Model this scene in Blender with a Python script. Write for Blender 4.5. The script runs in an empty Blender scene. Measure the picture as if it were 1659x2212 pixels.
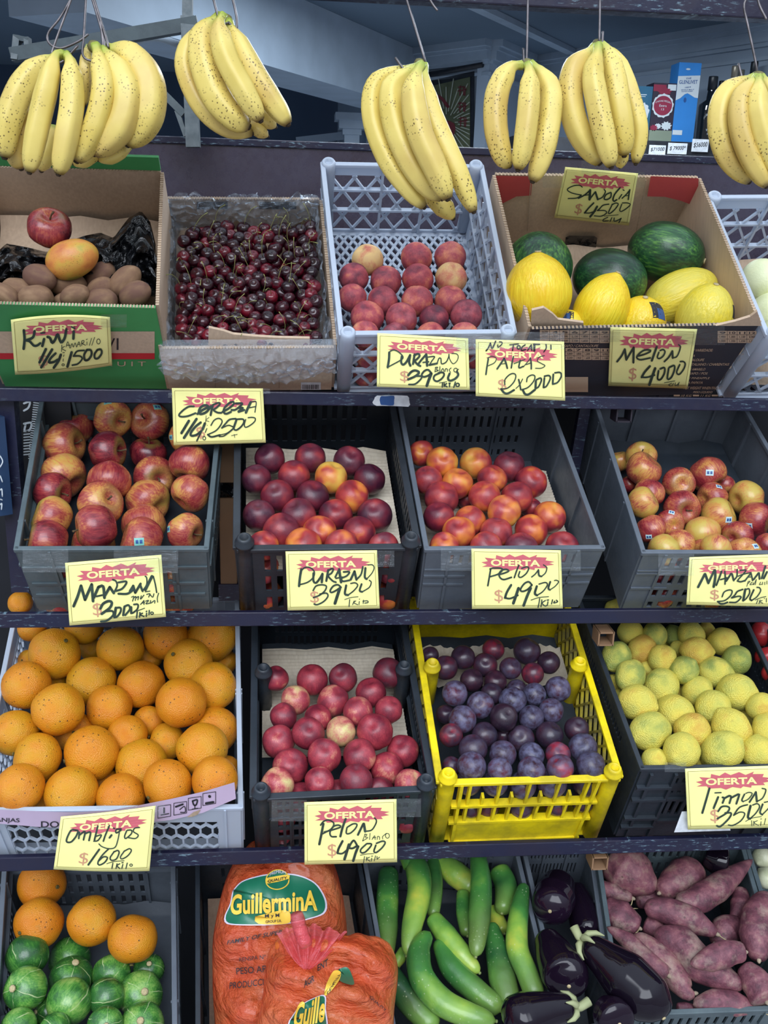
import bpy, math, random
from mathutils import Vector, Matrix, Euler, noise as mnoise
from mathutils.bvhtree import BVHTree
random.seed(7)
SC = bpy.context.scene
COL = SC.collection
rad = math.radians
# ------------------------------------------------------------------ camera
W, H, F = 1659, 2212, 2100.0
YAW, PITCH, ROLL = rad(5.5), rad(17.0), rad(1.8)
CAM = Vector((0, 0, 1.95))
fwd = Vector((math.sin(YAW)*math.cos(PITCH), math.cos(YAW)*math.cos(PITCH), -math.sin(PITCH)))
r0 = Vector((math.cos(YAW), -math.sin(YAW), 0))
u0 = r0.cross(fwd)
RT = r0*math.cos(ROLL) + u0*math.sin(ROLL)
UP = u0*math.cos(ROLL) - r0*math.sin(ROLL)
cd = bpy.data.cameras.new('camera')
cam = bpy.data.objects.new('camera', cd)
COL.objects.link(cam)
m = Matrix((RT, UP, -fwd)).transposed().to_4x4()
m.translation = CAM
cam.matrix_world = m
cd.sensor_fit = 'HORIZONTAL'
cd.sensor_width = 36.0
cd.lens = F/W*36.0
cd.clip_end = 200
SC.camera = cam
# ------------------------------------------------------------------ light
SC.view_settings.view_transform = 'Standard'
SC.view_settings.look = 'None'
SC.view_settings.gamma = 1.0
SC.view_settings.exposure = 0.15
def srgb(h):
    h = h.lstrip('#')
    o = []
    for i in (0, 2, 4):
        c = int(h[i:i+2], 16)/255
        o.append(c/12.92 if c <= .04045 else ((c+.055)/1.055)**2.4)
    return (o[0], o[1], o[2], 1.0)
world = bpy.data.worlds.new('sky')
SC.world = world
world.use_nodes = True
wn, wl = world.node_tree.nodes, world.node_tree.links
bg = wn['Background']
tc = wn.new('ShaderNodeTexCoord')
sx = wn.new('ShaderNodeSeparateXYZ')
wl.new(tc.outputs['Generated'], sx.inputs[0])
def wmath(op, a, b=None):
    x = wn.new('ShaderNodeMath'); x.operation = op
    for i_, q in enumerate((a, b)):
        if q is None: continue
        if hasattr(q, 'links'): wl.new(q, x.inputs[i_])
        else: x.inputs[i_].default_value = q
    return x.outputs[0]
def wstep(v, lo_, hi_):
    x = wn.new('ShaderNodeMapRange'); x.interpolation_type = 'SMOOTHSTEP'
    x.inputs['From Min'].default_value = lo_; x.inputs['From Max'].default_value = hi_
    wl.new(v, x.inputs['Value']); return x.outputs[0]
# the street: facades up to about 20 degrees, open bright sky over the roofs straight ahead, dimmer sky elsewhere
rp = wn.new('ShaderNodeValToRGB')
rp.color_ramp.elements[0].position = 0.47
rp.color_ramp.elements[0].color = (.27, .28, .31, 1)
rp.color_ramp.elements[1].position = 0.90
rp.color_ramp.elements[1].color = (.85, .98, 1.15, 1)
for p_, c_ in ((.60, (.34, .36, .40, 1)), (.70, (.50, .57, .68, 1))):
    e_ = rp.color_ramp.elements.new(p_); e_.color = c_
mp = wn.new('ShaderNodeMapRange')
mp.inputs['From Min'].default_value = -1; mp.inputs['From Max'].default_value = 1
wl.new(sx.outputs['Z'], mp.inputs['Value'])
wl.new(mp.outputs[0], rp.inputs[0])
az = wmath('ABSOLUTE', wmath('ADD', wmath('ARCTAN2', sx.outputs['X'], wmath('MULTIPLY', sx.outputs['Y'], -1.0)), .12))
gap = wmath('MULTIPLY', wstep(az, .62, .44), wmath('MULTIPLY', wstep(sx.outputs['Z'], .36, .44), wstep(sx.outputs['Z'], .90, .82)))
mixw = wn.new('ShaderNodeMix'); mixw.data_type = 'RGBA'
wl.new(gap, mixw.inputs[0]); wl.new(rp.outputs[0], mixw.inputs[6]); mixw.inputs[7].default_value = (4.9, 5.25, 5.8, 1)
wl.new(mixw.outputs[2], bg.inputs['Color'])
bg.inputs['Strength'].default_value = 1.15
# added fill light under the shop ceiling, out of view, to brighten the interior
ld = bpy.data.lights.new('shop_fill_light', 'AREA')
ld.shape = 'RECTANGLE'; ld.size = 1.25; ld.size_y = .35; ld.energy = 42; ld.color = (.80, .90, 1.0)
lo = bpy.data.objects.new('shop_fill_light', ld); COL.objects.link(lo)
lo.location = (.75, 3.3, 2.71)
#ld2 = bpy.data.lights.new('shop_bulb', 'POINT'); ld2.energy = 38; ld2.shadow_soft_size = .12; ld2.color = (.80, .90, 1.0)
#lo2 = bpy.data.objects.new('shop_bulb', ld2); COL.objects.link(lo2); 
# ------------------------------------------------------------------ projection helpers
def ray(px, py):
    return fwd + RT*((px-W/2)/F) + UP*((H/2-py)/F)
def P(px, py, d):
    return CAM + ray(px, py)*d
def hit(px, py, p0, n):
    r = ray(px, py)
    return CAM + r*((p0-CAM).dot(n)/r.dot(n))
def hitY(px, py, y):
    r = ray(px, py)
    return CAM + r*((y-CAM.y)/r.y)
def hitZ(px, py, z):
    r = ray(px, py)
    return CAM + r*((z-CAM.z)/r.z)
def depth(p):
    return (p-CAM).dot(fwd)
def proj(p):
    v = p-CAM; d = v.dot(fwd)
    return (W/2+v.dot(RT)/d*F, H/2-v.dot(UP)/d*F)
# ------------------------------------------------------------------ mesh builder
class MB:
    def __init__(s):
        s.v = []; s.f = []; s.a = []
    def add(s, vs, fs):
        o = len(s.v)
        s.v += [Vector(q) for q in vs]
        s.f += [tuple(i+o for i in f) for f in fs]
    def hexa(s, b, t):            # two matching quads
        s.add(list(b)+list(t), [(3, 2, 1, 0), (4, 5, 6, 7), (0, 1, 5, 4), (1, 2, 6, 5), (2, 3, 7, 6), (3, 0, 4, 7)])
    def box(s, lo, hi):
        x0, y0, z0 = lo; x1, y1, z1 = hi
        s.hexa([(x0, y0, z0), (x1, y0, z0), (x1, y1, z0), (x0, y1, z0)], [(x0, y0, z1), (x1, y0, z1), (x1, y1, z1), (x0, y1, z1)])
    def bar(s, a, b, n, w, t):     # flat bar a->b, width w in plane, thickness t along n
        a = Vector(a); b = Vector(b); n = Vector(n).normalized()
        d = (b-a).normalized(); q = n.cross(d)*(w/2); h = n*(t/2)
        s.hexa([a-q-h, b-q-h, b+q-h, a+q-h], [a-q+h, b-q+h, b+q+h, a+q+h])
    def tube(s, pts, rr, n=8, cap=True, shape=None):
        pts = [Vector(q) for q in pts]; N = len(pts)
        if not hasattr(rr, '__len__'): rr = [rr]*N
        o = len(s.v); ref = None
        for i, q in enumerate(pts):
            d = (pts[min(i+1, N-1)]-pts[max(i-1, 0)])
            d = d.normalized() if d.length > 1e-9 else Vector((0, 0, 1))
            if ref is None:
                ref = d.orthogonal().normalized()
            ref = (ref-d*ref.dot(d)).normalized()
            w = d.cross(ref)
            for k in range(n):
                a = 2*math.pi*k/n
                rk = rr[i]*(shape(a, i/(N-1)) if shape else 1)
                s.v.append(q+ref*(math.cos(a)*rk)+w*(math.sin(a)*rk)); s.a.append(i/(N-1))
        for i in range(N-1):
            for k in range(n):
                k2 = (k+1) % n
                s.f.append((o+i*n+k, o+i*n+k2, o+(i+1)*n+k2, o+(i+1)*n+k))
        if cap:
            s.f.append(tuple(o+k for k in range(n))[::-1])
            s.f.append(tuple(o+(N-1)*n+k for k in range(n)))
    def lathe(s, prof, n=20, org=(0, 0, 0), ax=None, fn=None):   # prof (r,z)
        org = Vector(org)
        if ax is None: M = Matrix.Identity(3)
        else: M = Vector((0, 0, 1)).rotation_difference(Vector(ax)).to_matrix()
        o = len(s.v); N = len(prof)
        for i, (r, z) in enumerate(prof):
            for k in range(n):
                a = 2*math.pi*k/n
                q = Vector((math.cos(a)*r, math.sin(a)*r, z))
                if fn: q = fn(q, a, i/(N-1))
                s.v.append(org+M@q); s.a.append(i/(N-1))
        for i in range(N-1):
            for k in range(n):
                k2 = (k+1) % n
                s.f.append((o+i*n+k, o+i*n+k2, o+(i+1)*n+k2, o+(i+1)*n+k))
        s.f.append(tuple(o+k for k in range(n))[::-1]); s.f.append(tuple(o+(N-1)*n+k for k in range(n)))
    def grid(s, fn, nu, nv, two=False):
        o = len(s.v)
        for j in range(nv+1):
            for i in range(nu+1):
                s.v.append(Vector(fn(i/nu, j/nv)))
        for j in range(nv):
            for i in range(nu):
                a = o+j*(nu+1)+i
                s.f.append((a, a+1, a+nu+2, a+nu+1))
    def panel(s, q, n, t, xs, ys, solid):   # q: 4 corner quad (00,10,11,01); cells solid(i,j) extruded along n by t
        q = [Vector(k) for k in q]; n = Vector(n).normalized()*t
        def B(u, v): return q[0]*(1-u)*(1-v)+q[1]*u*(1-v)+q[2]*u*v+q[3]*(1-u)*v
        nx, ny = len(xs)-1, len(ys)-1; o = len(s.v)
        for side in (0, 1):
            for y in ys:
                for x in xs: s.v.append(B(x, y)+n*side)
        def I(i, j, k): return o+k*(nx+1)*(ny+1)+j*(nx+1)+i
        def S(i, j): return 0 <= i < nx and 0 <= j < ny and solid(i, j)
        for j in range(ny):
            for i in range(nx):
                if not S(i, j): continue
                s.f.append((I(i, j, 1), I(i+1, j, 1), I(i+1, j+1, 1), I(i, j+1, 1)))
                s.f.append((I(i, j, 0), I(i, j+1, 0), I(i+1, j+1, 0), I(i+1, j, 0)))
                if not S(i-1, j): s.f.append((I(i, j, 0), I(i, j, 1), I(i, j+1, 1), I(i, j+1, 0)))
                if not S(i+1, j): s.f.append((I(i+1, j, 0), I(i+1, j+1, 0), I(i+1, j+1, 1), I(i+1, j, 1)))
                if not S(i, j-1): s.f.append((I(i, j, 0), I(i+1, j, 0), I(i+1, j, 1), I(i, j, 1)))
                if not S(i, j+1): s.f.append((I(i, j+1, 0), I(i, j+1, 1), I(i+1, j+1, 1), I(i+1, j+1, 0)))
    def mesh(s, name, mat=None, smooth=False, org=None, attr=False):
        me = bpy.data.meshes.new(name)
        vs = [(v-org) if org is not None else v for v in s.v]
        me.from_pydata([tuple(v) for v in vs], [], s.f)
        if attr and len(s.a) == len(s.v):
            at = me.attributes.new('along', 'FLOAT', 'POINT')
            at.data.foreach_set('value', s.a)
        if smooth:
            me.polygons.foreach_set('use_smooth', [True]*len(me.polygons))
        if mat: me.materials.append(mat)
        me.update()
        return me
    def build(s, name, mat, parent=None, smooth=False, attr=False, bevel=0, label=None):
        org = Vector(parent['_o']) if parent is not None and '_o' in parent else None
        o = bpy.data.objects.new(name, s.mesh(name, mat, smooth, org, attr))
        COL.objects.link(o)
        if parent is not None:
            o.parent = parent
            if org is not None: o['_o'] = tuple(org)
        if bevel:
            b = o.modifiers.new('bevel', 'BEVEL'); b.width = bevel; b.segments = 2; b.limit_method = 'ANGLE'
        if label: o['label'] = label
        return o
def empty(name, loc, label=None, cat=None, group=None):
    o = bpy.data.objects.new(name, None); COL.objects.link(o)
    o.empty_display_size = .05
    o.location = loc; o['_o'] = tuple(loc)
    tag(o, label, cat, group)
    return o
def tag(o, label=None, cat=None, group=None, kind=None):
    if label: o['label'] = label
    if cat: o['category'] = cat
    if group: o['group'] = group
    if kind: o['kind'] = kind
    return o
def put(name, me, parent=None, M=None):
    o = bpy.data.objects.new(name, me); COL.objects.link(o)
    if parent is not None: o.parent = parent
    if M is not None: o.matrix_local = M
    return o
def smooth_path(pts, n):
    pts = [Vector(p) for p in pts]
    if len(pts) < 3:
        return [pts[0].lerp(pts[-1], i/(n-1)) for i in range(n)]
    P_ = [pts[0]*2-pts[1]]+pts+[pts[-1]*2-pts[-2]]
    # arc-length-ish sampling
    L = [0]
    for i in range(1, len(pts)): L.append(L[-1]+max(1e-9, (pts[i]-pts[i-1]).length))
    out = []
    for k in range(n):
        s = L[-1]*k/(n-1); i = 0
        while i < len(pts)-2 and s > L[i+1]: i += 1
        t = (s-L[i])/(L[i+1]-L[i]); t = min(1, max(0, t))
        a, b, c, d = P_[i], P_[i+1], P_[i+2], P_[i+3]
        out.append(.5*((2*b)+(c-a)*t+(2*a-5*b+4*c-d)*t*t+(3*b-a-3*c+d)*t**3))
    return out
def interp(x, tab):
    for (a, p), (b, q) in zip(tab, tab[1:]):
        if x <= b: return p+(q-p)*((x-a)/(b-a) if b > a else 0)
    return tab[-1][1]
# ------------------------------------------------------------------ materials
class NT:
    def __init__(s, name):
        s.m = bpy.data.materials.new(name); s.m.use_nodes = True
        s.t = s.m.node_tree; s.b = s.t.nodes['Principled BSDF']; s.o = s.t.nodes['Material Output']
    def n(s, typ, **kw):
        x = s.t.nodes.new('ShaderNode'+typ)
        for k, v in kw.items():
            if k in x.inputs.keys(): x.inputs[k].default_value = v
            else: setattr(x, k, v)
        return x
    def l(s, a, b): s.t.links.new(a, b)
    def math(s, op, a, b=None, c=None):
        x = s.n('Math', operation=op)
        for i, q in enumerate((a, b, c)):
            if q is None: continue
            if hasattr(q, 'is_linked') or hasattr(q, 'links'): s.l(q, x.inputs[i])
            else: x.inputs[i].default_value = q
        return x.outputs[0]
    def mix(s, fac, a, b, mode='MIX'):
        x = s.n('Mix', data_type='RGBA', blend_type=mode)
        for i, q in ((0, fac), (6, a), (7, b)):
            if hasattr(q, 'links'): s.l(q, x.inputs[i])
            else: x.inputs[i].default_value = q
        return x.outputs[2]
    def ramp(s, fac, stops, interp='LINEAR'):
        x = s.n('ValToRGB'); cr = x.color_ramp; cr.interpolation = interp
        while len(cr.elements) < len(stops): cr.elements.new(.5)
        for e, (p, c) in zip(cr.elements, stops):
            e.position = p; e.color = c
        s.l(fac, x.inputs[0]); return x.outputs[0]
    def noise(s, vec, scale, detail=3, rough=.5):
        x = s.n('TexNoise'); x.inputs['Scale'].default_value = scale; x.inputs['Detail'].default_value = detail
        x.inputs['Roughness'].default_value = rough
        s.l(vec, x.inputs['Vector']); return x.outputs[0]
    def vor(s, vec, scale, rnd=1):
        x = s.n('TexVoronoi'); x.inputs['Scale'].default_value = scale
        s.l(vec, x.inputs['Vector']); return x.outputs['Distance']
    def coords(s, kind='Object', scale=(1, 1, 1), seed=True):
        t = s.n('TexCoord'); mp = s.n('Mapping'); mp.inputs['Scale'].default_value = scale
        s.l(t.outputs[kind], mp.inputs['Vector'])
        if seed:
            oi = s.n('ObjectInfo')
            q = s.math('MULTIPLY', oi.outputs['Random'], 57.0)
            cb = s.n('CombineXYZ'); s.l(q, cb.inputs[0]); s.l(q, cb.inputs[1]); s.l(q, cb.inputs[2])
            s.l(cb.outputs[0], mp.inputs['Location'])
        return mp.outputs[0]
    def attr(s, name, typ='OBJECT'):
        a = s.n('Attribute'); a.attribute_type = typ; a.attribute_name = name
        return a.outputs['Fac']
    def bump(s, h, strength=.3, dist=.01):
        b = s.n('Bump'); b.inputs['Strength'].default_value = strength; b.inputs['Distance'].default_value = dist
        s.l(h, b.inputs['Height']); s.l(b.outputs[0], s.b.inputs['Normal'])
    def set(s, **kw):
        for k, v in kw.items():
            k = k.replace('_', ' ')
            i = s.b.inputs[k]
            if hasattr(v, 'links'): s.l(v, i)
            else: i.default_value = v
        return s
def plain(name, hexc, rough=.6, var=.12, scale=8, bump=0, bscale=40, **kw):
    t = NT(name); c = srgb(hexc); v = t.coords('Object', seed=False)
    n = t.noise(v, scale, 4)
    lo = tuple(max(0, x*(1-var*2)) for x in c[:3])+(1,); hi = tuple(min(1, x*(1+var)) for x in c[:3])+(1,)
    t.set(Base_Color=t.ramp(n, [(.3, lo), (.7, hi)]), Roughness=rough, **kw)
    if bump: t.bump(t.noise(v, bscale, 4), bump, .004)
    return t.m
def worn(name, hexc, dirt, rough=.5, amt=.5, scale=14, scratch=None):
    t = NT(name); v = t.coords('Object', seed=False)
    n = t.noise(v, scale, 6, .65)
    c = t.mix(t.ramp(n, [(.5-.1, (0, 0, 0, 1)), (.62, (amt, amt, amt, 1))]), srgb(hexc), srgb(dirt))
    n2 = t.noise(v, 55, 5, .7)
    if scratch:
        v2 = t.coords('Object', (6, 1, 30), seed=False)
        n3 = t.noise(v2, 7, 6, .7); n4 = t.noise(v, 4, 2)
        k = t.math('MULTIPLY', t.ramp(n3, [(.56, (0, 0, 0, 1)), (.64, (.8, .8, .8, 1))]), t.ramp(n4, [(.47, (0, 0, 0, 1)), (.58, (1, 1, 1, 1))]))
        c = t.mix(k, c, srgb(scratch))
    t.set(Base_Color=c, Roughness=t.ramp(n2, [(.3, (rough-.1,)*3+(1,)), (.7, (rough+.15,)*3+(1,))]))
    t.bump(n2, .15, .003)
    return t.m
def film(name, tint=(1, 1, 1, 1), alpha=.13, rough=.12, bscale=35, bstr=.6, body=None, bodyamt=0.0):
    t = NT(name); v = t.coords('Object', (1, 1, 3.2), seed=False)
    tr = t.n('BsdfTransparent'); tr.inputs[0].default_value = tint
    gl = t.n('BsdfGlossy'); gl.inputs['Color'].default_value = (.85, .92, 1, 1); gl.inputs['Roughness'].default_value = rough
    h = t.noise(v, bscale*.55, 6, .66)
    b = t.n('Bump'); b.inputs['Strength'].default_value = bstr; b.inputs['Distance'].default_value = .01
    t.l(h, b.inputs['Height']); t.l(b.outputs[0], gl.inputs['Normal'])
    fr = t.n('LayerWeight'); fr.inputs['Blend'].default_value = .35; t.l(b.outputs[0], fr.inputs['Normal'])
    fac = t.math('ADD', t.math('MULTIPLY', t.math('POWER', fr.outputs['Facing'], 2.0), .55), alpha)
    base = tr.outputs[0]
    if body:
        df = t.n('BsdfDiffuse'); df.inputs[0].default_value = body; t.l(b.outputs[0], df.inputs['Normal'])
        mx = t.n('MixShader'); mx.inputs[0].default_value = bodyamt; t.l(tr.outputs[0], mx.inputs[1]); t.l(df.outputs[0], mx.inputs[2])
        base = mx.outputs[0]
    ms = t.n('MixShader'); t.l(fac, ms.inputs[0]); t.l(base, ms.inputs[1]); t.l(gl.outputs[0], ms.inputs[2])
    t.l(ms.outputs[0], t.o.inputs['Surface'])
    return t.m
def fruit(name, stops, scale=1.6, stretch=(1, 1, 1), detail=3, speck=None, rough=.35, bump=(0, 40), bloom=None, fine=0, pole=None, coat=0, ribs=0, scuff=None, merid=None):
    """stops: colour ramp of noise + object property 'hue' (-.5..+.5 shifts towards the end)."""
    t = NT(name); v = t.coords('Object', stretch)
    n = t.noise(v, scale, detail)
    f = t.math('ADD', n, t.attr('hue'))
    if fine:
        vf = t.coords('Object', (6, 6, .8))
        f = t.math('ADD', f, t.math('MULTIPLY', t.math('SUBTRACT', t.noise(vf, 2.2, 4, .6), .5), fine))
    c = t.ramp(f, [(p, srgb(h)) for p, h in stops])
    v1 = t.coords('Object')
    if speck:
        h, sc, thr, amt = speck
        d = t.vor(v1, sc); msk = t.ramp(d, [(thr*.6, (amt,)*3+(1,)), (thr, (0, 0, 0, 1))])
        gate = t.ramp(t.noise(v1, 1.5, 2), [(.42, (0, 0, 0, 1)), (.6, (1, 1, 1, 1))])
        c = t.mix(t.math('MULTIPLY', msk, gate), c, srgb(h))
    if scuff:
        h, lo_, amt = scuff
        k = t.ramp(t.noise(v1, 1.9, 6, .68), [(lo_, (0, 0, 0, 1)), (lo_+.10, (amt,)*3+(1,))])
        c = t.mix(k, c, srgb(h))
    if merid:
        tm = t.n('TexCoord'); sm = t.n('SeparateXYZ'); t.l(tm.outputs['Object'], sm.inputs[0])
        an = t.math('ADD', t.math('ARCTAN2', sm.outputs[1], sm.outputs[0]), t.math('MULTIPLY', t.noise(v1, 1.5, 2), .35))
        fr_ = t.math('ABSOLUTE', t.math('SUBTRACT', t.math('FRACT', t.math('MULTIPLY', an, 5/6.2832)), .5))
        g_ = t.ramp(t.noise(v1, 1.1, 2), [(.42, (0, 0, 0, 1)), (.55, (1, 1, 1, 1))])
        c = t.mix(t.math('MULTIPLY', g_, t.ramp(fr_, [(.012, (.75, .75, .75, 1)), (.03, (0, 0, 0, 1))])), c, srgb(merid))
    if pole:      # colour near the stem pole (object +z)
        tcn = t.n('TexCoord'); sp = t.n('SeparateXYZ'); t.l(tcn.outputs['Object'], sp.inputs[0])
        z = t.math('ADD', sp.outputs[2], t.math('MULTIPLY', t.math('SUBTRACT', n, .5), .5))
        c = t.mix(t.ramp(z, [(pole[1], (0, 0, 0, 1)), (pole[2], (pole[3],)*3+(1,))]), c, srgb(pole[0]))
    r = rough
    if bloom:
        h, amt = bloom
        k = t.math('MULTIPLY', t.ramp(t.noise(v1, 2.2, 5, .6), [(.35, (0, 0, 0, 1)), (.7, (1, 1, 1, 1))]), amt)
        k = t.math('MULTIPLY', k, t.attr('bloom'))
        c = t.mix(k, c, srgb(h))
        r = t.math('ADD', rough, t.math('MULTIPLY', k, .5))
    t.set(Base_Color=c, Roughness=r, Coat_Weight=coat, Coat_Roughness=.15)
    if ribs: t.bump(t.noise(t.coords('Object', (7, 7, .5)), 1.6, 3), ribs, .06)
    elif bump[0]: t.bump(t.noise(v1, bump[1], 3), bump[0], .02)
    return t.m
MAT = {}
# ------------------------------------------------------------------ colours
M_ = MAT
M_['beam'] = worn('painted_steel_navy', '#171b36', '#281f2c', .38, .5, 7, scratch='#7d9aa8')
M_['board'] = worn('gloss_paint_purple', '#382f3a', '#464355', .26, .6, 4)
M_['tube'] = plain('steel_tube', '#2a2530', .5, .2)
M_['gapshade'] = plain('gap_shade_tone', '#14171f', .8, .2, 5)  # near-black tone painting in the shade between and behind the crates
M_['wood'] = plain('rough_wood', '#8a6a4e', .8, .25, 3)
M_['grey'] = worn('grey_plastic', '#5e6670', '#474f59', .5, .5, 10)
M_['greygreen'] = worn('grey_green_plastic', '#566469', '#3a464c', .5, .6, 10)
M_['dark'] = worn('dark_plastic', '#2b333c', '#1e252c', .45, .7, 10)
M_['black'] = worn('black_plastic', '#23282e', '#343c45', .45, .5, 8)
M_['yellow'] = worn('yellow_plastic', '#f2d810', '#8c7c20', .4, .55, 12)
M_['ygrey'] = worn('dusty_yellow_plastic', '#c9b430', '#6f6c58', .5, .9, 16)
def white_mat():
    t = NT('milky_plastic'); t.set(Base_Color=srgb('#cfdae8'), Roughness=.35)
    tl = t.n('BsdfTranslucent'); tl.inputs[0].default_value = srgb('#ccd8e8')
    mx = t.n('MixShader'); mx.inputs[0].default_value = .35
    t.l(t.b.outputs[0], mx.inputs[1]); t.l(tl.outputs[0], mx.inputs[2]); t.l(mx.outputs[0], t.o.inputs['Surface'])
    return t.m
M_['white'] = white_mat()
def card_mat(name, h, h2):
    t = NT(name); v = t.coords('Object', (60, 60, 3), seed=False); w = t.coords('Object', seed=False)
    n = t.noise(v, 3, 3); n2 = t.noise(w, 6, 4)
    f = t.math('ADD', t.math('MULTIPLY', n, .4), t.math('MULTIPLY', n2, .6))
    t.set(Base_Color=t.ramp(f, [(.35, srgb(h2)), (.65, srgb(h))]), Roughness=.8)
    t.bump(n, .12, .002)
    return t.m
M_['kraft'] = card_mat('kraft_cardboard', '#cdb499', '#b59e87')
M_['kraft2'] = card_mat('kraft_cardboard_inside', '#c2a990', '#aa937d')
M_['cutedge'] = card_mat('cut_cardboard_edge', '#c0ab92', '#8c7862')
M_['greencard'] = plain('green_printed_cardboard', '#3f9152', .6, .06)
M_['redcard'] = plain('red_printed_cardboard', '#c04a4c', .6, .08)
M_['blackcard'] = plain('dark_printed_cardboard', '#2b2b35', .55, .08)
M_['pinkcard'] = plain('pink_printed_cardboard', '#c9b4cf', .6, .06)
M_['tray'] = card_mat('cream_tray_paper', '#d3c9b6', '#b8ac98')
M_['print_tan'] = plain('tan_print', '#c3a68b', .7, .05)
M_['print_dark'] = plain('dark_print', '#26262c', .6, .02)
M_['print_red'] = plain('red_print', '#c0272f', .6, .05)
M_['film'] = film('clear_film', (.95, .97, .99, 1), .085, .07, 40, 1.0, (.70, .80, .92, 1), .10)
M_['tape'] = film('clear_tape', (.95, .97, .96, 1), .045, .09, 26, .7, (.75, .8, .8, 1), .04)
t = NT('black_bag_plastic'); v = t.coords('Object', seed=False)
t.set(Base_Color=srgb('#0c0d10'), Roughness=.18); t.bump(t.math('ADD', t.math('MULTIPLY', t.vor(v, 30), 1.3), t.noise(v, 22, 5, .6)), 1.0, .02); M_['blackbag'] = t.m
# fruit
M_['apple'] = fruit('apple_skin', [(.20, '#c2a950'), (.38, '#c78a4c'), (.50, '#aa5642'), (.64, '#903036'), (.85, '#561422')], 1.0, (1, 1, .7), 3, ('#d8c08a', 26, .16, .35), .27, (.05, 20), fine=.5, pole=('#93953f', .66, 1.0, .8), coat=.15)
M_['nect'] = fruit('nectarine_skin', [(.18, '#dcb04a'), (.36, '#d47a34'), (.52, '#a83634'), (.72, '#6c1e2e'), (.95, '#40162a')], .85, (1, 1, 1), 2, ('#e6c07c', 30, .10, .5), .38, (.06, 14), bloom=('#b58a98', .12), coat=.1)
M_['peach'] = fruit('peach_skin', [(.2, '#dcb878'), (.42, '#c87458'), (.58, '#a5424a'), (.78, '#6c2536'), (.95, '#451c2d')], 1.2, (1, 1, 1), 4, None, .62, (.08, 30), bloom=('#b8868e', .22), fine=.25)
M_['wnect'] = fruit('white_nectarine_skin', [(.15, '#d2c684'), (.34, '#c8806a'), (.47, '#a83a46'), (.70, '#741f30'), (.95, '#401426')], 1.1, (1, 1, 1), 4, ('#d9b090', 22, .13, .5), .42, (.06, 16), bloom=('#c8808c', .14), fine=.3, coat=.1)
M_['plum'] = fruit('plum_skin', [(.08, '#8c2436'), (.28, '#54202e'), (.5, '#38202e'), (.9, '#241a28')], 1.1, (1, 1, 1), 3, ('#c9a08a', 9, .10, .8), .3, (.04, 12), bloom=('#77789c', .62), coat=.1)
M_['orange'] = fruit('orange_peel', [(.2, '#d0961a'), (.5, '#d78a18'), (.8, '#d07a14')], 1.3, (1, 1, 1), 3, ('#4e3216', 5, .20, .9), .36, (.35, 24), scuff=('#a87c2c', .60, .55))
M_['lemon'] = fruit('lemon_peel', [(.15, '#93a04e'), (.38, '#cfc85c'), (.62, '#e2cf58'), (.9, '#d2a545')], 1.2, (1, 1, 1), 4, ('#5e5428', 15, .19, .8), .46, (.45, 15), scuff=('#a08a48', .62, .5))
M_['cherry'] = fruit('cherry_skin', [(.25, '#6a0f20'), (.5, '#330814'), (.75, '#1c050d')], .8, (1, 1, 1), 2, None, .2, (0, 1), coat=.1)
M_['kiwi'] = fruit('kiwi_skin', [(.25, '#97785a'), (.5, '#7d5e45'), (.75, '#69493b')], 1.6, (1, 1, .4), 4, None, .75, (.3, 60))
M_['mango'] = fruit('mango_skin', [(.28, '#8f9438'), (.42, '#c09a3e'), (.56, '#c8843c'), (.75, '#b05a34')], 1.1, (1, 1, 1), 3, ('#3c2a14', 12, .2, .9), .4, (.08, 22))
M_['melon'] = fruit('yellow_melon_rind', [(.2, '#d8c84e'), (.5, '#ead02e'), (.8, '#e3b91c')], 1.0, (1, 1, 1), 3, ('#a07c1c', 15, .12, .6), .34, (.0, 1), fine=.6, ribs=.16)
M_['palemelon'] = fruit('pale_melon_rind', [(.2, '#d5dbb0'), (.5, '#dfe2b4'), (.8, '#cbd09a')], 1.0, (1, 1, 1), 3, None, .45, (.1, 12))
M_['wmelon'] = fruit('watermelon_rind', [(.28, '#5a8c3c'), (.42, '#2f5e34'), (.60, '#1d3f2a'), (.8, '#142d22')], .9, (1, 1, .5), 3, None, .3, (.05, 18), fine=1.0)
M_['squash'] = fruit('squash_skin', [(.25, '#8aae58'), (.42, '#57903c'), (.58, '#32682c'), (.85, '#204a26')], 1.3, (1, 1, 1), 4, ('#c3d298', 14, .15, .6), .27, (.06, 14), fine=.5, coat=.2, merid='#b9c690')
M_['egg'] = fruit('aubergine_skin', [(.3, '#1c1020'), (.6, '#100b15'), (.85, '#200e18')], 1, (1, 1, 1), 3, None, .06, (.02, 6), coat=0)
M_['egg'].node_tree.nodes['Principled BSDF'].inputs['Specular IOR Level'].default_value = .36
M_['tomato'] = plain('tomato_skin', '#a82c30', .25, .1)
M_['onion'] = fruit('white_onion_skin', [(.3, '#dcdcc0'), (.7, '#b9bd98')], 1, (1, 1, .3), 3, None, .35, (0, 1), fine=.5)
M_['stem'] = plain('dry_stem', '#5d4a2e', .8, .2)
M_['scar'] = plain('pale_stem_scar', '#bfae84', .8, .2, 30)
M_['cstem'] = plain('cherry_stem', '#8a8a4e', .6, .2)
M_['rootend'] = plain('root_end_skin', '#a3927c', .8, .2, 60)
M_['cuketip'] = plain('cucumber_tip', '#8b985a', .7, .2, 60)
M_['calyx'] = plain('aubergine_calyx', '#a7ad80', .7, .2)
M_['st_green'] = plain('sticker_teal', '#7cc0b4', .4, .05)
M_['st_blue'] = plain('sticker_blue', '#27508c', .4, .05)
M_['st_pale'] = plain('sticker_pale', '#bcd8dc', .4, .05)
M_['navel'] = plain('navel_brown', '#5f5526', .8, .3, 30)
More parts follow.
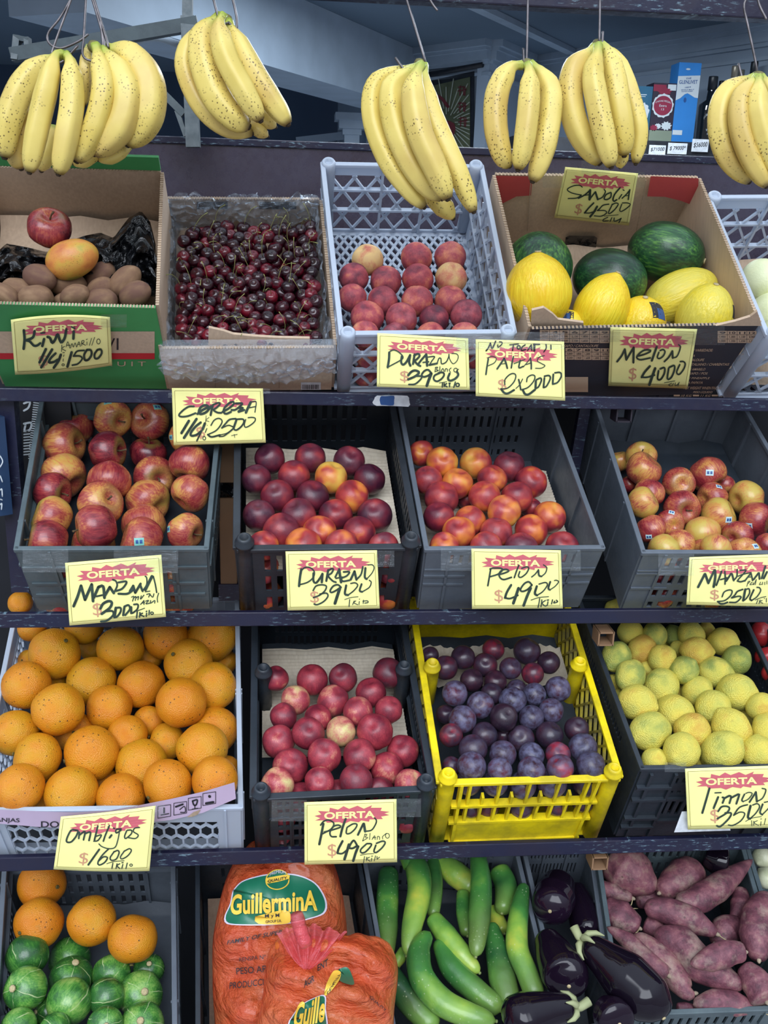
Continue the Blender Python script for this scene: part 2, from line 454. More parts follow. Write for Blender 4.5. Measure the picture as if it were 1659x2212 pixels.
def tubeveg(name, stops, along, speck=None, rough=.35, bump=(.1, 30), sc=4, stretch=(1, 1, 1), coat=0, tips=None):
    t = NT(name); v = t.coords('Object', stretch)
    n = t.noise(v, sc, 4)
    al = t.attr('along', 'GEOMETRY')
    f = t.math('ADD', t.math('MULTIPLY', n, 1.0), t.attr('hue'))
    c = t.ramp(f, [(p, srgb(h)) for p, h in stops])
    if along:   # list of (pos, hex, amount)
        for p0, p1, h, amt in along:
            z_, a_ = (0, 0, 0, 1), (amt, amt, amt, 1)
            c = t.mix(t.ramp(al, [(p0, z_), (p1, a_)] if p0 < p1 else [(p1, a_), (p0, z_)]), c, srgb(h))
    if speck:
        h, s2, thr, amt = speck
        vv = t.coords('Object', (1, 1, 1))
        d = t.vor(vv, s2)
        g = t.ramp(t.noise(vv, 17, 3), [(.47, (0, 0, 0, 1)), (.60, (1, 1, 1, 1))])
        c = t.mix(t.math('MULTIPLY', g, t.ramp(d, [(thr*.5, (amt,)*3+(1,)), (thr, (0, 0, 0, 1))])), c, srgb(h))
    t.set(Base_Color=c, Roughness=rough, Coat_Weight=coat, Coat_Roughness=.2)
    t.bump(t.noise(v, bump[1], 4), bump[0], .004)
    return t.m
M_['banana'] = tubeveg('banana_peel', [(.3, '#d3bb5c'), (.5, '#dfc96e'), (.72, '#cdb060')], [(.16, .02, '#93a83e', .9), (.95, 1.0, '#5c4420', .9)], ('#54391c', 190, .33, .9), .42, (.12, 40), 9)
M_['bcrown'] = plain('banana_crown', '#6f6a3c', .7, .3, 30)
M_['btip'] = plain('banana_tip', '#3a2c1c', .8, .2)
M_['cuke'] = tubeveg('cucumber_skin', [(.22, '#cfc84a'), (.34, '#86ad44'), (.5, '#43803a'), (.68, '#28562f'), (.85, '#1d3f2a')], [(.45, 1.0, '#93ac50', .5)], ('#b9c4a0', 120, .22, .5), .33, (.3, 60), 9, (1, 1, 1), .2)
def yam_mat():
    t = NT('sweet_potato_skin'); v = t.coords('Object'); al = t.attr('along', 'GEOMETRY')
    n = t.math('ADD', t.noise(v, 38, 6, .65), t.attr('hue'))
    c = t.ramp(n, [(.30, srgb('#98776c')), (.43, srgb('#85525a')), (.55, srgb('#6b3c48')), (.72, srgb('#472832'))])
    c = t.mix(t.ramp(t.noise(v, 16, 6, .7), [(.52, (0, 0, 0, 1)), (.68, (.75, .75, .75, 1))]), c, srgb('#a38f80'))
    d = t.vor(v, 70); g = t.ramp(t.noise(v, 22, 3), [(.48, (0, 0, 0, 1)), (.56, (1, 1, 1, 1))])
    c = t.mix(t.math('MULTIPLY', g, t.ramp(d, [(.10, (.7, .7, .7, 1)), (.22, (0, 0, 0, 1))])), c, srgb('#4a3a34'))
    t.set(Base_Color=c, Roughness=.55); t.bump(t.noise(v, 55, 6, .7), .55, .006); return t.m
M_['yam'] = yam_mat()
M_['carrot'] = tubeveg('carrot_skin', [(.3, '#e07a30'), (.7, '#c85a20')], [], None, .5, (.2, 80), 9)
# ------------------------------------------------------------------ unit fruit meshes (radius 1, stem pole +z)
def nz(p, s, sc, seed):
    return mnoise.noise(Vector(p)*sc+Vector((seed*3.1, seed*7.7, seed*1.3)))*s
def ball(name, mat, seed=0, n=28, rings=18, sx=1, sz=1, dim_t=0, dim_b=0, crease=0, lob=0, wob=.03, egg=0, tipz=0):
    b = MB(); prof = []
    for i in range(rings+1):
        a = math.pi*i/rings; a = min(max(a, .02), math.pi-.02)
        r = math.sin(a); z = -math.cos(a)
        prof.append((r, z))
    def fn(q, a, t):
        r = math.hypot(q.x, q.y); z = q.z
        k = 1+egg*z
        if lob: k *= 1+lob*math.cos(5*a)*max(0, -z)
        if crease:
            d = abs(((a+math.pi) % (2*math.pi))-math.pi)
            k *= 1-crease*math.exp(-(d/.22)**2)*min(1, r*1.2)
        x, y = q.x*k, q.y*k
        zz = z*sz
        if dim_t and z > 0: zz -= dim_t*math.exp(-(r/.30)**2)
        if dim_b and z < 0: zz += dim_b*math.exp(-(r/.25)**2)
        if tipz: zz += tipz*math.copysign(1, z)*math.exp(-(r/.22)**2)
        w = 1+nz((x, y, zz), wob, 1.3, seed+1)
        return Vector((x*sx*w, y*sx*w, zz*w))
    b.lathe(prof, n, fn=fn)
    return b.mesh(name, MAT[mat], True)
KINDS = {}
def kind(key, *vars): KINDS[key] = list(vars)
kind('apple', *[ball('apple', 'apple', i, sz=.88+.05*(i % 2), dim_t=.36, dim_b=.22, lob=.05, egg=.08, wob=.06) for i in range(3)])
kind('nect', *[ball('nectarine', 'nect', i, sz=.96, dim_t=.22, crease=.07, wob=.05, tipz=0) for i in range(3)])
kind('wnect', *[ball('nectarine', 'wnect', i, sz=.97+.05*i, dim_t=.20, crease=.06, wob=.06) for i in range(3)])
kind('dnect', *[ball('peach', 'nect', i, sz=.97, dim_t=.2, crease=.06, wob=.04) for i in range(3)])
kind('peach', *[ball('peach', 'peach', i, sz=.97, dim_t=.22, crease=.06, wob=.04) for i in range(3)])
kind('plum', *[ball('plum', 'plum', i, sz=.98, dim_t=.18, crease=.05, wob=.03) for i in range(3)])
kind('orange', *[ball('orange', 'orange', i, sz=.97+.05*(i-1), wob=.05, dim_t=.05) for i in range(3)])
kind('lemon', *[ball('lemon', 'lemon', i, sz=1.0+.08*i, wob=.07, tipz=.12) for i in range(3)])
kind('kiwi', *[ball('kiwi', 'kiwi', i, sx=.96, sz=1.42, wob=.05, dim_t=.04) for i in range(2)])
kind('cherry', *[ball('cherry', 'cherry', i, 16, 10, sz=.9, dim_t=.25, wob=.05) for i in range(3)])
kind('squash', *[ball('round_squash', 'squash', i, 28, 18, sz=.95, dim_t=.06, wob=.05) for i in range(3)])
kind('palemelon', ball('pale_melon', 'palemelon', 1, sz=1.0, wob=.03))
kind('tomato', ball('tomato', 'tomato', 1, sz=.85, dim_t=.2, lob=.03))
kind('onion', ball('onion', 'onion', 1, sz=.92, tipz=.15))
def small(name, mat, prof, n=8, z=0):
    b = MB(); b.lathe(prof, n, org=(0, 0, z)); return b.mesh(name, MAT[mat], True)
ME_STEM = MB(); ME_STEM.tube(smooth_path([(0, 0, .52), (.03, 0, .75), (.12, .02, .98)], 6), [.05, .045, .04, .04, .045, .06], 6)
ME_STEM = ME_STEM.mesh('stem', MAT['stem'], True)
ME_CSTEM = []
for s_ in range(4):
    b = MB(); k_ = [(.9, .2), (-.8, .6), (.5, -1.0), (-.4, -.5)][s_]
    b.tube(smooth_path([(0, 0, .65), (.15*k_[0], .15*k_[1], 1.6), (.8*k_[0], .8*k_[1], 2.6), (1.7*k_[0], 1.7*k_[1], 3.0)], 9), [.055, .04, .035, .035, .035, .035, .04, .05, .08], 5)
    ME_CSTEM.append(b.mesh('stem', MAT['cstem'], True))
ME_SCAR = small('stem_scar', 'scar', [(.01, .90), (.15, .93), (.17, 1.0), (.12, 1.06), (.01, 1.03)])
ME_NAVEL = small('navel', 'navel', [(.01, .90), (.085, .94), (.075, .985), (.03, .97), (.01, .95)])
ME_LTIP = small('stem_button', 'navel', [(.01, .98), (.10, 1.06), (.08, 1.13), (.01, 1.14)])
# ------------------------------------------------------------------ rows of the stand
ROWS = {1: (720, 46, 850, 878, 1.925, 1.8), 2: (1187, 30, 1321, 1351, 1.893, 1.8), 3: (1700, 24, 1830, 1859, 1.876, 1.8), 4: (2230, 20, 2345, 2375, 1.88, 1.8)}
YR, YB, ZB = {}, {}, {}
for k, (yr, th, b0, b1, db, dr) in ROWS.items():
    YR[k] = P(829, yr, dr).y
    YB[k] = P(829, b0, db).y
    ZB[k] = (hitY(829, b1, YB[k]).z, hitY(829, b0, YB[k]).z)
XL, XR = -1.15, 1.45
rack = empty('display_rack', (0, YB[4], 0), 'navy and purple painted steel rack with four tilted shelves carrying all the fruit crates', 'rack')
for k in (1, 2, 3, 4):
    b = MB(); b.box((XL, YB[k], ZB[k][0]), (XR, YB[k]+.012, ZB[k][1])); b.build('shelf_beam', M_['beam'], rack, bevel=.002)
YBOARD = YR[1]+.53
ztop = hitY(1000, 322, YBOARD).z
b = MB(); b.box((XL, YB[4]+.02, ZB[4][0]-.09), (XR, YBOARD, ZB[4][0]-.07)); b.build('gap_shade_deck', M_['gapshade'], rack)  # added dark deck that blackens the gaps between the lowest crates
zmid = ZB[1][1]+.06
b = MB(); b.box((XL, YBOARD, zmid), (XR, YBOARD+.03, ztop)); b.build('back_board', M_['board'], rack, bevel=.002)
b = MB(); b.box((XL, YBOARD+.004, .02), (XR, YBOARD+.026, zmid)); b.build('gap_shade_back', M_['gapshade'], rack)  # dark sheet, shade behind the lower shelves put into its colour
b = MB(); b.box((XL, YBOARD-.004, ztop-.012), (XR, YBOARD+.045, ztop+.004)); b.build('board_edge', M_['beam'], rack, bevel=.002)
for (x0, x1, y0, y1, key, nm) in ((8, 44, 1.0, 0, 'tube', 'upright'), ):
    p = hitY(26, 1000, YB[2]+.20); bb = MB(); bb.box((p.x-.018, p.y-.018, ZB[2][0]), (p.x+.018, p.y+.018, ZB[1][0]-.002)); bb.build('upright', M_['beam'], rack)
p = hitY(1238, 1000, YB[2]+.33); bb = MB(); bb.bar((p.x-.01, p.y, ZB[2][0]+.1), (p.x+.025, p.y, ZB[1][0]+.10), (0, 1, 0), .024, .02); bb.build('upright', M_['beam'], rack)
for (px, py, r_) in ((1342, 893, 1), (1303, 1372, 2), (1290, 1852, 3)):   # stub ends under the beams
    q = hitY(px, py, YB[r_]+.03); bb = MB()
    for (dx, dz, wx, wz) in ((-.015, 0, .003, .03), (.015, 0, .003, .03), (0, .0135, .03, .003), (0, -.0135, .03, .003)):
        bb.box((q.x+dx-wx/2, q.y-.02, q.z+dz-wz/2), (q.x+dx+wx/2, q.y+.02, q.z+dz+wz/2))
    bb.build('tube_stub', M_['wood'] if r_ > 1 else M_['tube'], rack)
# wooden post standing behind the crates of the second shelf
WY = YB[1]+.09
pa, pb = hitY(476, 1250, WY), hitY(511, 890, WY)
wp = empty('wooden_post', (pa.x, pa.y, pa.z-.02), 'rough wooden post with a black strap between the apple crate and the dark peach crate', 'post')
b = MB(); b.box((pa.x, pa.y, pa.z-.03), (pb.x-.004, pa.y+.05, ZB[1][0])); b.build('shaft', M_['wood'], wp, bevel=.003)
qs = hitY(490, 1058, WY); b = MB(); b.box((pa.x-.003, pa.y-.003, qs.z-.016), (pb.x, pa.y+.053, qs.z+.016)); b.build('strap', M_['blackbag'], wp)
b = MB(); b.box((pa.x-.004, pa.y-.004, pa.z-.05), (pb.x, pa.y+.054, pa.z-.012)); b.build('foot', M_['beam'], wp)
# sticker remnant on the top beam
q0, q1 = hitY(805, 853, YB[1]-.002), hitY(888, 879, YB[1]-.002)
stk = empty('torn_sticker', q0, 'torn blue and white sticker on the top shelf beam', 'sticker')
def rag(x0, x1, z0, z1, y, seed, n=22):
    b = MB(); pts = []
    cx, cz = (x0+x1)/2, (z0+z1)/2
    for i in range(n):
        a = 2*math.pi*i/n; c, s = math.cos(a), math.sin(a); k = max(abs(c), abs(s)); j = 1-.12*abs(math.sin(seed*9.1+i*2.7))
        pts.append((cx+c/k*(x1-x0)/2*j, cz+s/k*(z1-z0)/2*j))
    b.add([(x, y, z) for x, z in pts]+[(x, y-.0006, z) for x, z in pts], [tuple(range(n)), tuple(range(n, 2*n))[::-1]]+[(i, n+i, n+(i+1) % n, (i+1) % n) for i in range(n)])
    return b
M_['paperwhite'] = plain('torn_paper', '#d8dde2', .7, .12, 60)
xa, xb = q0.x, q1.x; za, zb = q1.z, q0.z
rag(xa, xb, za, zb, YB[1]-.0006, 3).build('paper', M_['paperwhite'], stk)
rag(xa+(xb-xa)*.18, xa+(xb-xa)*.58, za+.002, zb-.001, YB[1]-.0014, 5).build('blue_print', M_['st_blue'], stk)
# ------------------------------------------------------------------ text helper
_tc = {}
def glyphs(txt, bold=0.0):
    k = (txt, bold)
    if k not in _tc:
        cu = bpy.data.curves.new('t', 'FONT'); cu.body = txt; cu.offset = bold; cu.resolution_u = 4
        o = bpy.data.objects.new('t', cu); COL.objects.link(o)
        dg = bpy.context.evaluated_depsgraph_get(); dg.update()
        me = bpy.data.meshes.new_from_object(o.evaluated_get(dg))
        vs = [(v.co.x, v.co.y) for v in me.vertices]; fs = [tuple(p.vertices) for p in me.polygons]
        bpy.data.objects.remove(o); bpy.data.curves.remove(cu); bpy.data.meshes.remove(me)
        x0 = min(v[0] for v in vs); x1 = max(v[0] for v in vs); y0 = min(v[1] for v in vs); y1 = max(v[1] for v in vs)
        _tc[k] = ([((x-x0)/(x1-x0), (y-y0)/(y1-y0)) for x, y in vs], fs)
    return _tc[k]
def add_text(b, txt, fn, bold=0.0):
    vs, fs = glyphs(txt, bold)
    b.add([fn(u, v) for u, v in vs], fs)
def ribbon(b, pts, w, fn):       # pts 2D, ribbon of width w -> fn(x,y)
    pts = [Vector((p[0], p[1], 0)) for p in pts]
    L = sum((q-p).length for p, q in zip(pts, pts[1:]))
    sp = smooth_path(pts, max(3, min(26, int(L/(w*.6))+2))) if len(pts) > 2 else smooth_path(pts, 3)
    vs = []
    for i, p in enumerate(sp):
        d = (sp[min(i+1, len(sp)-1)]-sp[max(i-1, 0)])
        d = d.normalized() if d.length > 0 else Vector((1, 0, 0))
        q = Vector((-d.y, d.x, 0))*(w/2)
        vs += [fn(*(p+q).xy), fn(*(p-q).xy)]
    n = len(sp)
    b.add(vs, [(2*i, 2*i+1, 2*i+3, 2*i+2) for i in range(n-1)])
    for e in (sp[0], sp[-1]):
        c = [fn(e.x+math.cos(2*math.pi*k/8)*w/2, e.y+math.sin(2*math.pi*k/8)*w/2) for k in range(8)]
        b.add(c, [tuple(range(8))])
# ------------------------------------------------------------------ crates
class Crate: pass
def frame(row, FL, FR, BR, BL, ybot, theta=None, yoff=0):
    c = Crate(); th = rad(theta if theta is not None else ROWS[row][1])
    c.n = Vector((0, -math.sin(th), math.cos(th))); c.v = Vector((0, math.cos(th), math.sin(th))); c.u = Vector((1, 0, 0))
    mid = ((FL[0]+FR[0])/2, (FL[1]+FR[1])/2)
    c.P0 = hitY(mid[0], mid[1], YR[row]+yoff)
    c.FL, c.FR, c.BR, c.BL = [hit(x, y, c.P0, c.n) for x, y in (FL, FR, BR, BL)]
    lo, hi = .02, .5
    for _ in range(40):
        h = (lo+hi)/2
        if proj(c.P0-c.n*h)[1] < ybot: lo = h
        else: hi = h
    c.h = h; c.row = row
    c.fillc = None
    return c
def loc(c, p):
    d = p-c.P0
    return d.dot(c.u), d.dot(c.v), d.dot(c.n)
def sides(c, b):     # left and right limits at depth b inside the crate
    a0, b0, _ = loc(c, c.FL); a1, b1, _ = loc(c, c.BL); e0, f0, _ = loc(c, c.FR); e1, f1, _ = loc(c, c.BR)
    return a0+(a1-a0)*(b-b0)/(b1-b0), e0+(e1-e0)*(b-f0)/(f1-f0)
def slots(nx, rows, mx=.14, fill=.5, skip=()):
    xs = [0]; cols = []
    st = (1-2*mx)/nx
    for i in range(nx):
        xs += [mx+i*st+st*(1-fill)/2, mx+i*st+st*(1+fill)/2]
    xs.append(1); ys = [0]
    for r in rows: ys += [r[0], r[1]]
    ys.append(1)
    def solid(i, j): return not (i % 2 == 1 and j % 2 == 1 and (i//2) not in skip)
    return xs, ys, solid
def quadmid(q, u, v): return q[0]*(1-u)*(1-v)+q[1]*u*(1-v)+q[2]*u*v+q[3]*(1-u)*v
def lattice(b, q, n, nx, w, t, ny=None, cross=True):      # diamond bars in quad
    wx = (q[1]-q[0]).length; hy = (q[3]-q[0]).length
    st = 1/nx; k = st*wx/hy*1.55      # slope so that cells are tall diamonds
    for s in (1, -1):
        x = -1.0/k*st-st if s > 0 else 0
        i = 0
        xs = [i*st-(st/k if s > 0 else 0) for i in range(int(nx+1/k)+3)]
        for x0 in xs:
            # line u = x0 + s*v*(st/k)
            g = s*st/k
            v0, v1 = 0.0, 1.0
            def u(v): return x0+g*v
            # clip
            if g != 0:
                va, vb = (0-x0)/g, (1-x0)/g
                if va > vb: va, vb = vb, va
                v0, v1 = max(v0, va), min(v1, vb)
            if v1-v0 < .03: continue
            b.bar(quadmid(q, u(v0), v0), quadmid(q, u(v1), v1), n, w, t)
def hexes(b, q, n, nx, ny, w, t):
    sx, sy = 1/nx, 1/ny
    for j in range(ny+1):
        for i in range(nx+1):
            x = i*sx+(sx/2 if j % 2 else 0); y = j*sy
            pts = []
            for (dx, dy) in ((-.5, -.2), (-.5, .25), (0, .5), (.5, .25)):
                pts.append((x+dx*sx, y+dy*sy*1.25))
            for (p0, p1) in zip(pts, pts[1:]):
                c = lambda z: min(1, max(0, z))
                A, B = (c(p0[0]), c(p0[1])), (c(p1[0]), c(p1[1]))
                if abs(A[0]-B[0])+abs(A[1]-B[1]) > .01: b.bar(quadmid(q, *A), quadmid(q, *B), n, w, t)
def rails(c, low):      # two sloping square tubes of the rack carry each crate
    for u in (.22, .78):
        a = low(c.FL).lerp(low(c.FR), u)-c.n*.0165+c.v*.004; e = low(c.BL).lerp(low(c.BR), u)-c.n*.0165
        bb = MB(); bb.bar(a, e, c.n, .024, .024); bb.build('support_tube', M_['tube'], rack)
def crate(c, style, mat, label, cat='crate', taper=.03, group=None, floor=True, frontdrop=0):
    n, h = c.n, c.h
    ctr = (c.FL+c.FR+c.BR+c.BL)/4
    def low(p): return p+(ctr-p)*taper-n*h
    base = (low(c.FL)+low(c.FR)+low(c.BR)+low(c.BL))/4
    root = empty('cardboard_box' if style.startswith('box') else 'plastic_crate', base, label, 'box' if style.startswith('box') else cat, group)
    c.root = root
    T = {'front_wall': [low(c.FL), low(c.FR), c.FR, c.FL], 'back_wall': [low(c.BL), low(c.BR), c.BR, c.BL], 'side_wall': [low(c.FL), low(c.BL), c.BL, c.FL], 'side_wall.': [low(c.FR), low(c.BR), c.BR, c.FR]}
    c.T = T
    outs = {'front_wall': -c.v, 'back_wall': c.v, 'side_wall': -c.u, 'side_wall.': c.u}
    th = .004
    for nm, q in T.items():
        o = outs[nm]; b = MB(); name = nm.rstrip('.')
        f = nm == 'front_wall'; s_ = nm.startswith('side')
        nl = (q[1]-q[0]).cross(q[3]-q[0]).normalized()
        if nl.dot(o) < 0: nl = -nl
        if style == 'slot':
            rows = [(.10, .24), (.30, .44), (.50, .66)]
            b.panel(q, nl, th, *slots(10 if not s_ else 16, rows, .18, .42))
            for v in (.47, .28) if f else (): b.bar(quadmid(q, .02, v+.0), quadmid(q, .22, v), nl, .006, .014); b.bar(quadmid(q, .80, v), quadmid(q, .98, v), nl, .006, .014)
            for u in (.17, .83): b.bar(quadmid(q, u, 0), quadmid(q, u, 1), nl, .005, .014)
            b.bar(quadmid(q, 0, .74), quadmid(q, 1, .74), nl, .005, .014)
        elif style == 'solid':
            rows = [(.78, .93)] if f else [(.12, .22), (.32, .44), (.56, .74), (.82, .92)]
            b.panel(q, nl, th, *(slots(14, rows, .12, .4) if not s_ else ([0, 1], [0, 1], lambda i, j: True)))
            if f:
                for u in (.13, .86): b.bar(quadmid(q, u, 0), quadmid(q, u, 1), nl, .005, .014)
                for v in (.60, .46): b.bar(quadmid(q, .0, v), quadmid(q, .24, v-.01), nl, .005, .014); b.bar(quadmid(q, .78, v-.01), quadmid(q, 1, v), nl, .005, .014)
                b.bar(quadmid(q, .0, .70), quadmid(q, 1, .70), nl, .004, .012)
            else:
                for u in (.33, .68): b.bar(quadmid(q, u, 0), quadmid(q, u, 1), nl, .005, .010)
        elif style == 'plainback':
            if f: b.panel(q, nl, th, *slots(13, [(.06, .16), (.26, .38), (.48, .66), (.78, .94)], .12, .5))
            else: b.panel(q, nl, th, [0, 1], [0, 1], lambda i, j: True)
            for u in ((.12, .86) if f else (.3, .58, .84)): b.bar(quadmid(q, u, 0), quadmid(q, u, 1), nl, .005, .014)
            if f:
                for v in (.68, .42): b.bar(quadmid(q, 0, v), quadmid(q, .2, v), nl, .005, .014)
                b.bar(quadmid(q, 0, .72), quadmid(q, 1, .72), nl, .004, .012)
        elif style == 'posts':
            rows = [(.08, .26), (.36, .60), (.68, .92)]
            b.panel(q, nl, th, *slots(11 if not s_ else 18, rows, .13, .5))
        elif style == 'smallholes':
            b.panel(q, nl, th, *slots(17 if not s_ else 26, [(.06, .20), (.26, .40), (.46, .60), (.70, .80), (.86, .93)], .12, .62, skip=(6, 7, 8, 9, 10) if f else ()))
            for u in (.2, .8) if f else (): b.bar(quadmid(q, u, 0), quadmid(q, u, 1), nl, .004, .012)
            b.bar(quadmid(q, .04, .64), quadmid(q, .96, .64), nl, .004, .014)
        elif style == 'yellow':
            if f:
                b.panel(q, nl, th, [0, .12, .88, 1], [0, .32, .37], lambda i, j: i == 1 and j == 0)
                for v in (.36, .64): b.bar(quadmid(q, .08, v), quadmid(q, .92, v), nl, .007, .016)
                b.bar(quadmid(q, .1, .015), quadmid(q, .9, .015), nl, .006, .016)
                for i in range(9):
                    u = .17+i*.0825; b.bar(quadmid(q, u, .36), quadmid(q, u, .99 if i % 2 == 0 else .78), nl, .005, .012)
                for u in (.12, .88): b.bar(quadmid(q, u, 0), quadmid(q, u, 1), nl, .006, .016)
            elif nm == 'back_wall':
                b.panel(q, nl, th, [0, 1], [0, 1], lambda i, j: True)
            else:
                lattice(b, q, nl, 13, .005, .006)
                b.bar(quadmid(q, 0, .01), quadmid(q, 1, .01), nl, .012, .008)
        elif style == 'lattice':
            m = .07
            qq = [quadmid(q, m, .05), quadmid(q, 1-m, .05), quadmid(q, 1-m, .86), quadmid(q, m, .86)]
            lattice(b, qq, nl, 6 if not s_ else 9, .0050, .005)
            b.panel(q, nl, th, [0, m, 1-m, 1], [0, .05, .86, 1], lambda i, j: not (i == 1 and j == 1))
            for v in (.36, .66): b.bar(quadmid(q, 0, v), quadmid(q, 1, v), nl, .005, .010)
            for u in (.38, .66) if not s_ else (.25, .5, .75): b.bar(quadmid(q, u, 0), quadmid(q, u, 1), nl, .005, .010)
        elif style == 'hex':
            m = .09
            qq = [quadmid(q, m, .08), quadmid(q, 1-m, .08), quadmid(q, 1-m, .74), quadmid(q, m, .74)]
            hexes(b, qq, nl, 17 if not s_ else 20, 3 if not s_ else 4, .0036, .005)
            b.panel(q, nl, th, [0, m, 1-m, 1], [0, .07, .75, 1], lambda i, j: not (i == 1 and j == 1))
            for u in (.5, .52, .94, .06): b.bar(quadmid(q, u, 0), quadmid(q, u, 1), nl, .004, .014)
        elif style == 'ribbed':
            b.panel(q, nl, th, *slots(13 if not s_ else 24, [(.34, .54), (.66, .70), (.80, .88)], .2, .5, ))
            if f:
                for u in (.06, .2, .8, .94): b.bar(quadmid(q, u, 0), quadmid(q, u, .96), nl, .006, .020)
                for v in (.18, .32, .60, .78): b.bar(quadmid(q, .0, v), quadmid(q, .2, v), nl, .007, .024); b.bar(quadmid(q, .8, v), quadmid(q, 1., v), nl, .007, .024)
                for v in (.27, .60): b.bar(quadmid(q, .2, v), quadmid(q, .8, v), nl, .006, .020)
        b.build(name, mat[nm.rstrip('.')] if isinstance(mat, dict) else mat, root)
    mm = mat['rim'] if isinstance(mat, dict) else mat
    # rim flange
    b = MB(); w = .010
    if style not in ('posts', 'smallholes', 'yellow'):
        for p, q in ((c.FL, c.FR), (c.FR, c.BR), (c.BR, c.BL), (c.BL, c.FL)):
            d = (q-p).normalized()*.004
            b.bar(p-d, q+d, n, w, .009)
    else:
        for p, q in ((c.FL, c.FR), (c.FR, c.BR), (c.BR, c.BL), (c.BL, c.FL)): b.bar(p, q, n, .014, .008)
    b.build('rim', mm, root, bevel=.0015)
    if floor:
        q = [low(c.FL), low(c.FR), low(c.BR), low(c.BL)]
        b = MB()
        if style == 'lattice': lattice(b, q, n, 16, .006, .005); b.bar(q[0], q[1], n, .02, .005); b.bar(q[3], q[2], n, .02, .005); b.bar(q[0], q[3], n, .02, .005); b.bar(q[1], q[2], n, .02, .005)
        else: b.panel(q, n, .004, *slots(9, [(i/14+.02, i/14+.05) for i in range(1, 13)], .06, .7))
        b.build('floor', mm, root)
    rails(c, low)
    if style in ('posts', 'smallholes', 'yellow'):
        r = .016
        pl = [c.FL, c.FR]
        if style != 'posts': pl += [c.FL.lerp(c.BL, .56), c.FR.lerp(c.BR, .56)]
        for i, p in enumerate(pl):
            inn = c.u*(r*.9) if i % 2 == 0 else -c.u*(r*.9)
            if i >= 2: inn = inn*1.3
            p = p+inn+c.v*(r*.3)
            b = MB()
            b.lathe([(r*.95, -h*.97), (r*1.0, -.02), (r*1.0, .008), (r*1.12, .010), (r*1.12, .014), (r*.90, .017), (r*.86, .024), (r*.70, .028), (r*.48, .028), (r*.46, .012), (r*.01, .011)], 20, org=p, ax=n)
            b.build('corner_post', mm, root, True)
    elif style == 'lattice':
        for p, s in ((c.FL, 1), (c.FR, -1), (c.BL, 1), (c.BR, -1)):
            p = p+c.u*(.012*s)+c.v*(.0)
            b = MB(); b.lathe([(.013, -h*.95), (.0145, -.01), (.0145, .006), (.012, .010), (.008, .010), (.007, .002), (.001, .001)], 18, org=p, ax=n)
            b.build('corner_post', mm, root, True)
    return c
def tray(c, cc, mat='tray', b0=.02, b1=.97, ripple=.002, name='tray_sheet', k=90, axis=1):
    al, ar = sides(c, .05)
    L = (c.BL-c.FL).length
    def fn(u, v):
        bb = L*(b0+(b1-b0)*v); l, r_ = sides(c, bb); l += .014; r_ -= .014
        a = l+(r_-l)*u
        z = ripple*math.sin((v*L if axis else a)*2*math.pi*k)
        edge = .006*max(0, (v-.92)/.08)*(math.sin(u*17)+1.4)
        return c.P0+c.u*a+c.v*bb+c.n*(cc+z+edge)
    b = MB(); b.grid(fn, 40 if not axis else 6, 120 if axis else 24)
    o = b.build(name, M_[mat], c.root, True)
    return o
# ------------------------------------------------------------------ the crates and boxes
R1K = frame(1, (-70, 650), (336, 660), (347, 372), (-52, 360), 832, yoff=-.03)
R1C = frame(1, (349, 748), (721, 746), (690, 432), (357, 430), 838, yoff=.045)
R1W = frame(1, (737, 722), (1110, 718), (1040, 362), (697, 356), 843)
R1M = frame(1, (1148, 706), (1638, 696), (1508, 385), (1070, 378), 852)
R1P = frame(1, (1656, 722), (2045, 718), (1890, 425), (1530, 428), 856)
R2A = frame(2, (36, 1187), (446, 1186), (478, 866), (92, 862), 1318)
R2D = frame(2, (511, 1186), (903, 1182), (844, 858), (514, 858), 1322)
R2P = frame(2, (921, 1187), (1301, 1184), (1182, 862), (861, 862), 1316)
R2M = frame(2, (1389, 1194), (1790, 1196), (1600, 870), (1284, 866), 1320)
R3O = frame(3, (-52, 1752), (520, 1744), (512, 1296), (40, 1296), 1852)
R3N = frame(3, (547, 1724), (936, 1704), (862, 1296), (551, 1296), 1832)
R3P = frame(3, (950, 1692), (1339, 1680), (1221, 1296), (889, 1296), 1816)
R3L = frame(3, (1386, 1660), (1760, 1656), (1586, 1292), (1249, 1292), 1806)
R3T = frame(3, (1800, 1650), (2180, 1640), (1950, 1292), (1625, 1292), 1800)
R4S = frame(4, (-14, 2240), (378, 2238), (374, 1848), (12, 1852), 2340)
R4C = frame(4, (428, 2244), (842, 2238), (772, 1846), (427, 1848), 2335)
R4U = frame(4, (853, 2238), (1209, 2232), (1114, 1834), (785, 1844), 2330)
R4E = frame(4, (1222, 2230), (1328, 2210), (1274, 1832), (1131, 1836), 2325)
R4Y = frame(4, (1342, 2192), (1704, 2178), (1602, 1826), (1288, 1832), 2300)
R4Z = frame(4, (1722, 2178), (2100, 2170), (1940, 1826), (1612, 1828), 2300)
crate(R1W, 'lattice', M_['white'], 'milky white lattice crate holding red white-flesh peaches on the top shelf')
crate(R1P, 'lattice', M_['white'], 'milky white lattice crate of pale melons at the top right edge')
crate(R2A, 'slot', M_['greygreen'], 'grey-green slotted crate packed with striped apples above the 3000 card')
crate(R2D, 'posts', M_['black'], 'black crate with round corner posts holding dark peaches above the 3900 Durazno card')
crate(R2P, 'solid', M_['grey'], 'grey solid-sided crate of orange-red nectarines above the plain Pelon 4900 card')
crate(R2M, 'plainback', M_['grey'], 'grey slotted crate of stickered apples above the 2500 card')
crate(R3O, 'hex', M_['white'], 'white honeycomb crate heaped with oranges above the Ombligos card', taper=.015)
crate(R3N, 'smallholes', M_['dark'], 'dark crate with four stacking posts full of red nectarines above the Pelon Blanco card')
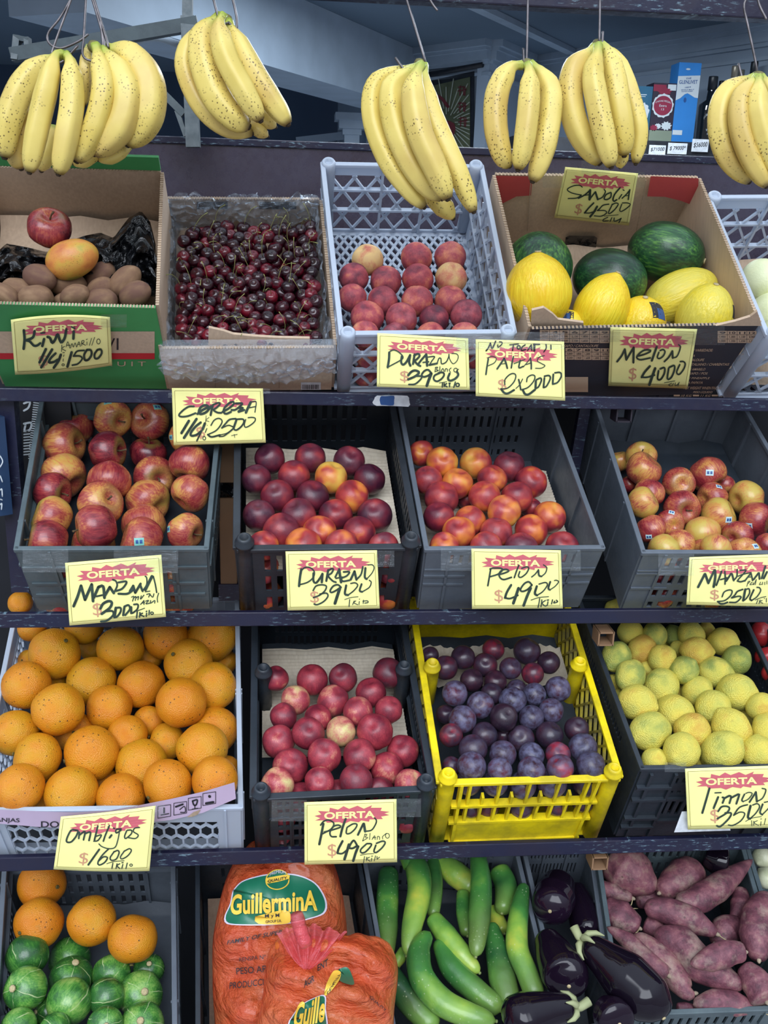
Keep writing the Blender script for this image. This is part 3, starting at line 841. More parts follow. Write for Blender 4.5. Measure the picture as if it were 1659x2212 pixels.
crate(R3P, 'yellow', {'front_wall': M_['yellow'], 'back_wall': M_['yellow'], 'side_wall': M_['ygrey'], 'rim': M_['yellow']}, 'bright yellow crate with stacking posts filled with purple plums')
crate(R3L, 'ribbed', M_['dark'], 'dark ribbed crate of lemons above the Limon card')
crate(R3T, 'ribbed', M_['dark'], 'dark crate of tomatoes at the right edge beside the lemons')
crate(R4S, 'slot', M_['grey'], 'grey crate of round green squashes and four oranges on the lowest shelf', taper=.02)
crate(R4C, 'solid', M_['dark'], 'dark grey crate holding the bagged carrots on the lowest shelf', taper=.02)
crate(R4U, 'solid', M_['grey'], 'grey crate of cucumbers on the lowest shelf', taper=.02)
crate(R4E, 'solid', M_['grey'], 'narrow grey crate of aubergines on the lowest shelf', taper=.02)
crate(R4Y, 'solid', M_['greygreen'], 'blue-grey crate full of sweet potatoes on the lowest shelf', taper=.02)
crate(R4Z, 'solid', M_['greygreen'], 'blue-grey crate of white onions at the lower right edge', taper=.02)
# ------------------------------------------------------------------ placing fruit
BALLS = []
def camdir(dx, dy):
    z = math.sqrt(max(0, 1-dx*dx-dy*dy)); return (RT*dx-UP*dy-fwd*z)
BV = {}
def bvh(me):
    if me.name not in BV: BV[me.name] = BVHTree.FromPolygons([v.co for v in me.vertices], [tuple(p.vertices) for p in me.polygons])
    return BV[me.name]
def patch(me, d, s, up, k=1.0, off=.012, n=4, asp=1.0):
    d = d.normalized(); t = up-d*up.dot(d); t.normalize(); w = d.cross(t); tr = bvh(me); b = MB()
    def fn(u, v):
        o = d*2.5+w*((u-.5)*2*s*asp)+t*((v-.5)*2*s)
        h = tr.ray_cast(o, -d)[0]
        if h is None: h = d
        return h+d*off
    b.grid(fn, n, n); return b
def sticker(o, dx, dy, style):
    Ri = o.matrix_basis.to_3x3().normalized().inverted()
    d = Ri@camdir(dx, dy); up = Ri@UP
    up = up+Ri@RT*random.uniform(-.25, .25)
    me = o.data
    st = put('sticker', patch(me, d, .155, up, asp=1.25).mesh('sticker', M_['st_green' if style == 0 else 'st_pale'], True), o)
    for sx_ in (-1, 1):
        q = (d+ (d.cross(up).normalized())*(.075*sx_)).normalized()
        put('sticker_mark', patch(me, q, .075, up, off=.02, n=3, asp=.75).mesh('sticker_mark', M_['st_blue'], True), st)
    return st
def place(c, key, crop, items, name, c0=-.02, hue=(0, .10), bloom=(0, 1), contact=.91, shrink=1.0, polar=None, clampb=True):
    x0, y0, s = crop; out = []
    for it in items:
        x, y, r = it[:3]; op = it[3] if len(it) > 3 else {}
        px, py, rp = x0+x/s, y0+y/s, r/s*shrink
        lift = op.get('c', c0)
        pos = hit(px, py, c.P0+c.n*lift, c.n)
        R = rp*depth(pos)/F
        dr = ray(px, py)
        if clampb:
            for _ in range(40):
                a, b_, cc = loc(c, pos)
                if b_ < R*1.02: pos = pos+dr*.002
                else: break
        a, b_, cc = loc(c, pos); l, r_ = sides(c, b_)
        a2 = min(max(a, l+R*.92+.006), r_-R*.92-.006) if not op.get('free') else a
        pos = pos+c.u*(a2-a)
        out.append([pos, R, op, (px, py), dr])
    for _ in range(60):      # separate along the line of sight
        mv = 0
        for i in range(len(out)):
            for j in range(i):
                A, B = out[i], out[j]
                d = (A[0]-B[0]); m_ = (A[1]+B[1])*contact-d.length
                if m_ > 0:
                    mv += 1
                    nr, fr = (A, B) if A[4].dot(c.n)*0+depth(A[0]) < depth(B[0]) else (B, A)
                    if loc(c, nr[0])[2] < nr[2].get('c', c0)+.3*nr[1]: nr[0] = nr[0]-nr[4]*m_*.3
                    fr[0] = fr[0]+fr[4]*m_*.3
        for A in out:
            for _k in range(30):
                if clampb and loc(c, A[0])[1] < A[1]*1.02: A[0] = A[0]+A[4]*.002
                else: break
            _, _, cc = loc(c, A[0])
            if cc < -c.h+A[1]+.006:
                A[0] = A[0]-A[4]*.003
        if not mv: break
    res = []
    vars_ = KINDS[key]
    for i, (pos, R, op, pp, dr) in enumerate(out):
        x_, y_, r_0 = items[i][:3]; R = min(R*1.12, r_0/s*shrink*depth(pos)/F)
        me = vars_[(i*7+3) % len(vars_)]
        if i < len(vars_) and False: pass
        o = bpy.data.objects.new(name, me); COL.objects.link(o)
        pole = op.get('pole')
        if pole is not None: zd = camdir(*pole)
        elif polar == 'up': zd = (c.n+Vector((random.uniform(-.5, .5), random.uniform(-.5, .5), random.uniform(-.2, .5)))).normalized()
        elif polar == 'side': zd = (Vector((random.uniform(-1, 1), random.uniform(-.6, .6), random.uniform(-.5, .5)))).normalized()
        else: zd = Vector((random.uniform(-1, 1), random.uniform(-1, 1), random.uniform(-1, 1))).normalized()
        q = Vector((0, 0, 1)).rotation_difference(zd).to_matrix().to_4x4()@Matrix.Rotation(op.get('spin', random.uniform(0, 6.28)), 4, 'Z')
        o.matrix_basis = Matrix.Translation(pos)@q@Matrix.Diagonal((R, R, R, 1))
        o['hue'] = op.get('h', random.uniform(*hue)); o['bloom'] = op.get('b', random.uniform(*bloom))
        BALLS.append((pos, R))
        res.append((o, pp, R, op))
    c.low = min([loc(c, q[0].matrix_basis.translation)[2]-q[2] for q in res if not q[3].get('low')])
    return res
ORD = ['first', 'second', 'third', 'fourth', 'fifth', 'sixth', 'seventh', 'eighth', 'ninth', 'tenth', 'eleventh', 'twelfth']
def label(res, noun, where, cat, group, key='d', words=None):
    for o, pp, R, op in res:
        if op.get('low'): tag(o, noun+' seen only through the openings of the front wall, '+where, cat, group)
    res = [q for q in res if not q[3].get('low')]
    rows = []; rest = sorted(res, key=lambda q: -q[1][1])
    rp = sum(q[2] for q in res)/len(res)
    while rest:
        y = rest[0][1][1]; rr = rest[0][2]*F/1.85
        rows.append([q for q in rest if q[1][1] > y-rr*.95]); rest = [q for q in rest if q[1][1] <= y-rr*.95]
    for i, row in enumerate(rows):
        row.sort(key=lambda q: q[1][0])
        for j, (o, pp, R, op) in enumerate(row):
            d = op.get('d', '')
            if not d and words:
                d = words[0] if o['hue'] < words[3] else (words[1] if o['hue'] < words[4] else words[2])
            rw = 'front row' if i == 0 else ('back row' if i == len(rows)-1 else ORD[i]+' row back')
            if len(row) == 1: ps = 'alone in the '+rw
            elif j == 0: ps = 'at left end of the '+rw
            elif j == len(row)-1: ps = 'at right end of the '+rw
            else: ps = ORD[j]+' from left in '+rw
            tag(o, ' '.join((d+' '+noun+' '+ps+', '+where).split()), cat, group)
def addpart(o, name, me):
    q = bpy.data.objects.new(name, me); COL.objects.link(q); q.parent = o; return q
# --- apples, left crate
CA1 = (0, 840, 3.19)
L = [(505, 262, 148, dict(h=.16, pole=(.1, -.9))), (775, 205, 138, dict(h=-.06, pole=(.72, .25), stk=(-.05, -.75))), (1035, 222, 144, dict(h=.06, pole=(-.28, -.15), stk=(.5, -.65))),
     (1262, 330, 112, dict(h=-.05, pole=(.9, 0), stk=(-.65, .1))), (440, 388, 158, dict(h=.0, pole=(.95, -.1))), (740, 428, 146, dict(h=.26, pole=(.97, 0))), (1020, 448, 132, dict(h=.25, pole=(.2, -.9))), (1310, 512, 145, dict(h=.1, pole=(-.2, .9))),
     (430, 600, 172, dict(h=0., pole=(.8, .5))), (755, 632, 156, dict(h=.07, pole=(.0, .9))), (1060, 605, 152, dict(h=.04, pole=(.55, .15))), (1315, 715, 142, dict(h=.02, pole=(-.6, .7))),
     (360, 715, 146, dict(h=.22, pole=(.95, .1), stk=(-.9, .3))), (690, 790, 165, dict(h=.02, pole=(.75, -.3))), (1015, 775, 165, dict(h=-.04, pole=(.8, .4))),
     (360, 890, 160, dict(h=-.15, pole=(-.85, -.35))), (660, 955, 165, dict(h=.12, pole=(-.9, .1))), (990, 930, 155, dict(h=-.02, pole=(.2, .9))), (1275, 985, 138, dict(h=.02, pole=(.9, .2), stk=(-.78, -.15))),
     (325, 1055, 160, dict(h=.08, pole=(-.9, -.2))), (640, 1075, 160, dict(h=.0, pole=(.9, 0))), (975, 1045, 172, dict(h=.06, pole=(-.9, -.3), stk=(.15, .02)))]+[(x, y, 150, dict(h=.05, c=-.075 if y < 1350 else -.125, low=1)) for x, y in ((300, 1290), (700, 1300), (1200, 1290), (330, 1440), (760, 1440), (1230, 1440))]
A1 = place(R2A, 'apple', CA1, L, 'apple', -.018, shrink=.97)
for o, pp, R, op in A1:
    if 'pole' in op and abs(op['pole'][0])+abs(op['pole'][1]) < 1.15: addpart(o, 'stem', ME_STEM)
    if 'stk' in op: sticker(o, op['stk'][0], op['stk'][1], 0)
label(A1, 'apple', 'grey-green apple crate', 'apple', 'apples in the grey-green crate', words=('yellowish', 'red-striped', 'dark red', -.03, .14))
tray(R2A, R2A.low-.002, 'dark', ripple=0)  # dark sheet painting the shaded gaps between the apples
# --- apples, right crate
CA2 = (1200, 840, 3.614)
L = [(500, 568, 95, dict(h=-.15, c=-.05)), (668, 530, 126, dict(h=-.12, pole=(-.1, -.5), stem=1)), (685, 632, 148, dict(h=.0, pole=(.6, -.7))), (735, 805, 125, dict(h=.03)), (960, 738, 132, dict(h=-.02, pole=(.05, .05))),
     (1185, 660, 152, dict(h=.02, pole=(.5, .8), stk=(-.2, 0))), (1325, 745, 85, dict(h=0, c=-.06)), (682, 890, 132, dict(h=-.16, pole=(.8, -.5))), (985, 928, 148, dict(h=.12, pole=(.17, .25), stem=1)),
     (1225, 850, 130, dict(h=.05, pole=(-.9, .1), stk=(.2, -.7))), (1495, 852, 145, dict(h=-.2, pole=(-.9, .2))), (745, 1092, 124, dict(h=.06, stk=(-.35, .5))), (890, 1050, 118, dict(h=.02, stk=(-.05, -.75))),
     (1270, 992, 150, dict(h=-.2, pole=(.8, -.4), stk=(.25, .2))), (1555, 1020, 146, dict(h=.12, pole=(.9, .2), stk=(-.6, .35))), (1140, 1122, 150, dict(h=-.2, pole=(.2, .9))), (1425, 1158, 132, dict(h=.12, pole=(-.75, .1))),
     (960, 1215, 132, dict(h=-.08)), (850, 1258, 135, dict(h=-.2)), (1250, 1255, 128, dict(h=-.12)), (1150, 1292, 125, dict(h=.02)), (1470, 1285, 140, dict(h=-.02, stk=(.5, -.5))), (1650, 1215, 100, dict(h=.06)), (566, 745, 70, dict(h=.2, c=-.06))]+[(x, y, 135, dict(h=.08, c=-.08 if y < 1450 else -.125, low=1)) for x, y in ((820, 1400), (1100, 1410), (1400, 1420), (860, 1590), (1180, 1600))]
A2 = place(R2M, 'apple', CA2, L, 'apple', -.03, shrink=.97)
for o, pp, R, op in A2:
    if op.get('stem'): addpart(o, 'stem', ME_STEM)
    if 'stk' in op: sticker(o, op['stk'][0], op['stk'][1], 1)
label(A2, 'apple', 'right-hand apple crate', 'apple', 'apples in the right grey crate', words=('yellow', 'red-striped', 'bright red', -.09, .09))
# --- peaches, black crate
C2D = (460, 840, 3.607)
L = [(445, 545, 125, dict(h=.30)), (758, 540, 125, dict(h=.24)), (1060, 565, 127, dict(h=.18)), (338, 705, 122, dict(h=.26)), (630, 678, 130, dict(h=.08)), (920, 692, 132, dict(h=-.28, d='yellow-topped')), (1220, 705, 127, dict(h=.32)),
     (500, 835, 135, dict(h=.2)), (775, 842, 135, dict(h=.26)), (1085, 842, 137, dict(h=-.08)), (360, 985, 130, dict(h=.28)), (670, 985, 142, dict(h=.14)), (955, 988, 137, dict(h=.16, d='scarred purple')), (1260, 988, 142, dict(h=.26)),
     (535, 1108, 148, dict(h=.08)), (830, 1115, 135, dict(h=-.12)), (1140, 1122, 135, dict(h=.12)), (395, 1222, 120, dict(h=.04)), (705, 1222, 148, dict(h=-.08)), (1000, 1225, 137, dict(h=.02)), (1330, 1235, 125, dict(h=.08))]+[(x, y, 125, dict(h=-.05+.1*(i % 2), c=-.075 if y < 1450 else -.125, low=1)) for i, (x, y) in enumerate(((400, 1400), (700, 1410), (1000, 1400), (1380, 1400), (420, 1600), (720, 1600), (1350, 1600)))]
D1 = place(R2D, 'dnect', C2D, L, 'peach', -.02, shrink=.98, polar='up')
for q in D1: q[0]['hue'] += .07
label(D1, 'peach', 'black post-cornered crate', 'peach', 'dark peaches in the black crate', words=('orange-red', 'red', 'dark maroon', .07, .27))
tray(R2D, R2D.low-.002, b1=.82)
# --- nectarines, grey crate
C2P = (840, 840, 3.386)
L = [(195, 472, 100, dict(h=.03)), (390, 540, 122, dict(h=-.12)), (635, 545, 119, dict(h=-.18)), (878, 570, 120, dict(h=.18)), (240, 668, 112, dict(h=.05)), (500, 692, 118, dict(h=-.1)), (755, 662, 113, dict(h=.0)), (1040, 682, 122, dict(h=.1)),
     (385, 802, 130, dict(h=.1)), (575, 805, 85, dict(h=.2, c=-.05)), (700, 788, 123, dict(h=-.05)), (935, 792, 120, dict(h=.07)), (1040, 872, 82, dict(h=.15, c=-.05)), (365, 938, 120, dict(h=.2)), (595, 968, 118, dict(h=-.08)), (845, 898, 128, dict(h=-.08)), (1175, 938, 123, dict(h=-.02)),
     (510, 1052, 127, dict(h=-.04)), (785, 1052, 122, dict(h=.02)), (1040, 1038, 128, dict(h=.0)), (405, 1150, 110, dict(h=-.06)), (710, 1158, 122, dict(h=.05)), (970, 1168, 128, dict(h=.1)), (1265, 1158, 125, dict(h=.06))]
N1 = place(R2P, 'nect', C2P, L, 'nectarine', -.02, shrink=.98, polar='up')
for q in N1: q[0]['hue'] += .03
label(N1, 'nectarine', 'grey solid-sided crate', 'nectarine', 'nectarines in the grey crate', words=('golden orange', 'orange-red', 'dark red', -.04, .08))
tray(R2P, R2P.low-.002, b1=.72)
# --- oranges
C3O = (0, 1300, 2.9625)
L = [(350, 332, 170), (205, 165, 95), (540, 152, 122), (770, 300, 152), (1060, 222, 152), (1378, 225, 162), (1205, 395, 163), (585, 510, 163), (905, 528, 152), (1455, 540, 158), (150, 535, 158), (370, 690, 168), (700, 677, 152), (1160, 645, 166),
     (90, 840, 148), (955, 765, 105, dict(c=-.06)), (485, 840, 132, dict(c=-.05)), (1465, 820, 150), (240, 1002, 165), (585, 972, 182), (815, 858, 132, dict(c=-.03)), (1065, 898, 125, dict(c=-.04)), (1295, 942, 172), (910, 1052, 172), (125, 1195, 162), (455, 1225, 178), (775, 1255, 158), (1075, 1168, 168), (1388, 1140, 155), (1500, 1060, 80, dict(c=-.06)),
     (580, 300, 80, dict(c=-.07)), (960, 352, 85, dict(c=-.07)), (1440, 385, 85, dict(c=-.07)), (350, 525, 85, dict(c=-.07)), (680, 1150, 85, dict(c=-.08)), (1350, 690, 85, dict(c=-.07)), (170, 375, 70, dict(c=-.06)), (255, 850, 80, dict(c=-.07)), (270, 1290, 60, dict(c=-.07))]
O1 = place(R3O, 'orange', C3O, L, 'orange', .005, hue=(-.25, .15), shrink=.975)
for o, pp, R, op in O1: addpart(o, 'navel', ME_NAVEL)
label(O1, 'orange', 'white honeycomb crate', 'orange', 'oranges in the honeycomb crate', words=('yellowish', 'plain', 'deep orange', -.1, .08))
# --- white nectarines
C3N = (520, 1310, 3.77)
L = [(285, 588, 108, dict(h=.12)), (585, 597, 130, dict(h=.06)), (833, 582, 120, dict(h=.2)), (1200, 542, 128, dict(h=.3)), (445, 762, 123, dict(h=-.2, d='yellow-topped')), (750, 772, 130, dict(h=0)), (1060, 702, 126, dict(h=.1)), (1205, 842, 116, dict(h=.06)), (350, 900, 112, dict(h=.14)), (630, 910, 116, dict(h=.04)), (955, 858, 126, dict(h=-.03)),
     (310, 1102, 138, dict(h=-.0)), (550, 1032, 136, dict(h=.14)), (815, 1020, 126, dict(h=-.27, d='pale yellow')), (1095, 1022, 151, dict(h=0)), (1320, 1178, 136, dict(h=.05)), (405, 1302, 150, dict(h=.07)), (680, 1217, 143, dict(h=.03, d='brown-speckled')), (970, 1217, 143, dict(h=0)), (1190, 1322, 140, dict(h=-.03)), (300, 1452, 138, dict(h=-.18)), (640, 1432, 128, dict(h=-.02)), (940, 1420, 138, dict(h=.2)), (1370, 1440, 118, dict(h=-.06)),
     (500, 1560, 135, dict(h=.08)), (800, 1548, 140, dict(h=0)), (1130, 1520, 130, dict(h=.2))]+[(x, y, 125, dict(h=.02, c=-.08 if y < 1800 else -.125, low=1)) for x, y in ((330, 1720), (640, 1730), (1350, 1720), (340, 1920), (1340, 1910))]
N2 = place(R3N, 'wnect', C3N, L, 'nectarine', -.02, shrink=.98, polar='up')
for q in N2: q[0]['hue'] += .04
label(N2, 'nectarine', 'dark four-post crate', 'nectarine', 'white-flesh nectarines in the dark crate', words=('pinkish', 'red', 'dark red', .04, .15))
tray(R3N, R3N.low-.002, b0=.30, b1=.86, ripple=.003, k=60); tray(R3N, R3N.low-.008, 'dark', b1=.9, ripple=0, name='liner')  # second, dark sheet paints the shade between the nectarines
# --- plums
C3P = (880, 1310, 3.456)
L = [(160, 365, 68, dict(b=.1)), (415, 382, 95, dict(b=.1, h=.1)), (642, 322, 86, dict(h=-.25, b=.1)), (893, 335, 106, dict(h=.1, b=.2)), (1055, 420, 88, dict(h=.1, b=.1)), (285, 457, 95, dict(h=-.05, b=.1)), (580, 437, 95, dict(h=-.05, b=.15)), (770, 462, 86, dict(h=0, b=.4)), (935, 502, 86, dict(h=-.25, b=.1)), (480, 552, 90, dict(h=.1, b=0)), (655, 562, 90, dict(h=.0, b=.0)), (815, 622, 80, dict(c=-.04)),
     (355, 650, 100, dict(b=1)), (630, 652, 86, dict(b=.1, h=.2)), (545, 737, 106, dict(b=.9)), (785, 702, 106, dict(b=1, h=.3)), (950, 657, 90, dict(b=1, h=.3)), (1125, 617, 99, dict(b=1.0)), (1075, 780, 98, dict(b=1)), (412, 842, 108, dict(b=1)), (720, 828, 110, dict(b=0, h=.25, d='brown-scarred')), (925, 832, 99, dict(b=.7, h=.3)), (325, 962, 92, dict(h=-.2, b=.1)), (575, 962, 102, dict(b=.2, h=.2)), (850, 987, 103, dict(b=.3)), (1060, 962, 108, dict(b=.1, h=.2)), (1265, 917, 97, dict(b=.1, h=.1)),
     (1310, 1052, 110, dict(b=.8, h=.3)), (490, 1062, 112, dict(b=.3)), (710, 1102, 106, dict(b=.8)), (925, 1112, 100, dict(b=1, h=.3)), (1125, 1105, 97, dict(h=-.3, b=.4)), (1370, 1187, 112, dict(b=.7, h=.3)), (480, 1192, 112, dict(b=1)), (330, 1192, 75, dict(h=-.1, b=.3, c=-.04)), (690, 1218, 96, dict(b=1)), (925, 1222, 106, dict(b=1)), (1140, 1205, 106, dict(h=-.2, b=.6)), (455, 1312, 102, dict(b=.6)), (655, 1322, 99, dict(b=1)), (860, 1335, 106, dict(b=.9)), (1080, 1315, 116, dict(b=1)), (1340, 1308, 116, dict(b=.2, h=.2)), (285, 805, 75, dict(c=-.05, b=.1)), (715, 960, 70, dict(c=-.05, b=.1)),
     (600, 1480, 95, dict(low=1, c=-.06, b=.1, h=-.1)), (850, 1490, 98, dict(low=1, c=-.06, b=.4)), (1110, 1470, 96, dict(low=1, c=-.06, b=.2, h=-.1)), (1310, 1450, 90, dict(low=1, c=-.06, b=.1)), (470, 1500, 80, dict(low=1, c=-.06, b=.1))]
PL = place(R3P, 'plum', C3P, L, 'plum', -.01, shrink=.975, polar='up', hue=(-.05, .15))
label(PL, 'plum', 'yellow crate', 'plum', 'plums in the yellow crate', words=('reddish', 'purple', 'blue-black', -.1, .15))
tray(R3P, R3P.low-.012, 'dark', b1=.93, ripple=0, name='liner'); tray(R3P, R3P.low+.002, b0=.62, b1=.84, ripple=.004, k=40, axis=0)  # dark sheet puts the shade between the plums into its colour
# --- lemons
C3L = (1240, 1310, 3.95)
L = [(480, 220, 112), (360, 430, 132, dict(h=-.3, d='green')), (580, 360, 116, dict(h=.3)), (755, 447, 126, dict(h=.12)), (690, 242, 106, dict(h=-.2)), (1000, 238, 113, dict(h=-.05)), (1275, 300, 128, dict(h=.1, pole=(.9, 0))), (1045, 385, 130, dict(h=.25, pole=(.95, 0))), (1385, 462, 127, dict(h=-.32, pole=(.1, -.5))), (940, 545, 127, dict(h=-.27, pole=(.6, -.7))),
     (1205, 562, 140, dict(h=-.12, pole=(.95, .1))), (480, 592, 132, dict(h=-.2)), (350, 655, 80, dict(c=-.05)), (745, 682, 155, dict(h=-.08)), (1050, 727, 130, dict(h=-.05, pole=(.35, -.6))), (1390, 732, 170, dict(h=-.05)), (540, 822, 160, dict(h=.05)), (855, 907, 165, dict(h=.0)), (1185, 872, 161, dict(h=-.06)), (1600, 862, 126, dict(h=.05)),
     (650, 1062, 166, dict(h=-.1)), (1010, 1062, 160, dict(h=.25, pole=(-.75, -.15))), (1340, 1042, 170, dict(h=.08)), (1640, 1052, 125, dict(h=.08)), (690, 1320, 118, dict(h=.05)), (920, 1232, 160, dict(h=.05)), (1262, 1232, 170, dict(h=-.1)), (1565, 1248, 146, dict(h=.05)), (1430, 935, 115, dict(c=-.05)), (620, 535, 75, dict(c=-.05)), (1130, 205, 75, dict(c=-.04, h=.2)), (850, 250, 90, dict(h=-.5, c=-.03, d='dark green')),
     (400, 770, 75, dict(c=-.06)), (920, 740, 70, dict(c=-.06)), (1080, 1330, 80, dict(c=-.05)), (760, 330, 75, dict(c=-.05)), (880, 360, 70, dict(c=-.05))]
LM = place(R3L, 'lemon', C3L, L, 'lemon', -.005, hue=(-.05, .1), shrink=.975)
for i, (o, pp, R, op) in enumerate(LM):
    if i % 2 == 0: addpart(o, 'stem_button', ME_LTIP)
label(LM, 'lemon', 'dark ribbed crate', 'lemon', 'lemons in the ribbed crate', words=('greenish', 'yellow', 'golden', -.11, .11))
# --- peaches, white crate
C1W = (680, 340, 3.687)
L = [(420, 818, 130, dict(h=-.22)), (810, 802, 130, dict(h=.02)), (1080, 798, 131, dict(h=.05)), (312, 958, 122, dict(h=.2)), (565, 987, 130, dict(h=.15)), (820, 972, 128, dict(h=.08)), (1085, 962, 131, dict(h=-.2)), (300, 1118, 118, dict(h=.12)), (540, 1148, 125, dict(h=.14)), (815, 1145, 129, dict(h=.02)), (1080, 1145, 131, dict(h=.06)), (418, 1275, 138, dict(h=.1)), (690, 1285, 131, dict(h=.12)), (950, 1290, 122, dict(h=.3)), (1205, 1260, 132, dict(h=.25)),
     (400, 1405, 112, dict(h=0)), (645, 1425, 115, dict(h=.25)), (925, 1432, 124, dict(h=.0)), (1190, 1425, 118, dict(h=.08)), (430, 1580, 110, dict(low=1, c=-.085, h=.02)), (400, 1730, 100, dict(low=1, c=-.12, h=.05)), (1250, 1580, 105, dict(low=1, c=-.085, h=.1))]
PW = place(R1W, 'peach', C1W, L, 'peach', -.055, shrink=.98, polar='up')
label(PW, 'peach', 'milky white lattice crate', 'peach', 'peaches in the white lattice crate', words=('yellow-cheeked', 'red', 'dark red', -.1, .11))
# --- pale melons / tomatoes / onions at the right edge
PM = place(R1P, 'palemelon', (1010, 350, 2.556), [(1625, 660, 125, dict(free=1)), (1680, 850, 130, dict(free=1)), (1720, 960, 110, dict(free=1))], 'pale_melon', -.05)
for (o, *_), tx in zip(PM, ('upper pale green melon at the right edge of the top shelf', 'middle pale green melon at the right edge of the top shelf', 'lowest pale green melon at the right edge of the top shelf')): tag(o, tx, 'melon', 'pale melons in the right white crate')
TM = place(R3T, 'tomato', (1240, 1310, 3.95), [(1600, 235, 110, dict(free=1)), (1640, 425, 100, dict(free=1)), (1680, 560, 90, dict(free=1))], 'tomato', -.02)
for (o, *_), tx in zip(TM, ('topmost red tomato at the right edge beside the lemons', 'second red tomato from the top at the right edge', 'third red tomato from the top at the right edge')): tag(o, tx, 'tomato', 'tomatoes at the right edge')
ON = place(R4Z, 'onion', (1110, 1820, 3.022), [(1630, 100, 72, dict(free=1)), (1655, 232, 72, dict(free=1))], 'onion', -.02)
for (o, *_), tx in zip(ON, ('upper white onion at the lower right edge', 'lower white onion beside the sweet potato crate')): tag(o, tx, 'onion', 'white onions at the right edge')
# --- squashes and oranges, lowest shelf
C4S = (0, 1820, 3.607)
L = [(212, 882, 170, dict(h=.1, pole=(.6, .6))), (545, 905, 168, dict(h=.12, pole=(.05, -.1))), (200, 1138, 172, dict(h=0, pole=(-.3, -.42))), (555, 1062, 176, dict(h=.1, c=-.045, pole=(.3, -.9))), (868, 1025, 152, dict(h=-.02, pole=(.12, .02))), (1158, 990, 128, dict(h=.12, pole=(.2, -.7))), (1095, 1182, 178, dict(h=-.1, pole=(.38, -.5))), (540, 1238, 185, dict(h=-.08, pole=(-.35, .4))), (830, 1200, 148, dict(h=.12, c=-.04, pole=(-.9, 0))), (365, 1320, 110, dict(h=.1, c=-.05)), (130, 1440, 148, dict(h=-.05, pole=(-.5, -.3))), (820, 1420, 142, dict(h=.05, pole=(.3, -.4))), (1110, 1425, 178, dict(h=-.08, pole=(.1, -.62))), (430, 1460, 132, dict(h=.1, pole=(.8, .3)))]
SQ = place(R4S, 'squash', C4S, L, 'round_squash', -.03, shrink=.975)
for i, (o, pp, R, op) in enumerate(SQ): addpart(o, 'stem_scar', ME_SCAR)
label(SQ, 'round squash', 'lowest left crate', 'squash', 'round green squashes in the lowest left crate', words=('pale green', 'green', 'dark green', -.03, .09))
lowS = R4S.low
O4 = place(R4S, 'orange', C4S, [(325, 325, 195, dict(h=.25)), (303, 628, 196, dict(h=.2, pole=(-.5, .05))), (715, 607, 190, dict(h=.0)), (1035, 752, 200, dict(h=.05))], 'orange', -.035, shrink=.975)
for (o, *_), tx in zip(O4, ('orange half hidden under the beam at the back of the squash crate', 'orange with a star-shaped stem mark touching the left squashes', 'dotted orange in the middle above the round squashes', 'orange nearest the crate wall above the round squashes')): tag(o, tx, 'orange', 'oranges in the squash crate'); addpart(o, 'navel', ME_NAVEL)
# --- kiwis, mango, apple in the green box
C1K = (0, 340, 4.253)
L = [(365, 1118, 118, dict(h=.2, pole=(.85, .3), d='reddish')), (605, 1168, 118, dict(h=0, pole=(-.95, -.1))), (920, 1108, 110, dict(h=.15, pole=(.75, -.5))), (1150, 1152, 112, dict(h=0, pole=(-.6, .75))), (1240, 1278, 112, dict(h=.1, pole=(.8, -.3))), (925, 1225, 100, dict(h=.05, pole=(.85, -.3))), (690, 1285, 98, dict(h=0, pole=(.9, -.2))), (155, 1235, 110, dict(h=0, pole=(.9, .2))), (40, 1275, 92, dict(h=.0)), (325, 1310, 118, dict(h=-.05, pole=(.95, 0))), (620, 1355, 100, dict(h=-.05, pole=(.95, 0))), (925, 1335, 112, dict(h=.1, pole=(.9, 0))), (-90, 1290, 100, dict(h=0))]
KW = place(R1K, 'kiwi', C1K, [(x, y-14, r*1.10, op) for x, y, r, op in L], 'kiwi', -.022)
label(KW, 'kiwi', 'green kiwi box', 'kiwi', 'kiwis in the green box', words=('light brown', 'brown', 'dark brown', -.02, .08))
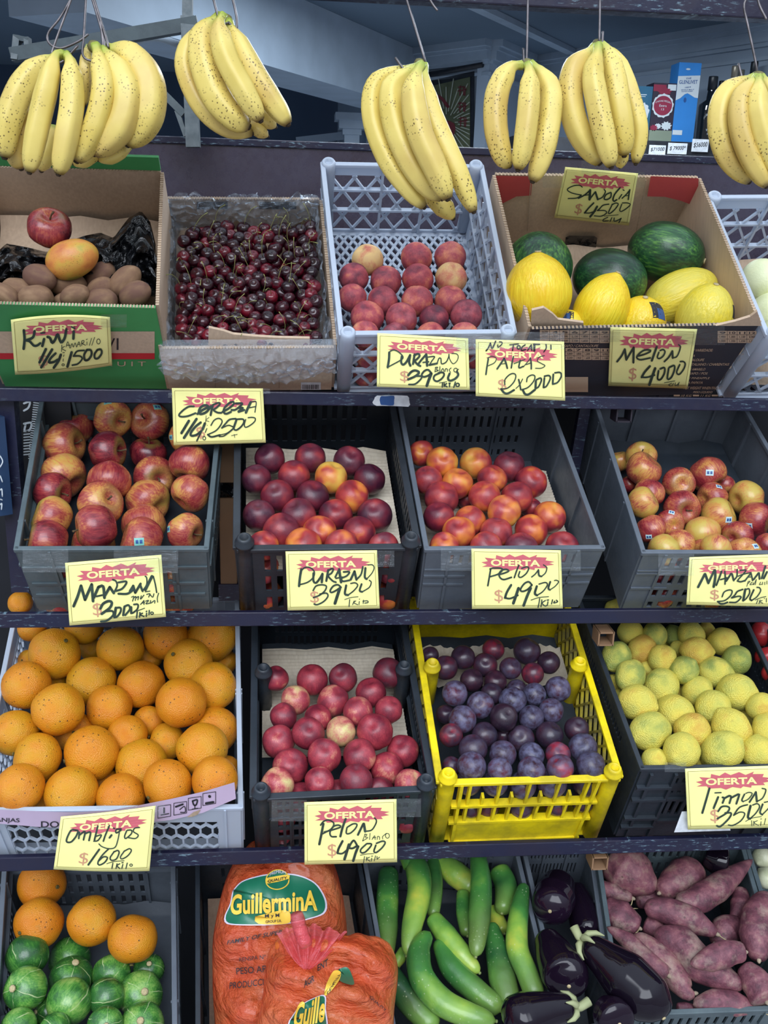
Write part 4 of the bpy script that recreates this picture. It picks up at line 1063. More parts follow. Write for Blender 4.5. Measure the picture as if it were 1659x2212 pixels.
# ------------------------------------------------------------------ cardboard boxes
def cbox(c, label, mats, taper=0.0, parts=True, nobackhole=True):
    n, h = c.n, c.h
    low = lambda p: p-n*h
    base = (low(c.FL)+low(c.FR)+low(c.BR)+low(c.BL))/4
    root = empty('cardboard_box', base, label, 'box'); c.root = root
    c.T = {'front_wall': [low(c.FL), low(c.FR), c.FR, c.FL], 'back_wall': [low(c.BL), low(c.BR), c.BR, c.BL], 'side_wall': [low(c.FL), low(c.BL), c.BL, c.FL], 'side_wall.': [low(c.FR), low(c.BR), c.BR, c.FR]}
    outs = {'front_wall': -c.v, 'back_wall': c.v, 'side_wall': -c.u, 'side_wall.': c.u}
    c.fn = None
    for nm, q in c.T.items():
        nl = (q[1]-q[0]).cross(q[3]-q[0]).normalized()
        if nl.dot(outs[nm]) < 0: nl = -nl
        b = MB()
        if nm == 'back_wall' and not nobackhole:
            b.panel(q, nl, .006, [0, .37, .58, 1], [0, .40, .62, 1], lambda i, j: not (i == 1 and j == 1))
        else: b.panel(q, nl, .006, [0, 1], [0, 1], lambda i, j: True)
        b.build(nm.rstrip('.'), mats.get(nm.rstrip('.'), M_['kraft']), root)
        if nm == 'front_wall': c.fq, c.fnl = q, nl
        # frayed corrugated edge
        e = MB(); k = 58
        a, z = q[3], q[2]
        for i in range(k):
            p, r = a.lerp(z, i/k), a.lerp(z, (i+.55)/k); e.bar(p+n*.0006+nl*.003, r+n*.0006+nl*.003, n, .0062, .0016)
        e.build('torn_edge', M_['cutedge'], root)
    q = [low(c.FL), low(c.FR), low(c.BR), low(c.BL)]
    b = MB(); b.panel(q, n, .004, [0, 1], [0, 1], lambda i, j: True); b.build('floor', M_['kraft2'], root)
    rails(c, low)
    return c
def onface(c, off=.0008):
    p0 = c.fq[0]+c.fnl*(.006+off)
    return lambda x, y: hit(x, y, p0, c.fnl)
def pquad(b, fn, x0, y0, x1, y1, n=1):
    b.add([fn(x0, y1), fn(x1, y1), fn(x1, y0), fn(x0, y0)], [(0, 1, 2, 3)])
def ptext(b, fn, txt, x0, y0, x1, y1, bold=0.0, slope=0.0):
    add_text(b, txt, lambda u, v: fn(x0+(x1-x0)*u, y1+(y0-y1)*v+slope*u), bold)
# kiwi box
cbox(R1K, 'green printed cardboard box holding kiwis a mango and a red apple', {'front_wall': M_['greencard'], 'back_wall': M_['kraft2'], 'side_wall': M_['kraft2']})
f = onface(R1K, .0006)
b = MB(); pquad(b, f, -80, 716, 334, 768); b.build('tan_band', M_['kraft'], R1K.root)
b = MB(); pquad(b, onface(R1K, .001), -80, 763, 334, 776); b.build('red_line', M_['print_red'], R1K.root)
b = MB(); ptext(b, onface(R1K, .0014), 'KIWI', 172, 731, 256, 756); b.build('lettering', M_['print_dark'], R1K.root, label='black KIWI lettering')
b = MB(); ptext(b, onface(R1K, .0014), 'F R U I T', 205, 781, 315, 791); b.build('lettering', M_['print_tan'], R1K.root, label='tan FRUIT lettering')
bq = R1K.T['back_wall']; nb = -R1K.v
b = MB(); o_ = R1K.n
b.hexa([bq[3]+o_*.002+R1K.v*.002, bq[2]+o_*.002+R1K.v*.002, bq[2]+o_*.002+R1K.v*.008, bq[3]+o_*.002+R1K.v*.008], [bq[3]+o_*.034+R1K.v*.002, bq[2]+o_*.034+R1K.v*.002, bq[2]+o_*.034+R1K.v*.008, bq[3]+o_*.034+R1K.v*.008]); b.build('back_flap', M_['greencard'], R1K.root)
hh = [hit(x, y, bq[0]+nb*.001, nb) for x, y in ((150, 497), (212, 497), (214, 480), (150, 480))]
b = MB(); b.add(hh, [(0, 1, 2, 3)]); b.build('hole_shade_patch', M_['blackbag'], R1K.root)  # flat black patch, the dark of a hand hole painted on
tray(R1K, -.125, 'kraft2', ripple=0)
# mango and apple in it
def ell(name, mat, pos, ax, radii, key=None, seed=0, wob=.05, egg=0, hue=0, n=32, dim=0, tip=0):
    me = ball(name, mat, seed, n, 22, dim_t=dim, egg=egg, wob=wob, tipz=tip)
    o = bpy.data.objects.new(name, me); COL.objects.link(o)
    z = Vector(ax).normalized(); x = z.orthogonal().normalized()
    q = Vector((0, 0, 1)).rotation_difference(z).to_matrix().to_4x4()
    o.matrix_basis = Matrix.Translation(pos)@q@Matrix.Diagonal((radii[0], radii[1], radii[2], 1)); o['hue'] = hue; o['bloom'] = 0
    return o
def inbox(c, crop, x, y, cc):
    x0, y0, s = crop; p = hit(x0+x/s, y0+y/s, c.P0+c.n*cc, c.n); return p, depth(p)/F/s
p, k = inbox(R1K, C1K, 665, 935, .0)
mango = ell('mango', 'mango', p, RT*.93+UP*.36, (178*k, 178*k, 245*k), seed=3, egg=-.08, hue=.02); tag(mango, 'yellow-orange mango lying above the kiwis', 'mango')
p, k = inbox(R1K, C1K, 455, 652, .0)
ap = bpy.data.objects.new('apple', KINDS['apple'][0]); COL.objects.link(ap); zd = camdir(.3, -.62)
ap.matrix_basis = Matrix.Translation(p)@Vector((0, 0, 1)).rotation_difference(zd).to_matrix().to_4x4()@Matrix.Diagonal((205*k, 205*k, 188*k, 1)); ap['hue'] = .2
addpart(ap, 'stem', ME_STEM); tag(ap, 'single dark red apple behind the mango in the green box', 'apple')
# crumpled black bag
def bagpt(u, v):
    x = -60+u*1490; y = 1230-v*480
    top = interp(u, [(0, 900), (.08, 790), (.22, 830), (.33, 870), (.45, 780), (.56, 720), (.66, 690), (.74, 740), (.83, 560), (.91, 490), (.97, 600), (1, 800)])
    y = 1280+(top-1280)*v
    px, py = 0+x/4.253, 340+y/4.253
    cc = -.085+.055*math.sin(math.pi*min(1, v*.9))+nz((u*9, v*5, 0), .035, 1.0, 3)+nz((u*22, v*12, 0), .016, 1.0, 5)
    if u > .72: cc += .02*v
    return hit(px, py, R1K.P0+R1K.n*cc, R1K.n)
b = MB(); b.grid(bagpt, 60, 30); bag = b.build('plastic_bag', M_['blackbag'], None, True)
sm = bag.modifiers.new('thick', 'SOLIDIFY'); sm.thickness = .003; sm.offset = -1
tag(bag, 'crumpled glossy black plastic bag under the kiwis and mango', 'bag')
# cherry box
cbox(R1C, 'plain brown cardboard box lined with clear film and full of cherries', {'back_wall': M_['kraft2'], 'side_wall': M_['kraft2']})
f = onface(R1C, .0008)
b = MB(); pquad(b, f, 650, 826, 693, 842); b.build('barcode_label', M_['paperwhite'], R1C.root, label='white barcode label')
b = MB(); fb = onface(R1C, .0014); xx = 653; random.seed(4)
while xx < 688: w_ = random.choice((.8, 1.2, 2)); pquad(b, fb, xx, 831, xx+w_, 841); xx += w_+random.choice((1, 1.4, 2))
b.build('barcode', M_['print_dark'], R1C.root)
for x_ in (465, 603): b = MB(); b.bar(f(x_, 815), f(x_, 838), R1C.fnl, .0012, .0006); b.build('crease', M_['cutedge'], R1C.root)
for (x0, x1) in ((425, 492), (560, 640)):
    q = R1C.T['back_wall']; b = MB(); nb = -R1C.v; g = [hit(x, y, q[0]+nb*.0015, nb) for x, y in ((x0, 452), (x1, 452), (x1, 436), (x0, 436))]; b.add(g, [(0, 1, 2, 3)]); b.build('slot_shade_patch', M_['blackbag'], R1C.root)  # flat black patches painting the shade inside two slots
# front flap inside the box
ff = lambda x, y, cc: hit(330+x/3.687, 380+y/3.687, R1C.FL+R1C.v*.018+Vector((0, 0, 0)), (R1C.v*.96-R1C.n*.25).normalized())
b = MB(); pts = [(445, 1210), (560, 1235), (640, 1262), (800, 1278), (1000, 1290), (1250, 1295), (1245, 1430), (440, 1430)]
g = [ff(x, y, 0) for x, y in pts]; g2 = [p_+R1C.v*.005 for p_ in g]; k = len(g)
b.add(g+g2, [tuple(range(k)), tuple(range(k, 2*k))[::-1]]+[(i, k+i, k+(i+1) % k, (i+1) % k) for i in range(k)]); b.build('front_flap', M_['kraft'], R1C.root)
# film liner
def ridge(u, v, s):
    q = 0
    for k, (a, b_) in enumerate(((1, .35), (.5, -1.2), (-.8, .9))): q += .5-abs(mnoise.noise(Vector(((u*a+v*b_)*s*1.7, (v*a-u*b_)*s*.5, k*5.3))))*1.6
    return q/3
def wrink(p, u, v, amp, s): return p+(-R1C.v*.8+R1C.n*.6)*(ridge(u, v, s*.55)*amp*.9)+Vector((nz((u*s, v*s, 1), amp, 1, 2), nz((u*s, v*s, 4), amp*1.5, 1, 6), nz((u*s, v*s, 9), amp, 1, 9)))
liner = empty('film_liner', R1C.root['_o'], 'crinkled clear plastic film lining the cherry box and hanging over its rim', 'plastic film')
Lc = R1C
def film_front(u, v):
    p = Lc.FL.lerp(Lc.FR, -.01+1.02*u); sag = math.sin(math.pi*u)
    d = -.006+.085*v*(.55+.45*sag)
    out = -.026*math.sin(min(1, v*4)*math.pi/2)
    return wrink(p-Lc.n*d*1.05+Lc.v*(out+.012*(1-min(1, v*5)))-Lc.v*.002, u*3, v, .011*min(1, v*3), 9)
b = MB(); b.grid(film_front, 130, 36); b.build('film_skirt', M_['film'], liner, True)
def film_back(u, v):
    p = Lc.BL.lerp(Lc.BR, u)
    d = -.015-.012*abs(math.sin(u*9))+.075*v*(.8+.4*abs(math.sin(u*7)))
    return wrink(p-Lc.n*d-Lc.v*(.012+.012*v), u*3, v, .011, 9)
b = MB(); b.grid(film_back, 130, 32); b.build('film_skirt', M_['film'], liner, True)
for s_, (p0, p1) in ((1, (Lc.FL, Lc.BL)), (-1, (Lc.FR, Lc.BR))):
    def film_side(u, v):
        p = p0.lerp(p1, u)
        return wrink(p-Lc.n*(-.008+.16*v)+Lc.u*(s_*(.006+.028*v)), u*3, v*2, .009, 8)
    b = MB(); b.grid(film_side, 90, 36); b.build('film_side', M_['film'], liner, True)
# cherries
random.seed(11)
cp = []; tries = 0
while len(cp) < 175 and tries < 30000:
    tries += 1
    x = random.uniform(392, 688); y = random.uniform(488, 738)
    if x < 388+(738-y)*.03 or x > 692-(738-y)*.075: continue
    if y < 505 and (x < 450) : continue
    if all((x-a)**2+((y-b_)*1.08)**2 > 18.4**2 for a, b_ in cp): cp.append((x, y))
cp += [(random.uniform(398, 676), random.uniform(500, 735)) for _ in range(100)]
NT_ = len(cp)-100
L = [(x, y, 15.4+random.uniform(-1, 1.2), dict(c=-.012-.030*max(0, (y-488))/250*0+random.uniform(-.004, .004) if i < NT_ else -.035, h=random.choice((-.2, -.05, .05, .12, .2)))) for i, (x, y) in enumerate(cp)]
CH = place(R1C, 'cherry', (0, 0, 1), L, 'cherry', -.02, polar='up', contact=.62)
for i, (o, pp, R, op) in enumerate(CH):
    tag(o, 'dark red cherry heaped in the film-lined cardboard box', 'cherry', 'cherries in the film-lined box')
    if i < NT_ and i % 2 == 0: addpart(o, 'stem', ME_CSTEM[(i//2) % 4])
tray(R1C, R1C.low-.003, 'kraft2', ripple=0)
# melon box
cbox(R1M, 'dark printed cardboard box with red corners holding watermelons and yellow melons', {'front_wall': M_['blackcard'], 'back_wall': M_['kraft'], 'side_wall': M_['kraft']})
hh = [hit(x, y, R1M.T['back_wall'][0]-R1M.v*.001, -R1M.v) for x, y in ((1219, 540), (1284, 543), (1287, 537), (1290, 514), (1284, 510), (1230, 509), (1222, 513))]
b = MB(); b.add(hh, [tuple(range(7))]); b.build('hole_shade_patch', M_['blackbag'], R1M.root)  # no opening cut: black patch paints the shade inside a hand hole
q = R1M.T['back_wall']; nb = -R1M.v
fbk = lambda x, y: hit(1010+x/2.556, 350+y/2.556, q[0]+nb*.001, nb)
for pts in ([(140, 75), (358, 80), (350, 185), (270, 190), (135, 258)], [(1012, 78), (1275, 90), (1272, 250), (1180, 215), (1090, 192), (992, 190)]):
    b = MB(); b.add([fbk(*p) for p in pts], [tuple(range(len(pts)))]); b.build('red_corner', M_['redcard'], R1M.root)
b = MB(); b.bar(fbk(985, 100), fbk(925, 420), nb, .0015, .001); b.build('crease', M_['cutedge'], R1M.root)
b = MB(); b.bar(fbk(350, 90), fbk(330, 380), nb, .0015, .001); b.build('crease', M_['cutedge'], R1M.root)
f0, f1 = onface(R1M, .0006), onface(R1M, .0012); C7 = lambda x, y: (1130+x/3.136, 690+y/3.136)
g0 = lambda x, y: f0(*C7(x, y)); g1 = lambda x, y: f1(*C7(x, y))
bd, bl = MB(), MB()
def table(x0, y0, x1, y1, rows, dy=0):
    nr, nc = len(rows), len(rows[0]); bt = MB()
    for i in range(nr):
        for j in range(nc):
            xa, xb = x0+(x1-x0)*j/nc, x0+(x1-x0)*(j+1)/nc; ya, yb = y0+(y1-y0)*i/nr+dy*j, y0+(y1-y0)*(i+1)/nr+dy*j
            pquad(bt, g0, xa+1.5, ya+1.5, xb-1.5, yb-1.5)
            if rows[i][j]: ptext(bd, g1, rows[i][j], xa+(xb-xa)*.22, ya+8, xb-(xb-xa)*.16, yb-6, .01)
    bt.build('table_print', M_['print_tan'], R1M.root, label='tan printed table')
table(112, 70, 585, 158, [['SIZE', '4', '5', '6', '7', '8', '9'], ['WEIGHT', '1,250', '2,500', '2,150', '1,850', '1,650', '1,450'], ['', '3,250', '2,500', '2,150', '1,850', '1,650', '1,450']], .6)
table(285, 192, 585, 274, [['6', '7', '8', '9', '11'], ['2,000', '1,850', '1,500', '1,100', '0,950'], ['2,250', '1,950', '1,600', '1,300', '1,100']], .6)
table(1316, 76, 1583, 160, [['9', '10', '11', '12'], ['1,450', '1,300', '1,100', '0,900'], ['1,500', '1,350', '1,250', '1,100']], .4)
for tx, x0, y0, x1, y1 in (('PIEL DE SAPO / CANTALOUPE', 190, 170, 505, 188), ('VARIEDAD / VARIEDADE:', 1040, 200, 1282, 218), ('GALIA', 1100, 238, 1162, 254), ('CANTALOUPE', 1080, 266, 1222, 283), ('CRISTAL ITALIANO / CHARENTAIS', 1040, 296, 1392, 313), ('AMARILLO / AMARELO', 1030, 330, 1230, 346), ('PIEL DE SAPO / POS', 1040, 358, 1245, 374), ('PI\u00d1A / PINEAPPLE', 1060, 388, 1260, 404), ('PAPAYA PAPAYA', 1050, 420, 1214, 436), ('NET WEIGHT WHEN PACKED', 1085, 455, 1348, 474), ('PESO L\u00cdQUIDO', 1150, 482, 1278, 502), ('10 KG', 1068, 510, 1137, 524), ('11 KG', 1200, 510, 1265, 524), ('12 KG', 1328, 510, 1390, 524),
    ('7\u00b0C', 1472, 232, 1504, 250), ('3\u00b0C', 1462, 263, 1494, 281), ('3\u00b0C', 1450, 295, 1482, 313), ('10\u00b0C', 1432, 327, 1472, 344), ('12\u00b0C', 1420, 357, 1462, 375), ('7\u00b0C', 1420, 388, 1452, 405), ('10\u00b0C', 1400, 420, 1442, 437)):
    bl = MB(); add_text(bl, tx, lambda u, v: g1(x0+(x1-x0)*u+8*v, y1+(y0-y1)*v), .006); bl.build('lettering', M_['print_tan'], R1M.root)
for x0 in (1020, 1150, 1278): b = MB(); pquad(b, g1, x0, 510, x0+42, 521); b.build('tick_box', M_['print_tan'], R1M.root)
bt = MB(); pquad(bt, g0, 285, 390, 440, 492); bt.build('blank_panel', M_['print_tan'], R1M.root)
bd.build('table_figures', M_['print_dark'], R1M.root)
for (x0, x1, dy) in ((0, 1, 0),):
    b = MB(); pts = [(355, 820), (420, 805), (470, 840), (500, 870), (640, 888), (640, 915), (350, 915)]
    fr = lambda x, y: hit(1010+x/2.556, 350+y/2.556, R1M.FL+R1M.v*.008, R1M.v)
    g = [fr(*p) for p in pts]; k = len(g); b.add(g+[p+R1M.v*.005 for p in g], [tuple(range(k)), tuple(range(k, 2*k))[::-1]]+[(i, k+i, k+(i+1) % k, (i+1) % k) for i in range(k)]); b.build('front_flap', M_['kraft'], R1M.root)
    b = MB(); pts = [(1370, 905), (1480, 880), (1560, 855), (1600, 825), (1625, 905)]; g = [fr(*p) for p in pts]; k = len(g); b.add(g+[p+R1M.v*.005 for p in g], [tuple(range(k)), tuple(range(k, 2*k))[::-1]]+[(i, k+i, k+(i+1) % k, (i+1) % k) for i in range(k)]); b.build('front_flap', M_['kraft'], R1M.root)
CM = (1010, 350, 2.556)
def big(nm, mat, x, y, cc, ax, rw, rl, lbl, cat, seed, hue=0, stem=True, egg=0, tip=0):
    p, k = inbox(R1M, CM, x, y, cc); dr = ray(CM[0]+x/CM[2], CM[1]+y/CM[2])
    for _ in range(60):
        if loc(R1M, p)[1] < rw*k*(1.03 if y < 840 else .97)+.012: p = p+dr*.002
    k = depth(p)/F/CM[2]
    axw = (RT*ax[0]-UP*ax[1]-fwd*ax[2]).normalized()
    o = ell(nm, mat, p, axw, (rw*k, rw*k, rl*k), seed=seed, wob=.02, egg=egg, hue=hue, n=48, tip=tip); tag(o, lbl, cat)
    if stem:
        me = small('stem_scar', 'scar', [(.01, .96), (.10, 1.0), (.10, 1.035), (.04, 1.02), (.01, 1.01)]); q = addpart(o, 'stem_scar', me); q.location = (0, 0, tip*.9)
    return o
big('watermelon', 'wmelon', 388, 585, -.09, (.2, -.9, .35), 190, 195, 'light-striped watermelon behind the tall yellow melon', 'watermelon', 1, -.1, False)
big('watermelon', 'wmelon', 785, 650, -.10, (.95, .25, .2), 168, 206, 'dark watermelon in the middle of the box', 'watermelon', 2, .12, False)
big('watermelon', 'wmelon', 1095, 500, -.09, (.9, .3, .3), 165, 210, 'largest dark green watermelon under the Sandia card', 'watermelon', 3, .08)
y1 = big('yellow_melon', 'melon', 390, 720, -.02, (-.05, -.93, .3), 186, 205, 'tall bright yellow melon at the left of the melon box', 'melon', 4, .15, True, -.03, .06)
y2 = big('yellow_melon', 'melon', 745, 800, -.05, (.35, -.85, .3), 150, 185, 'yellow melon with pointed top in front of the middle watermelon', 'melon', 5, .1, True, -.12, .07)
y3 = big('yellow_melon', 'melon', 1175, 745, -.10, (.88, -.42, .15), 145, 215, 'pale yellow melon lying under the largest watermelon', 'melon', 6, -.25, False, -.06)
y4 = big('yellow_melon', 'melon', 1310, 855, .0, (.15, -.8, .5), 155, 185, 'pale yellow melon at the right front corner of the box', 'melon', 7, -.25, True, -.05)
y5 = big('yellow_melon', 'melon', 945, 905, .0, (.05, -.75, .6), 148, 170, 'golden melon with a dark sticker above the Melon card', 'melon', 8, .2, True, -.05)
y6 = big('yellow_melon', 'melon', 545, 925, -.02, (.2, -.4, .8), 105, 115, 'half hidden yellow melon with a blue sticker at the front left', 'melon', 9, .0, False)
def mstick(o, x, y, sx_, sy_, mat):
    Ri = o.matrix_basis.to_3x3().normalized().inverted(); me = o.data
    d = Ri@camdir(x, y); q = put('sticker', patch(me, d, sx_, Ri@UP, off=.008, asp=sy_).mesh('sticker', mat, True), o)
mstick(y5, .55, -.35, .30, 1.2, M_['print_dark']); mstick(y5, .66, -.22, .19, 1.2, M_['st_blue']); mstick(y6, -.2, -.55, .30, 1.3, M_['print_dark']); mstick(y6, -.25, -.5, .18, 1.3, M_['st_blue']); mstick(y4, .86, .0, .2, .8, M_['print_dark'])
tray(R1M, -R1M.h+.03, 'kraft2', ripple=0)
tray(R1P, -R1P.h+.03, 'kraft2', ripple=0)
# pink printed liner of the orange crate
g_ = R3O; e0 = hit(-60, 1752, g_.FL+g_.v*.012, (g_.v-g_.n*.1).normalized())
plp, pln = g_.FL-g_.v*.012, (-g_.v*.97+g_.n*.12).normalized()
C5 = lambda x, y: (x/2.9625, 1300+y/2.9625)
pf = lambda x, y, o=0: hit(*C5(x, y), plp+pln*o, pln)
up_ = [(-160, 1325), (0, 1330), (240, 1340), (480, 1348), (700, 1335), (900, 1300), (1100, 1260), (1300, 1215), (1500, 1155)]
dn_ = [(-160, 1400), (0, 1420), (240, 1440), (480, 1450), (700, 1440), (900, 1420), (1100, 1395), (1300, 1350), (1510, 1260)]
pl_ = empty('printed_liner', pf(600, 1400), 'pink printed cardboard strip lining the front of the orange crate', 'cardboard')
b = MB(); k = len(up_); b.add([pf(*p) for p in up_]+[pf(*p) for p in dn_]+[pf(p[0], p[1], -.004) for p in up_]+[pf(p[0], p[1], -.004) for p in dn_], [(i, i+1, k+i+1, k+i) for i in range(k-1)]+[(2*k+i, 3*k+i, 3*k+i+1, 2*k+i+1) for i in range(k-1)]+[(i, 2*k+i, 2*k+i+1, i+1) for i in range(k-1)]+[(k+i, k+i+1, 3*k+i+1, 3*k+i) for i in range(k-1)]); b.build('strip', M_['pinkcard'], pl_)
pg = lambda x, y: pf(x, y, .0012); SYM = [(1010, 1310), (1112, 1290), (1205, 1258), (1298, 1228)]; SB = [MB() for _ in SYM]
for b, (x, y) in zip(SB, SYM):
    for p0, p1 in (((0, 0), (82, -12)), ((82, -12), (82, 62)), ((82, 62), (0, 76)), ((0, 76), (0, 0))): ribbon(b, [(x+p0[0], y+p0[1]), (x+p1[0], y+p1[1])], 4, pg)
for (pts, w) in (([(1232, 1275), (1262, 1268), (1255, 1300), (1240, 1300), (1232, 1275)], 10), ([(1247, 1300), (1247, 1325)], 6), ([(1230, 1328), (1265, 1322)], 6), ([(1318, 1290), (1365, 1282)], 14), ([(1340, 1245), (1342, 1247)], 18), ([(1150, 1330), (1180, 1310), (1185, 1345), (1155, 1348)], 6), ([(1030, 1365), (1080, 1356)], 6), ([(1125, 1312), (1170, 1296)], 12), ([(1050, 1320), (1050, 1350)], 10)): ribbon(SB[min(3, max(0, int((sum(p[0] for p in pts)/len(pts)-1005)//98)))], pts, w, pg)
for b in SB: b.build('handling_symbol', M_['print_dark'], pl_)
for a_ in (('NARANJAS', -140, 1378, 125, 1412, .01, 8), ('DO BRASIL', 262, 1405, 640, 1445, .01, 0)): b = MB(); ptext(b, pg, *a_); b.build('lettering', M_['print_dark'], pl_)
b = MB(); b.add([pg(x, y) for x, y in ((1195, 1380), (1240, 1345), (1285, 1330), (1265, 1362), (1235, 1375))], [(0, 1, 2, 3, 4)]); b.build('tear', M_['cutedge'], pl_)
# ------------------------------------------------------------------ long vegetables
def veg(c, crop, pts, rr, lift, name, mat, n=18, N=26, prof=None, wob=.0, hue=None, seed=0, shape=None, liftend=None):
    x0, y0, s = crop; P3 = []
    for i, (x, y) in enumerate(pts):
        l = lift if liftend is None else lift+(liftend-lift)*i/(len(pts)-1)
        P3.append(hit(x0+x/s, y0+y/s, c.P0+c.n*l, c.n))
    sp = smooth_path(P3, N); k = sum(depth(p) for p in P3)/len(P3)/F/s
    radii = []
    for i in range(N):
        t = i/(N-1)
        r = interp(t, [(j/(len(rr)-1), q) for j, q in enumerate(rr)]) if hasattr(rr, '__len__') else rr
        e = 1.0
        ends = prof or (.10, .10)
        if t < ends[0]: e = math.sqrt(max(0.0, 1-((ends[0]-t)/ends[0])**2))
        if t > 1-ends[1]: e = min(e, math.sqrt(max(0.0, 1-((t-1+ends[1])/ends[1])**2)))
        radii.append(max(.03, e)*r*k)
    org = sp[N//2]
    b = MB(); b.tube(sp, radii, n, True, shape)
    if wob:
        cs = [sp[i//n] for i in range(len(b.v))]
        b.v = [c_+(v-c_)*(1+nz(v, wob, 22, seed)+nz(v, wob*.5, 60, seed)) for v, c_ in zip(b.v, cs)]
    me = b.mesh(name, MAT[mat], True, org, True)
    o = bpy.data.objects.new(name, me); COL.objects.link(o); o.location = org
    o['hue'] = random.uniform(-.06, .06) if hue is None else hue; o['_o'] = tuple(org)
    return o, sp, radii
def rel(o, b, name, mat, smooth=True):
    q = bpy.data.objects.new(name, b.mesh(name, mat, smooth, o.location)); COL.objects.link(q); q.parent = o; return q
CU = (760, 1820, 3.456)
CUK = [([(275, 190), (264, 480), (262, 700), (250, 875)], [78, 85, 82, 55], .0, .0, 'straight cucumber at the left edge of the crate', 0),
 ([(360, 130), (470, 160), (505, 350), (450, 620), (410, 850)], [75, 95, 90, 75, 40], .035, -.02, 'curved cucumber hanging second from the left', 1),
 ([(600, 60), (625, 330), (602, 565)], [50, 55, 48], -.01, .05, 'short cucumber with a yellow end behind the curved ones', 2),
 ([(620, 110), (760, 220), (930, 360)], [70, 95, 85], -.02, -.2, 'yellowed fat cucumber at the back of the crate', 3),
 ([(830, 360), (832, 520), (865, 700)], [48, 55, 50], -.01, -.05, 'short slim cucumber in the middle of the crate', 4),
 ([(935, 60), (965, 300), (950, 580), (925, 855)], [60, 82, 82, 50], .05, .12, 'long dark cucumber hanging in the middle', 5),
 ([(1090, 190), (1150, 330), (1120, 530)], [80, 86, 58], .0, .02, 'thick cucumber end at the upper right of the crate', 6),
 ([(590, 540), (740, 740), (870, 890), (955, 975)], [60, 85, 80, 38], .02, -.12, 'yellow-green cucumber slanting across the middle', 7),
 ([(1290, 300), (1245, 540), (1235, 780), (1310, 980), (1390, 1190)], [45, 72, 84, 80, 80], .04, -.06, 'light green cucumber along the right wall', 8),
 ([(1030, 600), (1090, 830), (1130, 1030), (1190, 1240)], [55, 90, 105, 85], .01, .12, 'dark scarred cucumber beside the right one', 9),
 ([(585, 665), (505, 800), (520, 1000), (660, 1180), (880, 1290), (1080, 1335)], [48, 88, 102, 98, 88, 60], .05, .02, 'large hooked cucumber in front', 10),
 ([(640, 720), (750, 940), (930, 1110), (1120, 1260)], [55, 88, 90, 75], .015, -.0, 'cucumber curving under the yellow-green one', 11),
 ([(250, 900), (350, 1080), (480, 1240), (640, 1390)], [60, 92, 95, 80], .02, .14, 'dark cucumber at the lower left beside the carrot bag', 12),
 ([(395, 800), (355, 870), (318, 935)], [42, 45, 28], .0, 0, 'small cucumber tip between the two left cucumbers', 13),
 ([(1050, 480), (1090, 590), (1140, 680)], [50, 62, 60], -.03, -.22, 'yellow cucumber behind the right ones', 14)]
for pts, rr, lift, hue, tx, sd in CUK:
    o, sp, ra = veg(R4U, CU, pts, rr, lift-.03, 'cucumber', 'cuke', 18, 28, (.07, .12), .03, hue, sd); tag(o, tx, 'cucumber', 'cucumbers in the lowest crate')
    b = MB(); b.lathe([(.001, -.002), (.0034, -.001), (.0034, .001), (.002, .0025), (.001, .0025)], 8, org=sp[-1], ax=sp[-1]-sp[-2]); rel(o, b, 'tip', M_['cuketip'])
tray(R4U, -R4U.h+.05, 'dark', ripple=0)
# aubergines
CE = (1110, 1820, 3.022)
def egg(pts, rr, lift, tx, calyx=0, blossom=True, le=None):
    o, sp, ra = veg(R4E, CE, pts, rr, lift, 'aubergine', 'egg', 28, 30, (.10, .22), 0, 0, 0, None, le); tag(o, tx, 'aubergine', 'aubergines in the lowest crate')
    if blossom:
        b = MB(); b.lathe([(.001, -.003), (.0042, -.001), (.0036, .001), (.001, .0014)], 8, org=sp[-1], ax=sp[-1]-sp[-2]); rel(o, b, 'blossom_scar', M_['scar'])
    if calyx:
        d = (sp[0]-sp[2]).normalized(); b = MB(); R = ra[4]*1.03; x = d.orthogonal().normalized(); w = d.cross(x); base = sp[0]
        for k in range(5):
            a = 2*math.pi*k/5; q = x*math.cos(a)+w*math.sin(a); t_ = w*math.cos(a)-x*math.sin(a)
            b.tube([base+d*.003, base+q*R*.55-d*R*.02, base+q*R*.92-d*R*.35, base+q*R*1.12-d*R*.85], [.006, .0075, .005, .001], 6)
        b.tube([base, base+d*.012, base+d*.03+x*.008], [.010, .008, .009], 8); rel(o, b, 'calyx', M_['calyx'])
    return o
egg([(300, 250), (262, 370), (235, 450)], [105, 138, 120], .0, 'round-ended aubergine facing out at the top of the crate', le=.05)
egg([(390, 270), (440, 420), (500, 640)], [60, 100, 110], -.03, 'dark aubergine half hidden at the back right', blossom=False)
egg([(195, 590), (270, 740), (345, 880), (360, 940)], [70, 120, 155, 140], .03, 'aubergine with a scarred end below the round one', le=.06)
egg([(455, 640), (590, 760), (780, 930), (930, 1080), (980, 1150)], [75, 120, 172, 165, 120], .075, 'largest glossy aubergine lying diagonally over the crate', 1)
egg([(395, 1075), (250, 1090), (60, 1140), (-60, 1190)], [75, 110, 150, 140], .08, 'aubergine lying sideways at the bottom with its stem to the right', 1, False)
egg([(560, 1090), (640, 1130), (690, 1190)], [90, 125, 125], .06, 'aubergine pointing out at the bottom edge', le=.09)
egg([(1240, 70), (1330, 110), (1400, 130)], [70, 100, 105], .03, 'aubergine lying at the back of the sweet potato crate', blossom=True)
tray(R4E, -R4E.h+.05, 'grey', ripple=0)
